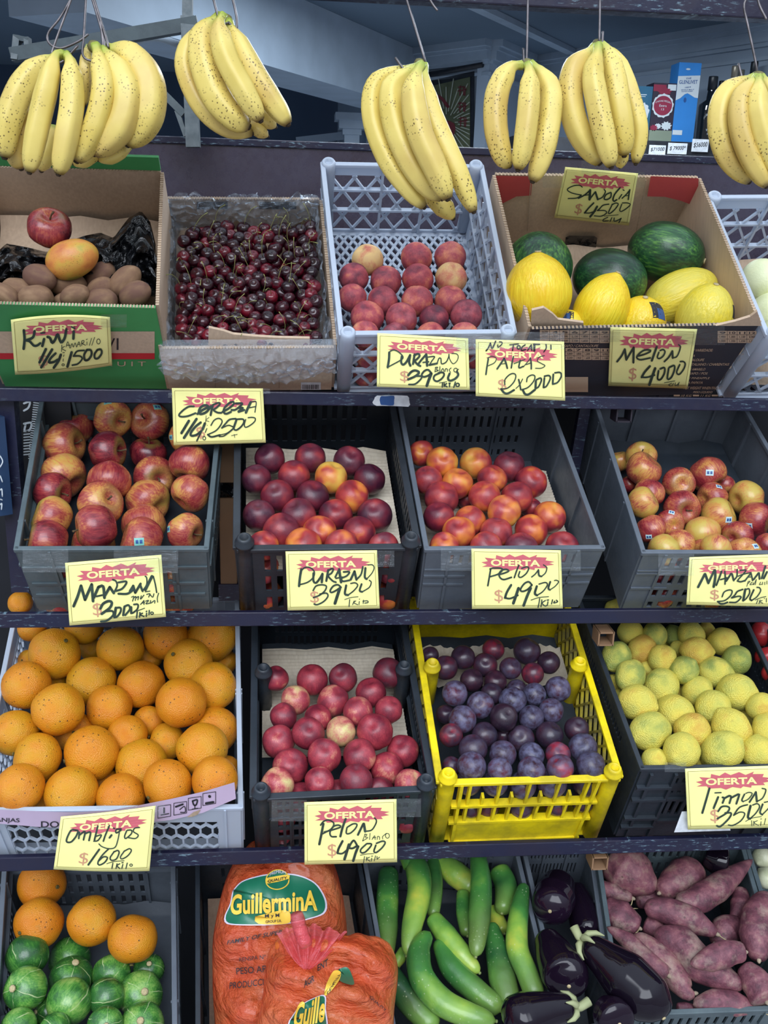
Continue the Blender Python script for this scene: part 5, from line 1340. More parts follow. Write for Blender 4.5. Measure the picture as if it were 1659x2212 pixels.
# sweet potatoes
YM = [([(620, 90), (760, 190), (880, 270), (935, 300)], [110, 165, 130, 35], .0, 'largest round sweet potato at the top left'),
 ([(1180, 150), (1120, 220), (1010, 290), (950, 330)], [90, 125, 95, 50], .005, 'blunt sweet potato at the top middle'),
 ([(520, 280), (640, 320), (775, 365)], [45, 58, 25], -.01, 'small sweet potato on the left wall'),
 ([(575, 400), (680, 480), (820, 560)], [60, 112, 60], .0, 'rounded sweet potato at the left edge'),
 ([(1560, 110), (1460, 190), (1320, 300), (1180, 380), (1050, 385)], [14, 55, 88, 88, 45], .035, 'long tapering pink sweet potato reaching to the top right'),
 ([(850, 430), (980, 440), (1160, 510), (1330, 600)], [50, 88, 92, 26], .03, 'smooth purple sweet potato across the middle'),
 ([(605, 550), (740, 640), (880, 770), (1010, 870)], [18, 55, 60, 50], .035, 'thin sweet potato running beside the aubergine'),
 ([(780, 600), (930, 730), (1060, 880), (1130, 980), (1185, 985)], [40, 78, 92, 80, 26], .02, 'long sweet potato below the thin one'),
 ([(910, 590), (1090, 670), (1200, 790), (1350, 870), (1510, 945)], [55, 118, 118, 90, 34], .03, 'big pinkish sweet potato in the centre'),
 ([(1150, 795), (1270, 765), (1400, 720), (1510, 715)], [20, 75, 85, 60], .075, 'grey-purple sweet potato lying on top'),
 ([(1480, 560), (1390, 570), (1310, 660)], [75, 98, 40], .0, 'sweet potato with a pale end behind the top one'),
 ([(1470, 300), (1480, 400), (1430, 505)], [50, 66, 24], .0, 'slim sweet potato along the right wall'),
 ([(1660, 340), (1600, 470), (1585, 620), (1600, 770)], [60, 105, 112, 50], .05, 'large sweet potato at the right edge'),
 ([(1490, 800), (1570, 900), (1650, 1040)], [55, 100, 95], .045, 'pink sweet potato at the lower right'),
 ([(1170, 1060), (1330, 1040), (1480, 1060), (1600, 1085)], [40, 78, 75, 25], .02, 'brown sweet potato at the front rim'),
 ([(800, 390), (880, 370), (960, 340)], [40, 62, 40], -.03, 'shaded sweet potato behind the purple one'),
 ([(850, 520), (900, 545), (980, 560)], [50, 72, 50], -.01, 'reddish sweet potato under the purple one'),
 ([(1060, 1080), (1110, 1085), (1180, 1090)], [30, 42, 30], .0, 'small brown sweet potato at the lower left rim')]
for i, (pts, rr, lift, tx) in enumerate(YM):
    o, sp, ra = veg(R4Y, CE, pts, rr, lift-.03, 'sweet_potato', 'yam', 20, 28, (.10, .07), .07, None, i); tag(o, tx, 'sweet potato', 'sweet potatoes in the blue-grey crate')
    b = MB(); b.lathe([(.001, -.006), (.0046, -.003), (.0042, .002), (.0022, .0055), (.001, .006)], 8, org=sp[-1], ax=sp[-1]-sp[-2]); rel(o, b, 'root_end', M_['rootend'])
    if i in (2, 8, 13, 14, 5, 3):
        b = MB(); p0 = sp[-1]; p1 = p0+RT*.02-UP*.012+c_[0] if False else p0+RT*random.uniform(-.02, .03)-UP*random.uniform(.005, .02)
        b.tube(smooth_path([p0, p0.lerp(p1, .5)-fwd*.012, p1-fwd*.01, p1+RT*.02-fwd*.012], 10), [.0012]*9+[.0004], 5); rel(o, b, 'root_hair', M_['scar'])
tray(R4Y, -R4Y.h+.05, 'dark', ripple=0); tray(R4Z, -R4Z.h+.05, 'dark', ripple=0); tray(R3T, -.10, 'dark', ripple=0); tray(R4S, min(lowS, R4S.low)-.004, 'grey', ripple=0)
for c_, k_ in ((R3O, 'dark'), (R3L, 'dark'), (R2M, 'dark'), (R1W, None)):
    if k_: tray(c_, max(c_.low-.003, -c_.h+.006), k_, ripple=0)
# ------------------------------------------------------------------ bananas and hooks
def bunch(crop, d0, items, crown, label, dz=.0):
    x0, y0, s = crop
    C_ = lambda x, y, d: P(x0+x/s, y0+y/s, d)
    cp_ = C_(crown[0], crown[1], d0+.01)
    root = empty('banana_bunch', cp_, label, 'bananas', 'banana bunches on hooks')
    for pts, r, back in items:
        d = d0+back
        N_ = len(pts)
        P3 = [C_(x, y, d-.018*math.sin(math.pi*i/(N_-1))) for i, (x, y) in enumerate(pts)]
        sp = smooth_path(P3, 30); k = d/F/s
        short = N_ <= 3
        tab = [(0, .42), (.07, .36), (.14, .55), (.24, .88), (.4, 1.0), (.72, .98), (.88, .86), (.95, .68), (1, .36)] if not short else [(0, .7), (.3, 1), (.7, .95), (.9, .6), (1, .25)]
        b = MB(); b.tube(sp, [r*k*interp(i/29, tab) for i in range(30)], 20, True, lambda a, t_: 1+.065*math.cos(5*a)+.02*math.cos(2*a))
        o = b.build('banana', M_['banana'], root, True, True); o['hue'] = random.uniform(-.08, .1)
        b = MB(); e = sp[-1]-sp[-3]; b.lathe([(.001, -.002), (r*k*.26, -.001), (r*k*.24, .002), (r*k*.15, .004), (.001, .0035)], 8, org=sp[-1], ax=e); b.build('tip', M_['btip'], o, True)
    b = MB(); w = 42*d0/F/s
    b.lathe([(.001, -w*.8), (w*.7, -w*.6), (w, -.1*w), (w*.8, w*.5), (w*.3, w*.75), (.001, w*.7)], 12, org=cp_, ax=UP+RT*.2); b.build('crown', M_['bcrown'], root, True)
    return root
K0, K6, K1 = (0, 0, 2.5136), (600, 0, 3.13), (1030, 0, 2.637)
DB = 1.66
bunch(K0, DB, [([(320, 310), (225, 350), (120, 480), (50, 660), (25, 855)], 72, .01), ([(200, 560), (130, 700), (85, 810), (115, 915)], 62, .05), ([(345, 300), (300, 305), (255, 480), (200, 720), (160, 935)], 62, -.03), ([(360, 300), (385, 350), (388, 560), (352, 780), (318, 945)], 64, -.03), ([(290, 700), (250, 830), (225, 925)], 55, .05)], (340, 305), 'bunch of freckled bananas at far left, on the looped wire')
bunch(K0, DB, [([(520, 250), (540, 330), (565, 480), (520, 680), (415, 875)], 70, -.01), ([(555, 275), (620, 340), (690, 500), (650, 690), (510, 835)], 76, .0), ([(570, 265), (700, 295), (805, 450), (795, 640), (690, 785)], 86, .02), ([(490, 260), (465, 370), (460, 570)], 38, .04), ([(700, 780), (620, 840), (540, 870)], 42, .05), ([(540, 800), (470, 860), (405, 890)], 42, .05)], (515, 255), 'wide bunch of bananas second from left')
bunch(K0, DB+.02, [([(1160, 120), (1060, 190), (1005, 350), (1085, 560), (1220, 690), (1370, 722)], 56, .03), ([(1200, 90), (1110, 170), (1105, 320), (1170, 520), (1265, 640), (1350, 688)], 80, .0), ([(1210, 85), (1190, 150), (1230, 320), (1330, 510), (1415, 655)], 64, -.03), ([(1240, 120), (1270, 190), (1350, 350), (1450, 510), (1565, 675)], 64, .0), ([(1380, 600), (1440, 650), (1495, 688)], 40, .05), ([(1350, 670), (1400, 705), (1452, 738)], 36, .05)], (1225, 110), 'tilted bunch of freckled bananas third from left')
bunch(K6, DB-.04, [([(960, 450), (760, 500), (650, 600), (645, 820), (740, 1080), (880, 1280), (990, 1400)], 70, .02), ([(965, 450), (880, 490), (770, 600), (785, 820), (870, 1050), (990, 1240), (1110, 1340)], 82, .0), ([(970, 440), (940, 500), (915, 640), (960, 900), (1060, 1130), (1150, 1345)], 88, -.03), ([(990, 440), (1000, 560), (1050, 780), (1150, 1010), (1245, 1220), (1325, 1430)], 74, .01), ([(1020, 1280), (1100, 1370), (1185, 1475)], 70, .06)], (960, 430), 'largest banana bunch hanging in front of the white lattice crate')
bunch(K1, DB, [([(270, 370), (190, 390), (115, 530), (105, 720), (140, 880), (185, 945)], 66, .01), ([(290, 370), (300, 420), (292, 600), (268, 800), (235, 965)], 62, -.02), ([(305, 365), (370, 420), (425, 540), (405, 760), (370, 900), (318, 1032)], 64, .0)], (285, 368), 'bunch of three bananas left of the Sandia card')
bunch(K1, DB+.01, [([(675, 265), (640, 300), (555, 390), (535, 570), (585, 760), (700, 930)], 70, .01), ([(690, 260), (685, 310), (660, 430), (690, 620), (730, 800), (765, 950)], 64, -.02), ([(705, 255), (745, 290), (785, 430), (815, 620), (840, 780), (840, 885)], 66, .0), ([(720, 260), (800, 330), (880, 540), (930, 750), (905, 930)], 48, .03), ([(825, 850), (822, 900), (815, 950)], 40, .05)], (692, 258), 'banana bunch hanging above the Sandia card')
bunch(K1, DB, [([(1585, 440), (1500, 475), (1405, 560), (1378, 720), (1430, 900), (1550, 1035)], 64, .01), ([(1595, 440), (1560, 480), (1500, 570), (1502, 730), (1560, 900), (1650, 1060)], 62, -.02), ([(1605, 440), (1605, 500), (1600, 620), (1640, 800), (1720, 1000)], 62, -.03), ([(1620, 440), (1690, 520), (1760, 700), (1780, 900)], 62, .0)], (1600, 440), 'banana bunch cut by the right edge of the picture')
M_['wire'] = plain('rusty_wire', '#6f6a6c', .4, .25, 60, Metallic=.6)
def hook(crop, pts, label, d=DB+.004, r=.0021, extra=()):
    x0, y0, s = crop
    C_ = lambda q: P(x0+q[0]/s, y0+q[1]/s, d+(q[2] if len(q) > 2 else 0))
    p3 = [C_(q) for q in pts]; root = empty('wire_hook', p3[0], label, 'hook', 'wire banana hooks')
    b = MB(); sp = smooth_path(p3, 44); b.tube(sp, r, 8); b.build('wire', M_['wire'], root, True)
    for e in extra:
        b = MB(); b.tube(smooth_path([C_(q) for q in e], 30), r, 8); b.build('wire', M_['wire'], root, True)
hook(K0, [(415, -60), (330, 90), (262, 180), (268, 235), (330, 262), (425, 225), (480, 185)], 'looped wire hook at the far left', extra=([(400, -40), (300, 230), (285, 300), (330, 340), (425, 245)],))
hook(K0, [(470, -60), (455, 200), (450, 300), (500, 330), (560, 300), (545, 110)], 'double wire hook holding the second banana bunch', extra=([(485, -60), (555, 180), (580, 310)], [(500, -40), (565, 170), (590, 260)]))
hook(K0, [(1145, -60), (1180, 75), (1200, 130), (1240, 125)], 'hook with two wires above the tilted banana bunch', extra=([(1250, -60), (1284, 90), (1280, 160), (1240, 120)],))
hook(K6, [(860, -40), (930, 190), (995, 410), (1005, 500, .02), (940, 540, .02), (870, 490), (795, 390)], 'long wire hook with a bent end over the largest banana bunch', d=DB-.036)
hook(K6, [(1000, -60), (1030, 0), (1055, 40), (1080, 72)], 'short empty wire end near the top middle')
hook(K1, [(292, -60), (288, 150), (283, 360), (278, 420, .01), (270, 385), (265, 275)], 'straight wire hook left of the Sandia card')
hook(K1, [(702, -60), (700, 120), (698, 240), (700, 320, .02), (712, 310), (718, 180)], 'straight wire hook above the Sandia card')
hook(K1, [(1600, -60), (1540, -10), (1522, 40), (1545, 150), (1595, 400), (1580, 490, .02), (1525, 480), (1490, 362)], 'bent wire hook at the right edge', extra=([(1590, -60), (1610, 30), (1650, 112)],))
# rail that carries the hooks
ra_, rb_ = P(1000, -2, DB+.06), P(1500, 20, DB+.06)
rl = empty('hook_rail', ra_, 'dark painted rail above the stand carrying the banana hooks', 'rail')
b = MB(); yy = ra_.y; zt = hitY(1300, 26, yy).z; b.box((XL-.2, yy-.015, zt), (XR+.2, yy+.03, zt+.05)); b.build('rail', M_['beam'], rl, bevel=.003)
# ------------------------------------------------------------------ price cards
M_['paper'] = plain('yellow_paper', '#faf5a0', .75, .03, 20)
M_['cred'] = plain('card_red_print', '#d16570', .7, .06, 40)
M_['dollar'] = plain('card_pale_red_print', '#cf9876', .7, .05)
M_['cline'] = plain('card_border_print', '#8a7a3e', .7, .05)
M_['ink'] = plain('marker_ink', '#2f4238', .55, .25, 60)
M_['inkb'] = plain('black_marker_ink', '#161412', .5, .1, 60)
STAR = [(.11, .225), (.185, .205), (.148, .147), (.27, .165), (.277, .102), (.365, .138), (.425, .085), (.485, .13), (.577, .085), (.645, .136), (.735, .085), (.72, .125), (.84, .13), (.825, .178), (.925, .2), (.865, .222), (.92, .25), (.83, .27), (.85, .31), (.705, .31), (.7, .345), (.615, .32), (.59, .35), (.5, .325), (.43, .365), (.375, .335), (.245, .34), (.225, .3), (.115, .3), (.175, .265)]
def parse(s, w0):
    out = []; w = w0
    for tok in s.split(';'):
        tok = tok.strip()
        if not tok: continue
        if tok[0] == 'w':
            a, _, tok = tok.partition(' '); w = float(a[1:])
        if not tok: continue
        if tok[0] == 'e':
            cx, cy, rx, ry = [float(q) for q in tok[1:].split(',')]
            out.append((w, [(cx+rx*math.cos(a/12*6.283), cy+ry*math.sin(a/12*6.283)) for a in range(13)]))
        else:
            out.append((w, [tuple(float(k) for k in q.split(',')) for q in tok.split()]))
    return out
def card(crop, corners, plane, label, strokes, arch=(0, 0), bulge=.006, tapes=(), black='', starshift=0, dollar=True):
    x0, y0, s = crop; p0, n = plane
    n = Vector(n).normalized()
    if n.dot(fwd) > 0: n = -n
    TL, TR, BR, BL = corners
    ux, uy = TR[0]-TL[0], TR[1]-TL[1]; vx, vy = BL[0]-TL[0], BL[1]-TL[1]; D = ux*vy-uy*vx
    def uv(x, y):
        dx, dy = x-TL[0], y-TL[1]
        return (dx*vy-dy*vx)/D, (ux*dy-uy*dx)/D
    def lift(u, v): return bulge*(math.sin(math.pi*min(1, max(0, v))*.9+.3)*.6+.5*math.sin(math.pi*min(1, max(0, u))))
    def at(x, y, off=0):
        u, v = uv(x, y)
        return hit(x0+x/s, y0+y/s, p0+n*(lift(u, v)+off), n)
    def bil(u, v):
        x = (TL[0]*(1-u)+TR[0]*u)*(1-v)+(BL[0]*(1-u)+BR[0]*u)*v; y = (TL[1]*(1-u)+TR[1]*u)*(1-v)+(BL[1]*(1-u)+BR[1]*u)*v
        return x, y-(arch[0]*(1-v)+arch[1]*v)*4*u*(1-u)
    def bl(u, v, off=0): return at(*bil(u, v), off)
    root = empty('price_card', bl(.5, .5), label, 'price card', 'yellow OFERTA price cards')
    b = MB(); b.grid(lambda u, v: bl(u, v), 20, 12); pa = b.build('paper', M_['paper'], root, True)
    sm = pa.modifiers.new('thick', 'SOLIDIFY'); sm.thickness = .0004; sm.offset = 1 if False else 0
    b = MB(); e = .0022/abs((bl(1, 0)-bl(0, 0)).length)*.16; w = .005
    for (a, c_) in (((.03, .05), (.97, .05)), ((.97, .05), (.97, .95)), ((.97, .95), (.03, .95)), ((.03, .95), (.03, .05))):
        K = 16
        for i in range(K):
            t0, t1 = i/K, (i+1)/K; q0 = (a[0]+(c_[0]-a[0])*t0, a[1]+(c_[1]-a[1])*t0); q1 = (a[0]+(c_[0]-a[0])*t1, a[1]+(c_[1]-a[1])*t1)
            hx, hy = (0, .003) if a[1] == c_[1] else (.0021, 0)
            b.add([bl(q0[0]-hx, q0[1]-hy, .0007), bl(q1[0]-hx, q1[1]-hy, .0007), bl(q1[0]+hx, q1[1]+hy, .0007), bl(q0[0]+hx, q0[1]+hy, .0007)], [(0, 1, 2, 3)])
    b.build('border_line', M_['cline'], root)
    b = MB(); ctr = (.515, .225+starshift); k = len(STAR); pts = [bl(u, v+starshift, .0008) for u, v in STAR]; b.add([bl(*ctr, .0008)]+pts, [(0, i+1, (i+1) % k+1) for i in range(k)]); b.build('starburst', M_['cred'], root)
    b = MB(); add_text(b, 'OFERTA', lambda u, v: bl(.215+.55*u, .285+starshift-.112*v, .0013), .035); b.build('headline', M_['paper'], root, label='pale yellow OFERTA lettering')
    if dollar:
        b = MB(); add_text(b, '$', lambda u, v: bl(.25+.095*u, .905-.225*v, .0009), -.004); b.build('currency_sign', M_['dollar'], root)
    b = MB()
    for w, pts in parse(strokes, 26): ribbon(b, pts, w, lambda x, y: at(x, y, .0014))
    b.build('handwriting', M_['ink'], root)
    if black:
        b = MB()
        for w, pts in parse(black, 22): ribbon(b, pts, w, lambda x, y: at(x, y, .0016))
        b.build('handwriting', M_['inkb'], root)
    for (tx0, ty0, tx1, ty1) in tapes:
        b = MB(); b.grid(lambda u, v: at(tx0+(tx1-tx0)*u, ty0+(ty1-ty0)*v, .0022+nz((u*4+tx0, v*3, 0), .0015, 1, 3)), 14, 6); b.build('tape_strip', M_['tape'], root, True)
    return root
def vplane(row, dy): return (Vector((0, YR[row]+dy, 0)), (0, -1, .12))
def fplane(c, o=.012): return (c.fq[0]+c.fnl*o, c.fnl)
def wplane(c, o=.016):
    q = c.T['front_wall']; nl = (q[1]-q[0]).cross(q[3]-q[0]).normalized()
    if nl.dot(c.v) > 0: nl = -nl
    return (q[3]+nl*o, Vector((0, -1, 0)))
card((10, 670, 6.636), ((88, 138), (1510, 100), (1540, 790), (150, 925)), fplane(R1K), 'yellow OFERTA card reading Kiwi Amarillo 1/4 kilo 1500 on the green box',
 'w38 275,290 285,420 272,555; 430,300 405,390 310,435; w34 310,435 360,450 420,510 470,505 510,475; w38 565,415 540,515; w22 520,330 575,325; w38 615,385 650,400 680,470 720,430 760,345 790,430 815,465 860,400 885,275; 990,305 985,410; w24 960,240 1005,262; w9 880,530 905,455 935,545; 890,505 940,505; 945,545 965,480 985,530 1010,470 1030,530; 1035,525 1065,455 1085,520; 1045,495 1080,490; 1105,510 1105,445 1140,440 1130,470 1110,478 1160,505; 1180,455 1180,500; 1170,425 1185,415; 1245,405 1215,505; 1290,390 1250,505; e1345,450,25,36; 820,500 815,595; 860,520 820,550 875,585; 850,640 845,665; 832,612 858,610; 842,700 838,735; e838,785,18,14; w38 590,560 500,750; 680,565 525,820; w34 730,620 660,690 635,750 700,745 760,710; w38 805,640 770,730 705,825; 960,605 900,810; w24 1140,578 1040,590 990,655; 985,660 1080,660 1110,700 1050,770 970,790; w32 1180,570 1140,640 1150,715 1200,710 1245,640 1235,575 1180,570; w30 1330,570 1290,630 1295,690 1340,690 1390,620 1380,565 1330,570', arch=(50, -25), bulge=.008, tapes=((1380, 60, 1750, 250),))
card((360, 830, 7.213), ((80, 58), (1500, 65), (1545, 910), (110, 950)), (Vector((0, YB[1]-.008, 0)), (0, -1, 0)), 'yellow OFERTA card reading Cereza 1/4 kilo 2500 hanging from the top beam',
 'w28 425,345 340,350 250,410 190,480 230,505 330,495 450,450; w38 480,462 560,400 650,350 600,325 530,360 500,430 530,465 620,430 690,340; w34 720,330 700,400 685,480; w30 720,320 800,290 830,310 770,370 730,400 790,440 850,445; w34 870,430 960,380 1045,310 1040,275 980,290 900,370 890,440 930,460 1000,430; w32 1080,300 1180,300 1110,370 1060,400 1010,400; 1110,370 1190,370 1110,430 1210,400; w40 1310,280 1270,360 1235,440; w16 1320,275 1380,265 1395,300 1375,435; 1270,370 1390,345; w40 345,570 230,760; 465,540 270,835; w36 530,595 450,660 380,750 380,800 460,790 540,730; w40 595,610 560,700; w24 560,700 470,880; w8 615,490 605,600; 660,515 610,560 660,580; 630,640 635,636; w14 625,690 600,750; w12 e585,840,22,28; w20 690,640 740,560 810,530 860,560 850,620 770,720 640,785; w28 640,785 700,820 830,790; w14 830,790 940,760 1030,690; w26 1075,535 980,550 920,610 860,680; w18 860,680 960,640 1030,660; 1030,660 1030,700 900,800 820,815; w34 1085,560 1040,690; w26 1040,690 1080,715 1150,670 1200,600 1190,545 1090,545; w18 1230,550 1210,630 1230,670 1300,640 1370,580 1380,530 1330,515 1270,520; w8 1010,800 1100,780; 1050,780 1060,830', bulge=.003, tapes=((25, 130, 90, 210), (1500, 70, 1610, 150)))
card((800, 710, 7.213), ((110, 68), (1525, 150), (1550, 955), (100, 905)), wplane(R1W), 'yellow OFERTA card reading Durazno Blanco 3900 on the white lattice crate',
 'w36 295,370 290,480 270,600; w18 310,350 370,330 450,370 510,440 470,490 270,600; w34 490,430 480,520 510,560 560,520 620,410; w36 620,410 605,520 625,575; w34 690,400 665,550; w32 680,420 740,390 770,420 720,480 690,500 740,560 780,580; 870,400 800,480 740,560; w38 870,400 880,480 885,575; w20 820,525 910,515; w18 900,440 1000,435 960,500 920,565; w30 920,565 1040,540; w18 1040,540 1070,460 1100,465 1110,545 1180,520 1220,440 1225,400; w13 1225,400 1240,480 1290,545 1350,500 1370,430 1340,390 1270,385; w12 1020,600 1005,670; 1010,605 1050,600 1030,635 1060,650 1010,668; 1085,590 1080,665; 1100,665 1130,620 1150,665; 1165,665 1170,625 1200,630 1200,665; 1260,610 1230,640 1250,680; e1330,645,30,30; 1345,650 1375,630; w36 590,725 640,670 700,650 760,680 700,740 590,790; w26 690,740 790,740 790,780 700,860 600,870; w30 950,690 900,640 840,660 800,720 830,750 900,730 950,690; w44 950,700 910,800 880,890; w28 1080,690 1000,730 990,790 1040,820 1110,780 1150,720 1130,680 1060,690; w34 1235,700 1210,770 1240,810 1320,780 1370,720 1350,670; w10 1075,845 1190,825; w20 1125,850 1120,910; 1150,850 1150,900; 1190,855 1155,880 1195,905; 1225,850 1245,850; 1235,855 1235,905; 1325,830 1300,915; e1360,875,26,26', bulge=.003, tapes=((1340, 90, 1900, 380),))
card((1015, 725, 7.541), ((95, 58), (1535, 97), (1552, 1060), (95, 985)), (wplane(R1W, .02)[0], wplane(R1W)[1]), 'yellow OFERTA card reading No tocar Paltas 2x2000 between the white crate and the melon box',
 'w26 300,380 280,500 262,630; w14 290,365 360,335 430,370 400,440 300,490; w28 560,370 500,460 445,540; 560,370 590,450 610,530; w12 490,465 600,450; w24 710,340 690,430 675,525; w14 720,455 900,385; w24 820,400 800,520 870,500; w14 990,360 930,440 870,510; w26 985,365 1000,450 1000,540; w14 920,470 1000,440; 1215,325 1130,350 1100,410 1160,450 1225,490 1160,530 1070,530; w20 570,800 570,720 640,640 710,615 750,650 720,750 620,850 510,870; w34 510,870 560,930 620,940 720,885; w26 795,715 815,800 830,880; w14 860,705 810,800 750,860; w20 925,750 940,680 1010,640 1060,660 1040,740 950,840 850,880; w36 860,880 900,950 960,955 1060,880; w36 1075,740 1070,850; w26 1080,720 1150,690 1165,730 1120,830 1075,860; w30 1215,690 1200,840; w26 1215,660 1290,650 1310,700 1250,820 1200,845; w30 1360,630 1350,780; w26 1385,605 1470,600 1490,660 1430,760 1350,790', bulge=.003, starshift=.02,
 black='w24 335,120 300,200 265,245; 335,130 365,205 420,90; w18 455,150 460,190 520,140 520,105 480,100; 650,150 790,135; w22 710,150 695,240; e795,190,26,28; 900,150 850,190 840,240 910,225; 1000,150 940,240; 1000,150 1010,240; w14 950,210 1015,205; w36 1050,140 1050,245; w24 1040,140 1135,140; w20 1240,140 1245,200 1205,265; 1320,155 1322,220', tapes=((-400, -60, 1540, 220),))
card((1300, 695, 7.541), ((140, 88), (1555, 120), (1395, 1090), (105, 1045)), fplane(R1M), 'yellow OFERTA card reading Melon 4000 on the dark printed box',
 'w32 250,650 320,560 375,450; w36 375,450 400,620; w32 400,620 520,420; w36 520,420 515,665; w28 590,560 700,530 800,480 770,460 680,470 590,540 570,590 620,620 700,610 790,590; w36 895,410 815,635; w26 930,500 905,580 940,600 1000,560 1030,490 1000,455 950,470; w28 1020,650 1090,580 1150,480; w34 1150,480 1155,590; w22 1155,590 1220,570 1265,480 1280,400 1250,375; w36 785,725 700,820 650,905; w28 650,905 740,905 860,870; w42 870,760 820,900 775,1030; w30 925,800 910,930 960,940 1020,840 1020,750 950,770; 1090,760 1070,930 1130,910 1180,800 1180,715 1100,745; w26 1270,700 1220,820 1260,860 1330,780 1360,690 1330,650 1280,650; w10 1020,995 1190,965; 1140,1000 1090,1030 1120,1050; 1170,1000 1140,1050; 1200,995 1195,1040 1230,1030 1265,985; 1260,990 1240,1050', bulge=.004, tapes=((-560, 60, 300, 330), (1200, 60, 2000, 380), (500, -10, 1120, 60)))
q_ = R1M.T['back_wall']
card((1185, 355, 7.9), ((285, 45), (1530, 155), (1370, 1045), (95, 910)), (q_[3]-R1M.v*.012, -R1M.v), 'yellow OFERTA card reading Sandia 4500 taped to the back of the melon box',
 'w18 575,390 530,360 420,370 320,430 400,490 560,525; 560,525 480,575 335,585; w24 510,580 620,520 710,440; w40 710,440 700,600; w16 590,535 680,520; w24 700,600 790,480; w34 800,475 840,600; w20 840,600 920,560 970,470 950,430; w24 1060,480 980,520 950,590 1000,600 1060,560 1070,490; w26 1220,400 1130,510 1100,600 1120,630 1165,605; w20 1250,515 1200,590; w18 1270,435 1290,445; w20 1390,435 1330,510 1255,580; w24 1385,435 1360,600; w12 1310,540 1370,530; w26 770,660 690,740 615,830; w20 615,830 700,830 800,800; w34 830,720 770,820 710,895; w20 1030,680 930,700 870,760 830,790; w18 840,790 960,790 990,830 900,885 780,880; w20 1090,680 1020,830 1060,830 1140,760 1190,680 1150,660 1080,690; w18 1250,680 1215,780 1240,805 1320,760 1395,690 1350,660 1260,660; w10 950,885 1190,860; w16 1010,905 940,940 930,970 1020,965; 1080,910 1050,975; w18 1120,915 1120,970 1190,950 1240,920; 1240,920 1200,995', bulge=.004, tapes=((-100, 130, 240, 400), (560, -60, 1050, 150), (1490, 130, 1640, 400)))
card((130, 1190, 6.9125), ((72, 180), (1510, 58), (1580, 985), (140, 1115)), wplane(R2A), 'yellow OFERTA card reading Manzana moño azul 3000 on the apple crate',
 'w42 200,825 260,680 310,520; 310,520 370,730; 370,730 470,500; 470,500 490,750; 500,700 570,540; 570,540 640,530 660,700; w26 540,680 630,660; w40 660,680 740,540; 740,540 800,630; w26 800,630 850,520 830,450 785,430; w30 870,470 990,460 930,560 830,600; w34 870,640 1000,640 1080,590; 1040,600 1090,520; w36 1090,520 1120,625; 1120,625 1200,490; w34 1190,500 1230,600; w20 1230,600 1290,500 1290,400 1270,380; w44 1270,580 1370,380; w22 1390,380 1420,500 1440,620; w14 1065,690 1100,680 1080,750; 1090,710 1130,680 1120,740; 1140,700 1170,680 1160,730; 1210,670 1200,720 1250,660; 1290,650 1340,640 1320,690; 1270,610 1340,600; 1340,650 1380,690 1400,640; 1250,740 1200,800; 1250,740 1250,800; 1215,780 1260,770; 1275,750 1320,740 1280,790 1340,780; 1350,740 1350,780 1410,740 1410,780; 1470,630 1450,700 1455,765; w40 600,860 640,790 720,750 770,770 740,850 620,940; w32 690,900 780,900 790,960 700,1040 610,1055; w40 830,850 810,990; w30 830,850 900,850 900,910 850,980 810,990; w34 960,830 940,960; w30 960,830 1020,810 1040,870 970,960; w34 1060,840 1060,930; w26 1100,800 1160,800 1150,870 1080,930; w12 1140,900 1260,855; w22 1150,910 1140,1000; w20 1190,920 1185,990; 1230,930 1190,950 1250,980; 1290,930 1285,980; 1285,905 1292,900; 1330,890 1325,950; w16 e1370,930,20,18', bulge=.003, tapes=((-560, -20, 120, 320), (800, -10, 1760, 330)))
card((605, 1180, 7.213), ((85, 80), (1510, 62), (1553, 970), (118, 1000)), wplane(R2D, .022), 'yellow OFERTA card reading Durazno 3900 on the black post-cornered crate',
 'w38 330,360 310,480 295,620; w22 320,390 380,335 460,330 530,390 520,480 430,560 300,600; w34 520,420 520,540 560,570 620,500 660,430; w38 660,430 650,560; w34 750,370 720,540; w28 740,390 800,350 830,360 800,420 750,460 820,540 870,560; w30 920,360 860,480; w40 920,360 950,560; w22 870,500 970,480; w28 990,400 1080,400 1040,460 960,500 980,545 1080,530; w36 1100,520 1160,390; 1160,390 1190,520; w26 1190,520 1260,440 1290,320; w34 1330,340 1320,480 1350,510; w16 1350,510 1430,420 1465,340 1440,290 1370,290; w24 515,690 560,620 650,600 720,620 700,690 620,760 520,800; 620,745 720,730 745,780 680,860 580,910 530,900; w28 950,640 900,600 830,620 780,690 800,720 870,690 940,640; w46 930,660 890,780 855,890; w34 1030,610 1010,740 1060,760; w20 1060,760 1150,690 1210,610 1170,570 1100,580; w30 1270,590 1240,690 1280,710; w18 1280,710 1390,640 1420,560 1390,530; w10 1005,830 1100,800 1215,785; w14 1085,830 1075,940; w12 1155,850 1130,910; 1180,850 1150,880 1210,910; 1235,860 1230,910; 1235,825 1240,822; w14 1300,840 1295,890; 1290,855 1360,850 1370,875 1320,885', bulge=.002, tapes=((1500, 70, 1780, 320),))
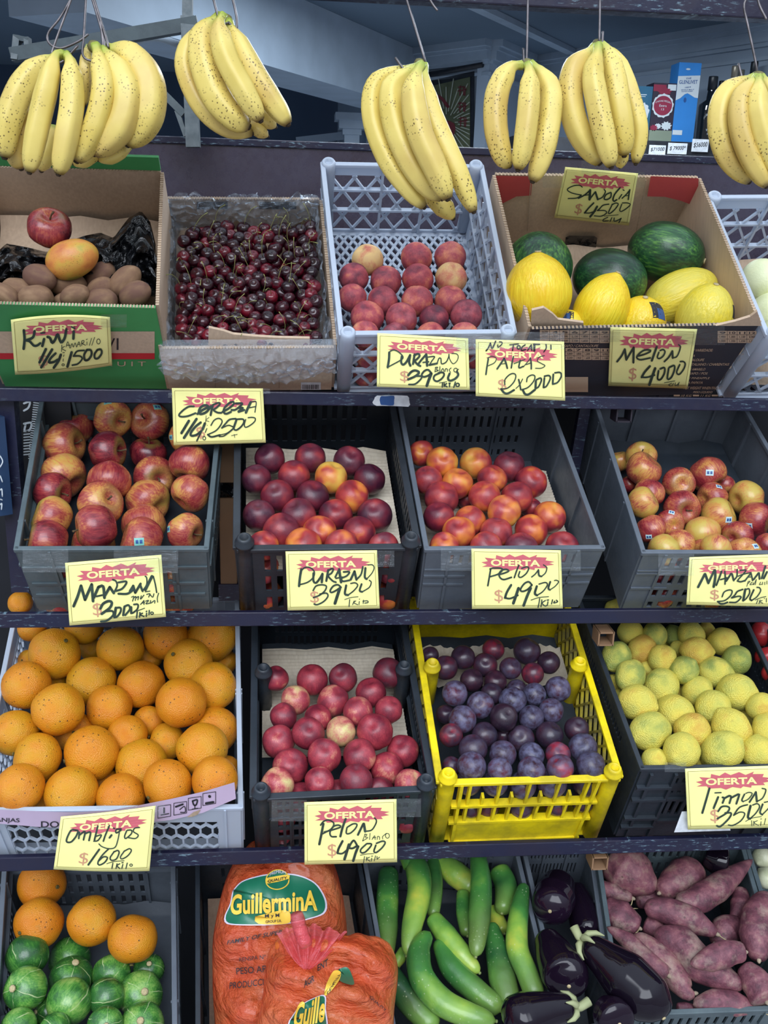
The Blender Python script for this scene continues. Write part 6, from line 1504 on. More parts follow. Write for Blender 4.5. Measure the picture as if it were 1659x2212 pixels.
card((1005, 1175, 7.213), ((95, 72), (1490, 98), (1520, 1005), (105, 1012)), wplane(R2P), 'yellow OFERTA card reading Pelon 4900 on the grey solid-sided crate',
 'w26 395,400 375,520 352,650; w24 385,390 450,375 560,380 580,410 510,470 390,510; w26 520,480 620,450 680,420 640,395 570,410 530,460 540,520 600,555 720,520; w24 835,335 800,420 765,525; w22 850,430 830,500 870,520 950,460 990,380 960,355 880,380; w20 1035,515 1090,470 1140,405; w28 1140,405 1150,490 1190,505; w18 1190,505 1250,450 1270,370 1220,325; w36 715,640 650,750 620,840; w28 620,840 700,850 820,800; w44 830,690 790,810 750,925; w28 1040,640 990,590 920,620 860,710 890,740 970,710 1040,640; w42 1020,690 970,800 910,960; w36 1115,660 1085,770 1120,800; w20 1120,800 1210,740 1280,640 1250,600 1150,625; w30 1325,590 1295,690 1320,715; w16 1320,715 1400,660 1455,590 1420,565 1390,570; w12 1025,875 1150,835 1300,820; w17 1160,850 1150,920 1135,990; 1195,870 1180,980; 1250,880 1200,920 1240,965 1270,960; 1290,900 1280,955; 1275,875 1300,872; 1360,870 1345,935; 1395,890 1380,920 1440,900 1420,875', bulge=.003, tapes=((-380, 60, 120, 420), (1480, 90, 1800, 420)))
card((1470, 1190, 8.778), ((170, 120), (1830, 60), (1900, 1060), (110, 1020)), wplane(R2M), 'yellow OFERTA card reading Manzana 2500 on the right apple crate',
 'w46 335,685 400,560 460,440; 470,440 530,610; w42 530,610 640,370; w48 655,370 660,500 630,680; w36 680,650 740,500 780,390; w30 840,390 850,500 845,630; w28 760,545 880,510; w36 870,570 960,430; 980,440 1010,560; w28 1010,560 1070,480 1075,350; w26 1130,370 1240,365 1180,450 1090,550; w30 1080,570 1140,585 1230,560; w22 1090,480 1200,440 1340,410; w30 1220,570 1330,430; 1340,430 1370,560; w18 1270,500 1360,490; w34 1390,540 1480,420; w36 1490,420 1500,530; 1540,520 1610,290; w40 1580,520 1640,400; w12 1285,580 1260,670; 1285,580 1320,575 1280,620; 1330,620 1360,590 1320,640 1370,635; 1380,600 1390,640 1440,540; 1440,540 1420,640; 1520,590 1500,640 1540,630; 1560,590 1555,640; 1600,590 1600,640; 1640,570 1640,630; w26 790,870 830,780 920,740 980,760 950,850 840,940 700,960; w34 710,960 760,1005 830,1000 890,975; w30 1180,730 1080,770 1030,840 970,890; w28 980,890 1100,860 1150,880 1060,970 930,975; w44 1230,730 1190,940; w26 1240,730 1300,720 1310,800 1250,900 1190,950; w34 1390,740 1320,900 1350,940; w24 1350,940 1450,870 1520,760 1500,700 1450,690; w14 1420,930 1520,890 1620,865; 1470,930 1440,1000; 1510,930 1490,1000; 1550,940 1500,960 1560,990; 1590,900 1595,905; 1630,900 1630,970', bulge=.009, tapes=((-420, 60, 260, 470),), starshift=.015)
card((105, 1730, 6.771), ((180, 230), (1565, 70), (1475, 1025), (72, 1000)), (pf(600, 1330, .016), Vector((0, -1, 0))), 'yellow OFERTA card reading Ombligos 1600 on the orange crate',
 'w26 400,430 330,430 270,540 265,600 330,600 400,520 430,440 400,430; 450,460 440,550; 450,500 530,450 510,570; 530,480 610,460 590,580; 720,370 670,570; w20 660,590 720,580 770,500 690,520; w24 890,360 830,500 800,590; w28 920,500 890,540; w22 950,400 965,405; 1060,410 990,420 990,470 1060,430; w16 1040,430 1010,580 970,680 880,700 780,670 735,630; w20 1140,440 1110,520 1130,550 1210,480 1210,430 1150,430; w18 1330,390 1260,400 1240,450 1310,500 1270,550 1170,540; w28 740,710 580,935; w22 880,700 780,800 720,900 740,940 820,900 860,830 800,820 730,880; w20 960,740 900,830 920,870 990,850 1030,760 1010,725 950,750; w18 1110,730 1050,820 1070,850 1150,810 1210,730 1180,700 1100,740; w10 850,920 950,890 1105,875; w16 940,910 925,990; 1000,920 985,990; 1040,920 1000,950 1040,990; 1085,930 1070,990; 1070,905 1090,903; 1150,910 1130,990; w12 e1205,940,20,16', bulge=.006, arch=(-12, -18), tapes=((700, 60, 1300, 130), (1540, 60, 1700, 220)))
card((645, 1720, 7.373), ((90, 95), (1560, 45), (1570, 1050), (95, 1090)), wplane(R3N, .022), 'yellow OFERTA card reading Pelon Blanco 4900 on the dark four-post crate',
 'w38 395,440 360,620 330,765; w24 350,460 400,400 480,380 560,430 520,520 380,600; w26 410,570 560,530 670,490 640,460 560,480 500,570 520,640 600,645; w36 750,360 700,500 665,640; w24 770,500 760,590 820,590 900,520 930,450 870,440 780,490; w34 945,615 1030,440; w40 1040,440 1060,560; w22 1060,560 1160,540 1220,460 1240,390 1210,345; w10 1060,600 1020,710; 1050,610 1090,610 1060,650 1100,660 1020,715; 1140,590 1130,690; 1170,690 1210,630 1220,690; 1180,665 1230,655; 1250,690 1260,640 1290,650 1290,690; 1400,590 1340,640 1340,680; e1415,630,32,38; w36 700,715 640,830 620,900; w28 620,910 700,910 800,830; w42 800,770 770,880 730,1005; w32 930,780 880,705 830,760 810,820 860,830 930,790; w40 950,800 910,900 870,1030; w26 1080,760 990,850 1000,900 1060,890 1140,810 1160,760 1090,755; 1230,780 1200,880 1240,895 1330,820 1380,740 1340,715 1240,750; w10 985,940 1090,920 1195,915; w12 1050,960 1035,1060; 1085,970 1080,1030; 1130,970 1085,1000 1140,1035; 1165,985 1160,1035; 1160,955 1180,953; 1225,950 1205,1030; 1250,960 1250,1000 1290,970', bulge=.002, tapes=((-430, 60, 130, 400), (1550, 40, 1950, 330)))
card((1470, 1645, 8.778), ((85, 135), (1860, 75), (1890, 1250), (140, 1290)), wplane(R3L, .02), 'yellow OFERTA card reading Limon 3500 on the lemon crate',
 'w40 550,510 490,720 415,975; 715,675 630,885; w24 655,595 770,590; w38 800,680 830,700 800,785; 830,700 930,650 960,680 930,790; 960,690 1100,620 1110,650 1060,800; w30 1215,620 1165,730 1190,760; w20 1190,760 1290,710 1360,610 1300,585 1240,605; w34 1310,770 1430,580; w40 1430,580 1450,760; w24 1450,760 1560,690 1620,540 1550,510; w34 715,945 780,860 880,850 930,890 870,980 700,1085; 850,975 960,980 920,1080 760,1230 690,1220; w28 1270,820 1160,850 1090,900 1010,1020; w24 1010,1020 1130,960 1220,990 1150,1120 1000,1210 910,1205; w44 1330,840 1280,1050 1320,1085; w24 1320,1085 1430,980 1500,860 1460,800 1370,825; w34 1560,810 1510,960 1550,1010; w22 1550,1010 1659,900 1750,790 1680,760 1590,775; w12 1235,1135 1370,1070 1535,1045; 1350,1120 1355,1220; 1390,1130 1390,1215; 1460,1120 1400,1160 1480,1215; 1530,1140 1520,1215; 1520,1090 1540,1088; 1615,1080 1590,1195', bulge=.002, tapes=((-300, 20, 110, 200),))
p0_, n_ = wplane(R3L, .008)
pl2 = empty('paper_label', hit(1500, 1780, p0_, n_), 'white paper label on the lemon crate behind the Limon card', 'label')
b = MB(); b.add([hit(x, y, p0_, n_) for x, y in ((1456, 1798), (1578, 1794), (1570, 1750), (1473, 1753))], [(0, 1, 2, 3)]); b.build('paper', M_['paperwhite'], pl2)
# ------------------------------------------------------------------ carrot bags
def carrotbag(cx, cy, wpx, hpx, d, tilt, label, seed, lumps=1.0, T=.10, spin=0):
    """pillow leaning back; local x right, y up the slope, z out"""
    o = P(cx, cy, d); k = d/F
    ex = (RT*math.cos(spin)-UP*math.sin(spin)); ey0 = (UP*math.cos(spin)+RT*math.sin(spin))
    ey = (ey0*math.cos(tilt)+fwd*math.sin(tilt)).normalized(); ez = ex.cross(ey).normalized()
    if ez.dot(fwd) > 0: ez = -ez
    w, h = wpx*k, hpx*k/max(.3, math.cos(tilt))
    def S(u, v, off=0, back=False):      # u,v in -1..1
        e = max(0, 1-abs(u)**3.0)**.5*max(0, 1-abs(v)**3.2)**.5
        z = T*e
        z += lumps*e*(.012*math.sin(v*13+u*2.2+seed)+.006*math.sin(v*7-u*5+seed*2)+nz((u*2, v*3, seed), .014, 1, seed)+nz((u*7, v*7, seed), .006, 1, seed))
        x = u*w*(1+.04*math.sin(v*4+seed))*(1-.22*abs(v)**4); y = v*h*(1-.10*abs(u)**3)+(0.02*nz((u*3, 0, seed), 1, 1, 2) if v > .8 else 0)*(v-.8)*5
        if back: z = -T*.35*e
        return o+ex*x+ey*y+ez*(z+off)
    root = empty('carrot_bag', o-ey*h, label, 'bag')
    b = MB(); b.grid(lambda u, v: S(u*2-1, v*2-1), 60, 80); b.grid(lambda u, v: S(1-u*2, v*2-1, 0, True), 30, 40); b.build('film_bag', M_['bagfilm'], root, True)
    return root, S, (o, ex, ey, ez, w, h, k)
def bagfilm():
    t = NT('orange_bag_film'); v = t.coords('Object', seed=False)
    n = t.noise(v, 9, 5, .6)
    c = t.ramp(n, [(.3, srgb('#ea8c58')), (.5, srgb('#e26a3e')), (.72, srgb('#cc4a30'))])
    t.set(Base_Color=c, Roughness=.3, Coat_Weight=.6, Coat_Roughness=.08)
    v2 = t.coords('Object', (1, 1, 2.4), seed=False)
    t.bump(t.noise(v2, 22, 5, .6), .8, .03)
    tr = t.n('BsdfTransparent'); tr.inputs[0].default_value = srgb('#f59a78')
    mx = t.n('MixShader'); mx.inputs[0].default_value = .62; t.l(tr.outputs[0], mx.inputs[1]); t.l(t.b.outputs[0], mx.inputs[2]); t.l(mx.outputs[0], t.o.inputs['Surface'])
    return t.m
M_['bagfilm'] = bagfilm()
M_['lgreen'] = plain('label_green', '#1f6e52', .35, .05); M_['lwhite'] = plain('label_white', '#d9cfe0', .4, .04); M_['lyel'] = plain('label_yellow', '#f0c84a', .4, .05); M_['pfilm'] = film('pink_bag_film', (1, .62, .60, 1), .05, .10, 34, .9, srgb('#e8606a'), .38)
BG1, S1, fr1 = carrotbag(604, 2078, 140, 225, 1.90, rad(22), 'large orange film bag of carrots with green and yellow printed badge', 1)
def onbag(S, fr, crop, off):
    o, ex, ey, ez, w, h, k = fr
    x0, y0, s = crop
    def f(x, y, e=0):
        p = hit(x0+x/s, y0+y/s, o+ez*.095, ez); q = p-o
        return S(max(-.97, min(.97, q.dot(ex)/w)), max(-.97, min(.97, q.dot(ey)/h)), off+e)
    return f
CB = (400, 1820, 3.456)
def badge(fn, pts, mat, name, root, off, ctr=None):
    b = MB(); c = ctr or (sum(p[0] for p in pts)/len(pts), sum(p[1] for p in pts)/len(pts)); sp = smooth_path([(x, y, 0) for x, y in pts+[pts[0]]], len(pts)*5)
    R_ = 10; vs = [fn(c[0], c[1], off)]; n = len(sp)
    for j in range(1, R_+1):
        for p in sp: vs.append(fn(c[0]+(p.x-c[0])*j/R_, c[1]+(p.y-c[1])*j/R_, off))
    fs = [(0, 1+i, 1+(i+1) % n) for i in range(n)]
    for j in range(R_-1): fs += [(1+j*n+i, 1+(j+1)*n+i, 1+(j+1)*n+(i+1) % n, 1+j*n+(i+1) % n) for i in range(n)]
    b.add(vs, fs); return b.build(name, mat, root, True)
f1_ = onbag(S1, fr1, CB, .004)
BADGE = [(340, 340), (400, 285), (520, 255), (640, 240), (800, 240), (930, 270), (1000, 320), (1045, 420), (1025, 510), (920, 560), (780, 595), (600, 610), (420, 605), (320, 585), (298, 530), (330, 440)]
bc = (670, 430)
badge(f1_, [(bc[0]+(x-bc[0])*1.035, bc[1]+(y-bc[1])*1.05) for x, y in BADGE], M_['lwhite'], 'badge_outline', BG1, .0005, bc)
badge(f1_, BADGE, M_['lgreen'], 'badge', BG1, .0015, bc)
badge(f1_, [(685+95*math.cos(a/16*6.283), 275+78*math.sin(a/16*6.283)) for a in range(16)], M_['lyel'], 'seal_ring', BG1, .0025)
badge(f1_, [(685+86*math.cos(a/16*6.283), 275+70*math.sin(a/16*6.283)) for a in range(16)], M_['lgreen'], 'seal', BG1, .0040)
badge(f1_, [(600, 262), (765, 238), (775, 268), (606, 306)], M_['lyel'], 'seal_band', BG1, .0055)
badge(f1_, [(525, 550), (760, 505), (775, 600), (545, 606)], M_['lyel'], 'maker_plate', BG1, .0040)
def btext(fn, txt, x0, y0, x1, y1, off, mat, root, bold=.0, slope=0, name='lettering', curve=0, lean=0):
    b = MB(); add_text(b, txt, lambda u, v: fn(x0+(x1-x0)*u+lean*v, y1+(y0-y1)*v+slope*u-curve*4*u*(1-u), off), bold); b.build(name, mat, root)
btext(f1_, 'GuillerminA', 332, 372, 990, 530, .0075, M_['lyel'], BG1, .03, -30, curve=-12)
btext(f1_, 'PREMIUM', 622, 228, 748, 252, .0065, M_['lwhite'], BG1, .0, -14, curve=16)
btext(f1_, 'QUALITY', 612, 278, 762, 304, .0080, M_['print_dark'], BG1, .02, -28)
btext(f1_, 'M y M', 598, 535, 705, 570, .0070, M_['print_dark'], BG1, .01, -6)
btext(f1_, 'GROUP S.R.', 602, 582, 720, 602, .0070, M_['print_dark'], BG1, .01, -8)
btext(f1_, 'FAMILY OF SUPER', 330, 725, 720, 758, .005, M_['print_dark'], BG1, .012, -75, lean=8)
btext(f1_, 'RENSPA N\u00ba 21.002.5', 412, 860, 770, 890, .005, M_['print_dark'], BG1, .004, -50)
btext(f1_, 'PESO APROX. 10', 382, 940, 850, 990, .005, M_['print_dark'], BG1, .004, -60)
btext(f1_, 'PRODUCCI\u00d3N ARGENTINA', 330, 1040, 1000, 1100, .005, M_['print_dark'], BG1, .004, -105)
BG2, S2, fr2 = carrotbag(706, 2200, 150, 155, 1.74, rad(30), 'smaller orange film bag of carrots lying in front with crumpled badge', 4, 1.25, .085, rad(6))
f2_ = onbag(S2, fr2, CB, .005)
B2 = [(780, 1330), (850, 1215), (960, 1160), (1035, 1150), (1040, 1240), (1045, 1400), (900, 1440), (770, 1440)]
badge(f2_, [(915+(x-915)*1.08, 1290+(y-1290)*1.06) for x, y in B2], M_['lwhite'], 'badge_outline', BG2, .001, (915, 1290))
badge(f2_, B2, M_['lgreen'], 'badge', BG2, .002, (915, 1290))
btext(f2_, 'Guille', 800, 1190, 1035, 1400, .007, M_['lyel'], BG2, .03, -60, lean=20)
badge(f2_, [(1150, 930), (1210, 915), (1245, 960), (1265, 1060), (1170, 1040), (1130, 980)], M_['lgreen'], 'badge_corner', BG2, .002)
badge(f2_, [(1035, 1130), (1060, 1040), (1110, 945), (1165, 955), (1150, 1030), (1090, 1110), (1045, 1145)], M_['lyel'], 'seal_band', BG2, .003)
b = MB(); add_text(b, 'QUALITY', lambda u, v: f2_(1045+95*u-28*(1-v)+30, 1130-165*u+10*(1-v), .0045), .015); b.build('lettering', M_['print_dark'], BG2)
badge(f2_, [(380+52*math.cos(a/16*6.283), 1285+80*math.sin(a/16*6.283)) for a in range(16)], M_['lgreen'], 'seal', BG1 if False else BG2, .003)
btext(f2_, 'QUALITY', 335, 1275, 430, 1310, .006, M_['lyel'], BG2, .03, -50)
b = MB(); add_text(b, 'QUALITY', lambda u, v: f2_(1400+130*u-14*(1-v), 1140+95*u+22*(1-v), .003), .01); b.build('lettering', M_['print_dark'], BG2)
for tx, x, y in (('AGR', 880, 1035), ('ENT', 985, 905)): btext(f2_, tx, x, y, x+80, y+50, .003, M_['print_dark'], BG2, .02, -50)
# knotted film neck of the front bag
def neck(u, v):
    a = u*2-1
    x = 905+a*(30+235*(v**.8))+40*v; y = 945-v*330+abs(a)*60*v
    p = P(CB[0]+x/CB[2], CB[1]+y/CB[2], 1.70+.05*v)
    return p-fwd*(nz((u*14, v*2, 0), .016*(.3+v), 1, 4)+.01*math.sin(u*30)*v)
b = MB(); b.grid(neck, 60, 20); b.build('film_neck', M_['pfilm'], BG2, True)
b = MB(); b.tube(smooth_path([P(CB[0]+x/CB[2], CB[1]+y/CB[2], 1.665) for x, y in ((905, 770), (870, 680), (845, 600), (830, 530))], 10), [.011, .012, .013, .012, .013, .012, .012, .013, .012, .011], 9); b.build('film_twist', M_['pfilm'], BG2, True)
# carrots inside the bags
random.seed(5)
def carrot(p, d, L, R, label, group):
    b = MB(); pts = [p-d*L/2+d*L*i/9 for i in range(10)]
    b.tube(pts, [R*.35, R*.9, R, R, R*.95, R*.85, R*.75, R*.6, R*.42, R*.12], 12)
    me = b.mesh('carrot', M_['carrot'], True, p, True); o = bpy.data.objects.new('carrot', me); COL.objects.link(o); o.location = p; o['hue'] = random.uniform(-.1, .1); tag(o, label, 'carrot', group)
for (fr, n_, lb, gr, zz) in ((fr1, 11, 'carrot packed inside the large orange film bag', 'carrots in the large bag', .05), (fr2, 6, 'carrot packed inside the smaller front film bag', 'carrots in the front bag', .035)):
    o, ex, ey, ez, w, h, k = fr
    for i in range(n_):
        y = -h*.8+1.6*h*i/(n_-1); carrot(o+ey*y+ex*random.uniform(-.015, .015)+ez*(zz*.6), (ex+ey*random.uniform(-.25, .3)).normalized(), w*1.5, min(.019, h/n_*.8), lb, gr)
tray(R4C, -R4C.h+.03, 'kraft2', ripple=0)
# ------------------------------------------------------------------ shop interior and street
ZC = 2.75
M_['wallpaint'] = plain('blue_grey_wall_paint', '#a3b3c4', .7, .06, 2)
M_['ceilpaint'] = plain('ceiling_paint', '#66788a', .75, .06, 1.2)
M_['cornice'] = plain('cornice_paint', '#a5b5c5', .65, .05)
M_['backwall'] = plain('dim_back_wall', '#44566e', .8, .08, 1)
M_['pave'] = plain('pavement', '#98979a', .85, .12, 3, .2, 60)
M_['bracket'] = worn('grey_green_painted_steel', '#48555a', '#333c42', .5, .6, 12)
def struct(b, name, mat, **kw):
    o = b.build(name, mat, None, **kw); o['kind'] = 'structure'; return o
b = MB(); b.box((-4, -5, -.06), (4, YBOARD, 0)); struct(b, 'floor_street', M_['pave'])
M_['tiles'] = plain('pale_floor_tiles', '#c9ccd0', .4, .04, 2)
b = MB(); b.box((-4, YBOARD, -.06), (4, 9, 0)); struct(b, 'floor_shop', M_['tiles'])
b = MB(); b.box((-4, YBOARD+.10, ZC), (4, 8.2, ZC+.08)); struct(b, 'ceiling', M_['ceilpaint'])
b = MB(); b.box((.10, 3.10, ZC-.035), (1.40, 3.50, ZC)); struct(b, 'fill_light_housing', M_['cornice'])  # added box above the fill light, out of view
A, B_, C_, D_ = hitZ(795, 122, ZC), hitZ(1060, 88, ZC), hitZ(1150, 128, ZC), hitZ(1659, 44, ZC)
D2 = C_+(D_-C_)*1.6
def wallseg(p, q, name, t=.06, z0=0.0):
    p = Vector((p.x, p.y, 0)); q = Vector((q.x, q.y, 0)); d = (q-p).normalized(); n = Vector((-d.y, d.x, 0))*t
    if n.y < 0: n = -n
    b = MB(); b.hexa([p+Vector((0, 0, z0)), q+Vector((0, 0, z0)), q+n+Vector((0, 0, z0)), p+n+Vector((0, 0, z0))], [v+Vector((0, 0, ZC)) for v in (p, q, q+n, p+n)]); return struct(b, name, M_['wallpaint'])
wallseg(A, B_, 'wall_column'); wallseg(B_, C_, 'wall_return'); wallseg(C_, D2, 'wall_right')
E_ = A+Vector((-.12, .9, 0)); wallseg(E_, A, 'wall_column_side')
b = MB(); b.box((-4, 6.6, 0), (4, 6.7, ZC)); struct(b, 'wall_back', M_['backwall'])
b = MB(); b.box((-2.3, YBOARD+.10, 0), (-2.22, 6.6, ZC)); struct(b, 'wall_left', M_['wallpaint'])
def corn(pts, name):     # stepped cornice along a polyline, room side = towards the camera
    b = MB()
    for (out, z0, z1) in ((.075, .0, .030), (.055, .030, .045), (.040, .045, .085), (.022, .085, .10), (.012, .135, .150)):
        for p, q in zip(pts, pts[1:]):
            d = (q-p).normalized(); n = Vector((d.y, -d.x, 0))
            if n.y > 0: n = -n
            e = d*out*.4
            a0, a1 = Vector((p.x, p.y, 0))-e, Vector((q.x, q.y, 0))+e
            lo = [a0+n*out, a1+n*out, a1, a0]
            b.hexa([v+Vector((0, 0, ZC-z1)) for v in lo], [v+Vector((0, 0, ZC-z0)) for v in lo])
    o = struct(b, name, M_['cornice'])
corn([A, B_], 'trim_1'); corn([B_, C_], 'trim_2'); corn([C_, D2], 'trim_3')
# lower capital left of the column
cpz = P(760, 262, depth(A)); b = MB()
for (hw, z0, z1) in ((.09, .0, .035), (.07, -.04, .0), (.05, -.07, -.04), (.04, -.6, -.07)): b.box((cpz.x-hw, cpz.y-hw, cpz.z+z0), (cpz.x+hw, cpz.y+hw, cpz.z+z1))
struct(b, 'column_capital', M_['cornice'])
b = MB(); q0, q1 = P(640, 305, 5.6), P(770, 290, 5.6); b.bar(q0, q1, (0, -1, 0), .04, .06); struct(b, 'trim_4', M_['cornice'])
# diagonal ceiling beam
e1, e0 = hitZ(790, 110, ZC), hitZ(430, -30, ZC)
dd = (e0-e1).normalized(); e0 = e0+dd*1.0; nn = Vector((dd.y, -dd.x, 0)); drop = (e1-P(775, 232, depth(e1))).z
b = MB(); lo = [e1, e0, e0-nn*.28, e1-nn*.28]
b.hexa([v-Vector((0, 0, drop)) for v in lo], [v-Vector((0, 0, .001)) for v in lo]); struct(b, 'ceiling_beam', M_['cornice'])
b = MB(); r0_, r1_ = hitZ(1000, 0, ZC-.012), hitZ(1235, 112, ZC-.012); b.bar(r0_, r1_, (0, 0, 1), .05, .022); struct(b, 'trim_5', M_['cornice'])
# framed golden scroll on the column
d_ = (B_-A).normalized(); n_ = Vector((d_.y, -d_.x, 0));  n_ = n_ if n_.y < 0 else -n_
cp0 = Vector((A.x, A.y, 0))+n_*.012
sf = lambda x, y, o=0: hit(600+x/3.13, 0+y/3.13, cp0+n_*o, n_)
sc_ = empty('hanging_scroll', sf(1180, 1010), 'dark framed golden scroll with rays and red characters on the column', 'picture')
M_['gold'] = plain('gold_scroll', '#6d7458', .35, .2, 9, Metallic=.3); M_['goldlt'] = plain('gold_rays', '#aab0a0', .35, .1); M_['sframe'] = plain('scroll_border', '#20242c', .5, .2, 30); M_['sred'] = plain('scroll_red', '#6e2a30', .6, .1)
b = MB(); b.add([sf(*p) for p in ((960, 1080), (1330, 1060), (1330, 480), (960, 560))], [(0, 1, 2, 3)]); b.build('border', M_['sframe'], sc_)
b = MB(); b.add([sf(*p, .003) for p in ((960, 1080), (1300, 1060), (1300, 520), (960, 600))], [(0, 1, 2, 3)]); b.build('print', M_['gold'], sc_)
b = MB()
for i in range(22):
    a = -2.6+i*.17; c = (1140, 830); p = (math.cos(a), math.sin(a)); L0, L1 = 60+20*(i % 3), 240+60*(i % 2)
    q = (c[0]+p[0]*L1, c[1]+p[1]*L1)
    if q[0] > 1295: k = (1295-c[0])/(q[0]-c[0]); q = (c[0]+(q[0]-c[0])*k, c[1]+(q[1]-c[1])*k)
    ribbon(b, [(c[0]+p[0]*L0, c[1]+p[1]*L0), q], 7, lambda x, y: sf(x, y, .006))
b.build('rays', M_['goldlt'], sc_)
b = MB()
for (x, y) in ((1245, 615), (1245, 725), (1250, 825)):
    b = MB()
    for pts in ([(-25, -25), (5, -28)], [(-12, -35), (-14, 30)], [(-28, 0), (2, -4)], [(10, -30), (12, 28)], [(5, -5), (30, -10)], [(22, -30), (20, 30)]): ribbon(b, [(x+p[0], y+p[1]) for p in pts], 7, lambda x, y: sf(x, y, .007))
    b.build('red_character', M_['sred'], sc_)
b = MB()
for pts, w in (([(1110, 830), (1180, 850), (1160, 930), (1120, 900)], 40), ([(1030, 640), (1100, 660), (1150, 720)], 22)): b = MB(); ribbon(b, pts, w, lambda x, y: sf(x, y, .007)); b.build('red_print', M_['sred'], sc_)
b = MB(); b.tube([sf(930, 520, .01), sf(1385, 438, .01)], .012, 10); b.build('roller', M_['sframe'], sc_, True)
# bottle shelf along the right wall
DS = 3.9
sz = P(1480, 307, DS).z
s0, s1 = P(1130, 320, DS), P(1720, 300, DS); ys = s0.y
bs = empty('bottle_shelf', (s0.x, ys, sz-.03), 'dark narrow shelf carrying the spirit boxes and bottles', 'shelf')
b = MB(); b.box((s0.x-.05, ys-.06, sz-.05), (s1.x+.3, ys+.35, sz)); b.build('board', M_['sframe'], bs)
def pt(x, y): return (1340+x/5.2, 110+y/5.2)
def carton(x0, x1, ytop, dpt, label, mat, yb=None):
    a = hitY(*pt(x0, 600), ys); c = hitY(*pt(x1, 600), ys); t_ = hitY(*pt((x0+x1)/2, ytop), ys).z
    root = empty('drink_carton', (a.x, ys, sz), label, 'carton', 'spirit cartons on the shelf')
    b = MB(); b.box((a.x, ys, sz), (c.x, ys+dpt, t_)); b.build('body', mat, root)
    def f(u, v, o=0): return Vector((a.x+(c.x-a.x)*u, ys-.0008-o, sz+(t_-sz)*v))
    return root, f
M_['teal'] = plain('teal_carton', '#235b78', .5, .08, 12); M_['redbox'] = plain('dark_floral_carton', '#2a2233', .5, .08, 12); M_['bluebox'] = plain('blue_carton', '#2f7fc8', .45, .06); M_['crim'] = plain('crimson_print', '#8a2440', .5, .1); M_['palep'] = plain('pale_print', '#c6cfd4', .5, .05); M_['olive'] = plain('olive_print', '#7e8a78', .6, .06)
def disk(b, f, cu, cv, ru, rv, o, n=28, wob=0):
    b.add([f(cu+ru*math.cos(6.283*i/n)*(1+wob*math.sin(i*2.3)), cv+rv*math.sin(6.283*i/n)*(1+wob*math.sin(i*2.3)), o) for i in range(n)], [tuple(range(n))])
def quadp(b, f, u0, v0, u1, v1, o): b.add([f(u0, v0, o), f(u1, v0, o), f(u1, v1, o), f(u0, v1, o)], [(0, 1, 2, 3)])
rt, f = carton(135, 350, 395, .09, 'teal carton with a pale flower behind the hanging bananas', M_['teal'])
b = MB(); disk(b, f, .55, .54, .36, .16, 0, wob=.10); quadp(b, f, .2, .84, .7, .855, 0); quadp(b, f, .25, .81, .65, .82, 0); b.build('flower_print', M_['palep'], rt)
b = MB(); disk(b, f, .55, .54, .12, .05, .001, wob=.2); b.build('flower_centre', M_['teal'], rt)
rt, f = carton(355, 612, 360, .09, 'dark floral carton with a crimson medallion', M_['redbox'])
b = MB(); quadp(b, f, .0, .86, .55, .97, 0); disk(b, f, .5, .86, .28, .06, .0004, wob=.2); disk(b, f, .18, .24, .16, .05, .0004, wob=.25); b.build('petal_print', M_['crim'], rt)
b = MB(); disk(b, f, .48, .62, .46, .20, .0006, 36, .05); quadp(b, f, .62, .88, .98, .98, 0); disk(b, f, .72, .28, .22, .07, .0004, wob=.2); disk(b, f, .35, .27, .14, .045, .0003, wob=.2); b.build('scroll_print', M_['palep'], rt)
b = MB(); disk(b, f, .48, .62, .40, .165, .0012); b.build('medallion', M_['crim'], rt)
b = MB(); add_text(b, 'CHIVAS REGAL', lambda u, v: f(.14+.68*u, .655+.03*v+.03*4*u*(1-u), .002)); add_text(b, 'Extra', lambda u, v: f(.32+.32*u, .60+.04*v, .002)); add_text(b, '13', lambda u, v: f(.42+.12*u, .54+.035*v, .002)); b.build('lettering', M_['palep'], rt)
b = MB(); quadp(b, f, 0, 0, 1, .2, .0004); b.build('base_band', M_['olive'], rt)
rt, f = carton(615, 862, 130, .09, 'tall blue carton with a white Glenlivet panel', M_['bluebox'])
b = MB(); vs = [(0, .83), (1, .85), (1, .57), (.85, .575), (.62, .61), (.5, .625), (.38, .61), (.2, .56), (0, .53)]; b.add([f(u, v, 0) for u, v in vs], [tuple(range(len(vs)))]); b.build('panel_print', M_['palep'], rt)
b = MB(); quadp(b, f, .02, .10, .46, .16, 0); b.build('price_sticker', M_['palep'], rt)
b = MB(); disk(b, f, .42, .92, .10, .012, 0, wob=.3); b.build('crest_print', M_['palep'], rt)
b = MB()
for tx, u0, u1, v0, v1 in (('THE', .36, .6, .79, .812), ('GLENLIVET', .07, .9, .735, .78), ('1824', .36, .62, .685, .70), ('SINGLE MALT', .2, .78, .655, .668), ('SCOTCH WHISKY', .22, .74, .635, .648)): add_text(b, tx, lambda u, v: f(u0+(u1-u0)*u, v0+(v1-v0)*v+.012*u, .0008), .01)
disk(b, f, .42, .54, .06, .03, .0008, wob=.2); b.build('lettering', M_['st_blue'], rt)
M_['glassdk'] = plain('dark_bottle_glass', '#141a1e', .08, .1, 6, Coat_Weight=.5); M_['capblk'] = plain('black_bottle_cap', '#1c2228', .4, .1); M_['capgold'] = plain('gold_bottle_cap', '#9a9282', .35, .1, 6, Metallic=.5); M_['jlabel'] = plain('black_bottle_label', '#15171b', .5, .05)
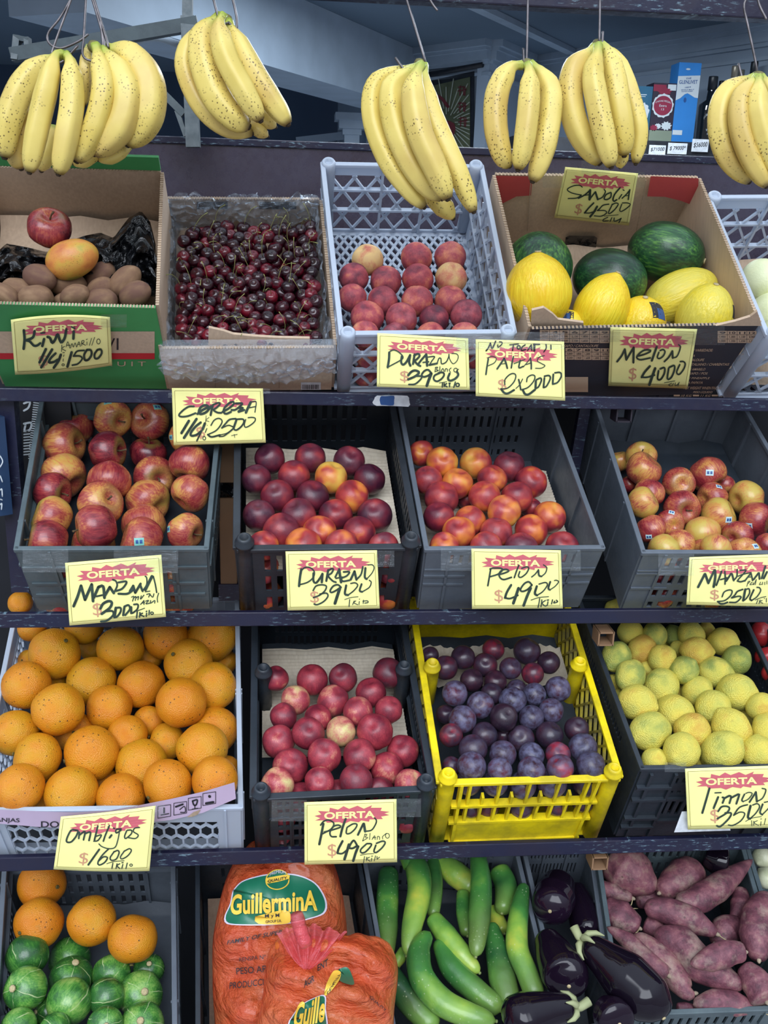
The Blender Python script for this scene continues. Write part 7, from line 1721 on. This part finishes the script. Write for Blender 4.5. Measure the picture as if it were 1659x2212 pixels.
def bottle(xc, wpx, ytop, label, cap, dy=.06, square=False, lab=False):
    c = hitY(*pt(xc, 700), ys+dy); t_ = hitY(*pt(xc, ytop), ys+dy).z; R = wpx/5.2/2*depth(c)/F
    root = empty('liquor_bottle', (c.x, ys+dy, sz), label, 'bottle', 'spirit bottles on the shelf'); Hh = t_-sz
    n = 4 if square else 20; rr = R*(1.3 if square else 1)
    b = MB(); fn = None
    if square:
        def fn(q, a, t): return q
        prof = [(.001, .0), (rr*.97, .0), (rr, .01), (rr, Hh*.56), (rr*.9, Hh*.60), (R*.5, Hh*.66), (R*.42, Hh*.80), (R*.42, Hh*.86), (.001, Hh*.86)]
        b.lathe([(p, z) for p, z in prof], 20, org=(c.x, ys+dy, sz), fn=lambda q, a, t: (q if q.z > Hh*.62 else Vector((math.copysign(min(abs(q.x), R*.98), q.x), math.copysign(min(abs(q.y), R*.98), q.y), q.z))))
    else: b.lathe([(.001, 0), (R*.95, 0), (R, .008), (R, Hh*.55), (R*.8, Hh*.64), (R*.38, Hh*.72), (R*.34, Hh*.86), (.001, Hh*.86)], n, org=(c.x, ys+dy, sz))
    b.build('body', M_['glassdk'], root, True)
    b = MB(); cr = R*(.48 if square else .42); b.lathe([(.001, Hh*.80), (cr, Hh*.80), (cr, Hh*.985), (cr*.95, Hh), (.001, Hh)], 18, org=(c.x, ys+dy, sz)); b.build('cap', M_[cap], root, True)
    if lab:
        yy = ys+dy-R*1.0; b = MB(); b.add([(c.x-R*.9, yy, sz+Hh*.08), (c.x+R*.9, yy, sz+Hh*.08), (c.x+R*.9, yy, sz+Hh*.5), (c.x-R*.9, yy, sz+Hh*.5)], [(0, 1, 2, 3)]); b.build('label', M_['jlabel'], root)
        g = lambda u, v: Vector((c.x-R*.85+1.7*R*u, yy-.001, sz+Hh*(.1+.4*v))); b = MB()
        for tx, u0, u1, v0, v1, cu in (("JACK DANIEL'S", .02, .98, .72, .85, .06), ('No.7', .36, .62, .55, .66, 0), ('Tennessee', .25, .8, .36, .45, 0), ('WHISKEY', .15, .85, .22, .31, 0), ('SOUR MASH', .25, .75, .10, .16, 0)): add_text(b, tx, lambda u, v: g(u0+(u1-u0)*u, v0+(v1-v0)*v+cu*4*u*(1-u)), .01)
        b.build('lettering', M_['palep'], root)
bottle(1000, 215, 285, 'square black-labelled bottle beside the tall blue carton', 'capblk', .05, True, True)
bottle(1100, 150, 335, 'dark bottle half hidden behind the square bottle', 'capblk', .17)
bottle(1232, 190, 165, 'gold-capped bottle behind the right banana bunch', 'capgold', .06)
bottle(1305, 150, 210, 'smaller gold-capped bottle behind the wire hook', 'capgold', .19)
bottle(1437, 190, 118, 'black-capped bottle behind the right banana bunch', 'capblk', .06)
bottle(1560, 180, 172, 'low black-capped bottle at the back of the shelf', 'capblk', .22)
bottle(1640, 200, 8, 'tallest gold-capped bottle at the right edge', 'capgold', .06)
bottle(-20, 190, 520, 'dark bottle between the two hanging banana bunches', 'capblk', .06)
for (x0, x1, y0, y1, tx, dsc) in ((318, 514, 1062, 1160, '$71000', 'under the floral carton'), (528, 756, 1040, 1155, '$ 79000*', 'under the blue carton'), (798, 998, 995, 1130, '$56000', 'under the square bottle')):
    a, c = hitY(*pt(x0, y1), ys-.075), hitY(*pt(x1, y0), ys-.075)
    root = empty('shelf_price_tag', ((a.x+c.x)/2, ys-.075, a.z), 'small white handwritten tag reading '+tx.strip('*').replace('$ ', '$')+' '+dsc, 'price tag', 'white tags on the bottle shelf')
    b = MB(); b.box((a.x, ys-.075, a.z), (c.x, ys-.072, c.z)); b.build('paper', M_['paperwhite'], root)
    b = MB(); add_text(b, tx, lambda u, v: Vector((a.x+(c.x-a.x)*(.08+.82*u+.03*v), ys-.0762, a.z+(c.z-a.z)*(.28+.42*v+.1*u))), .0); b.build('handwriting', M_['print_dark'], root)
# steel bracket frame behind the left bananas
db = DB+.42
Bq = lambda x, y, d=db: P(x/2.5136, y/2.5136, d)
bk = empty('steel_bracket', Bq(1020, 760), 'grey-green steel bracket with post and arm behind the left bananas', 'bracket')
b = MB(); b.bar(Bq(1020, 90), Bq(1050, 800), (0, -1, 0), .030, .03); b.build('post', M_['bracket'], bk)
b = MB(); b.bar(Bq(1020, -80), Bq(1018, 110), (0, -1, 0), .022, .022); b.build('upper_post', M_['bracket'], bk)
b = MB(); b.bar(Bq(65, 300), Bq(1075, 128), (0, -1, 0), .027, .03); b.build('arm', M_['bracket'], bk)
b = MB(); b.bar(Bq(85, 325), Bq(98, 195), (0, -1, 0), .014, .03); b.bar(Bq(80, 205), Bq(160, 222), (0, -1, 0), .010, .03); b.bar(Bq(150, 205), Bq(152, 260), (0, -1, 0), .010, .03); b.build('end_clip', M_['bracket'], bk)
b = MB(); b.bar(Bq(830, 450), Bq(1000, 620), (0, -1, 0), .016, .02); b.bar(Bq(960, 600), Bq(1010, 740), (0, -1, 0), .010, .015); b.build('brace', M_['bracket'], bk)
b = MB(); b.tube(smooth_path([Bq(610, 260, db+.05), Bq(700, 235, db+.05), (Bq(840, 205, db+.05)), Bq(980, 245, db+.05)], 14), .008, 8); b.build('white_pipe', M_['cornice'], bk, True)
# printed cartons and sack seen at the left between the shelves
M_['blackcart'] = plain('black_carton', '#15171c', .5, .1)
lb = empty('black_carton', hitY(70, 1000, YB[2]+.30), 'black carton with white curly printing left of the apple crate', 'carton')
p0, p1 = hitY(40, 1010, YB[2]+.30), hitY(98, 860, YB[2]+.30)
b = MB(); b.box((p0.x, p0.y, p0.z-.12), (p1.x+.05, p0.y+.10, p1.z+.03)); b.build('body', M_['blackcart'], lb)
gl = lambda x, y: hitY(x/3.19, 840+y/3.19, YB[2]+.299); b = MB()
for y in range(95, 480, 16): ribbon(b, [(232-(y-95)*.09, y), (275-(y-95)*.09, y+5)], 8, gl)
for y in range(290, 460, 20): ribbon(b, [(165, y+4), (205, y)], 9, gl)
for pts in ([(165, 100), (205, 90), (195, 130), (165, 150)], [(165, 240), (215, 235), (205, 280), (170, 290), (175, 250)]): ribbon(b, pts, 14, gl)
b.build('lettering', M_['palep'], lb)
sk = empty('printed_sack', hitY(-5, 1090, YB[2]+.16), 'blue printed sack with white lettering at the left edge', 'sack')
p0, p1 = hitY(-60, 1110, YB[2]+.16), hitY(10, 900, YB[2]+.16); M_['bluesack'] = plain('blue_sack', '#1f3a5c', .6, .1)
b = MB(); b.grid(lambda u, v: Vector((p0.x+(p1.x-p0.x)*u, p0.y-.02*math.sin(u*3.1), p0.z+(p1.z-p0.z)*v)), 10, 14); b.grid(lambda u, v: Vector((p1.x-(p1.x-p0.x)*u, p0.y+.03*math.sin(u*3.1), p0.z+(p1.z-p0.z)*v)), 10, 14); b.build('body', M_['bluesack'], sk, True)
gl = lambda x, y: hitY(x/3.19, 840+y/3.19, YB[2]+.143); b = MB()
for pts in ([(0, 700), (12, 690), (16, 740)], [(0, 760), (14, 765)], [(0, 800), (12, 790), (10, 830)], [(0, 460), (18, 500), (0, 540)], [(2, 600), (16, 640)]): ribbon(b, pts, 8, gl)
b.build('lettering', M_['palep'], sk)
# stray fruit seen between crates
for (px, py, r_, key, d_, lb_, cat) in ((44, 1302, 27, 'orange', YB[2]+.26, 'orange glimpsed under the left corner of the apple crate', 'orange'), (1328, 1316, 22, 'lemon', YB[2]+.22, 'yellow fruit glimpsed between the nectarine and right apple crates', 'lemon')):
    p = hitY(px, py, d_); o = bpy.data.objects.new(key, KINDS[key][0]); COL.objects.link(o); R = r_*depth(p)/F; o.location = p; o.scale = (R, R, R); o['hue'] = 0.0; o['bloom'] = 0.0; tag(o, lb_, cat)
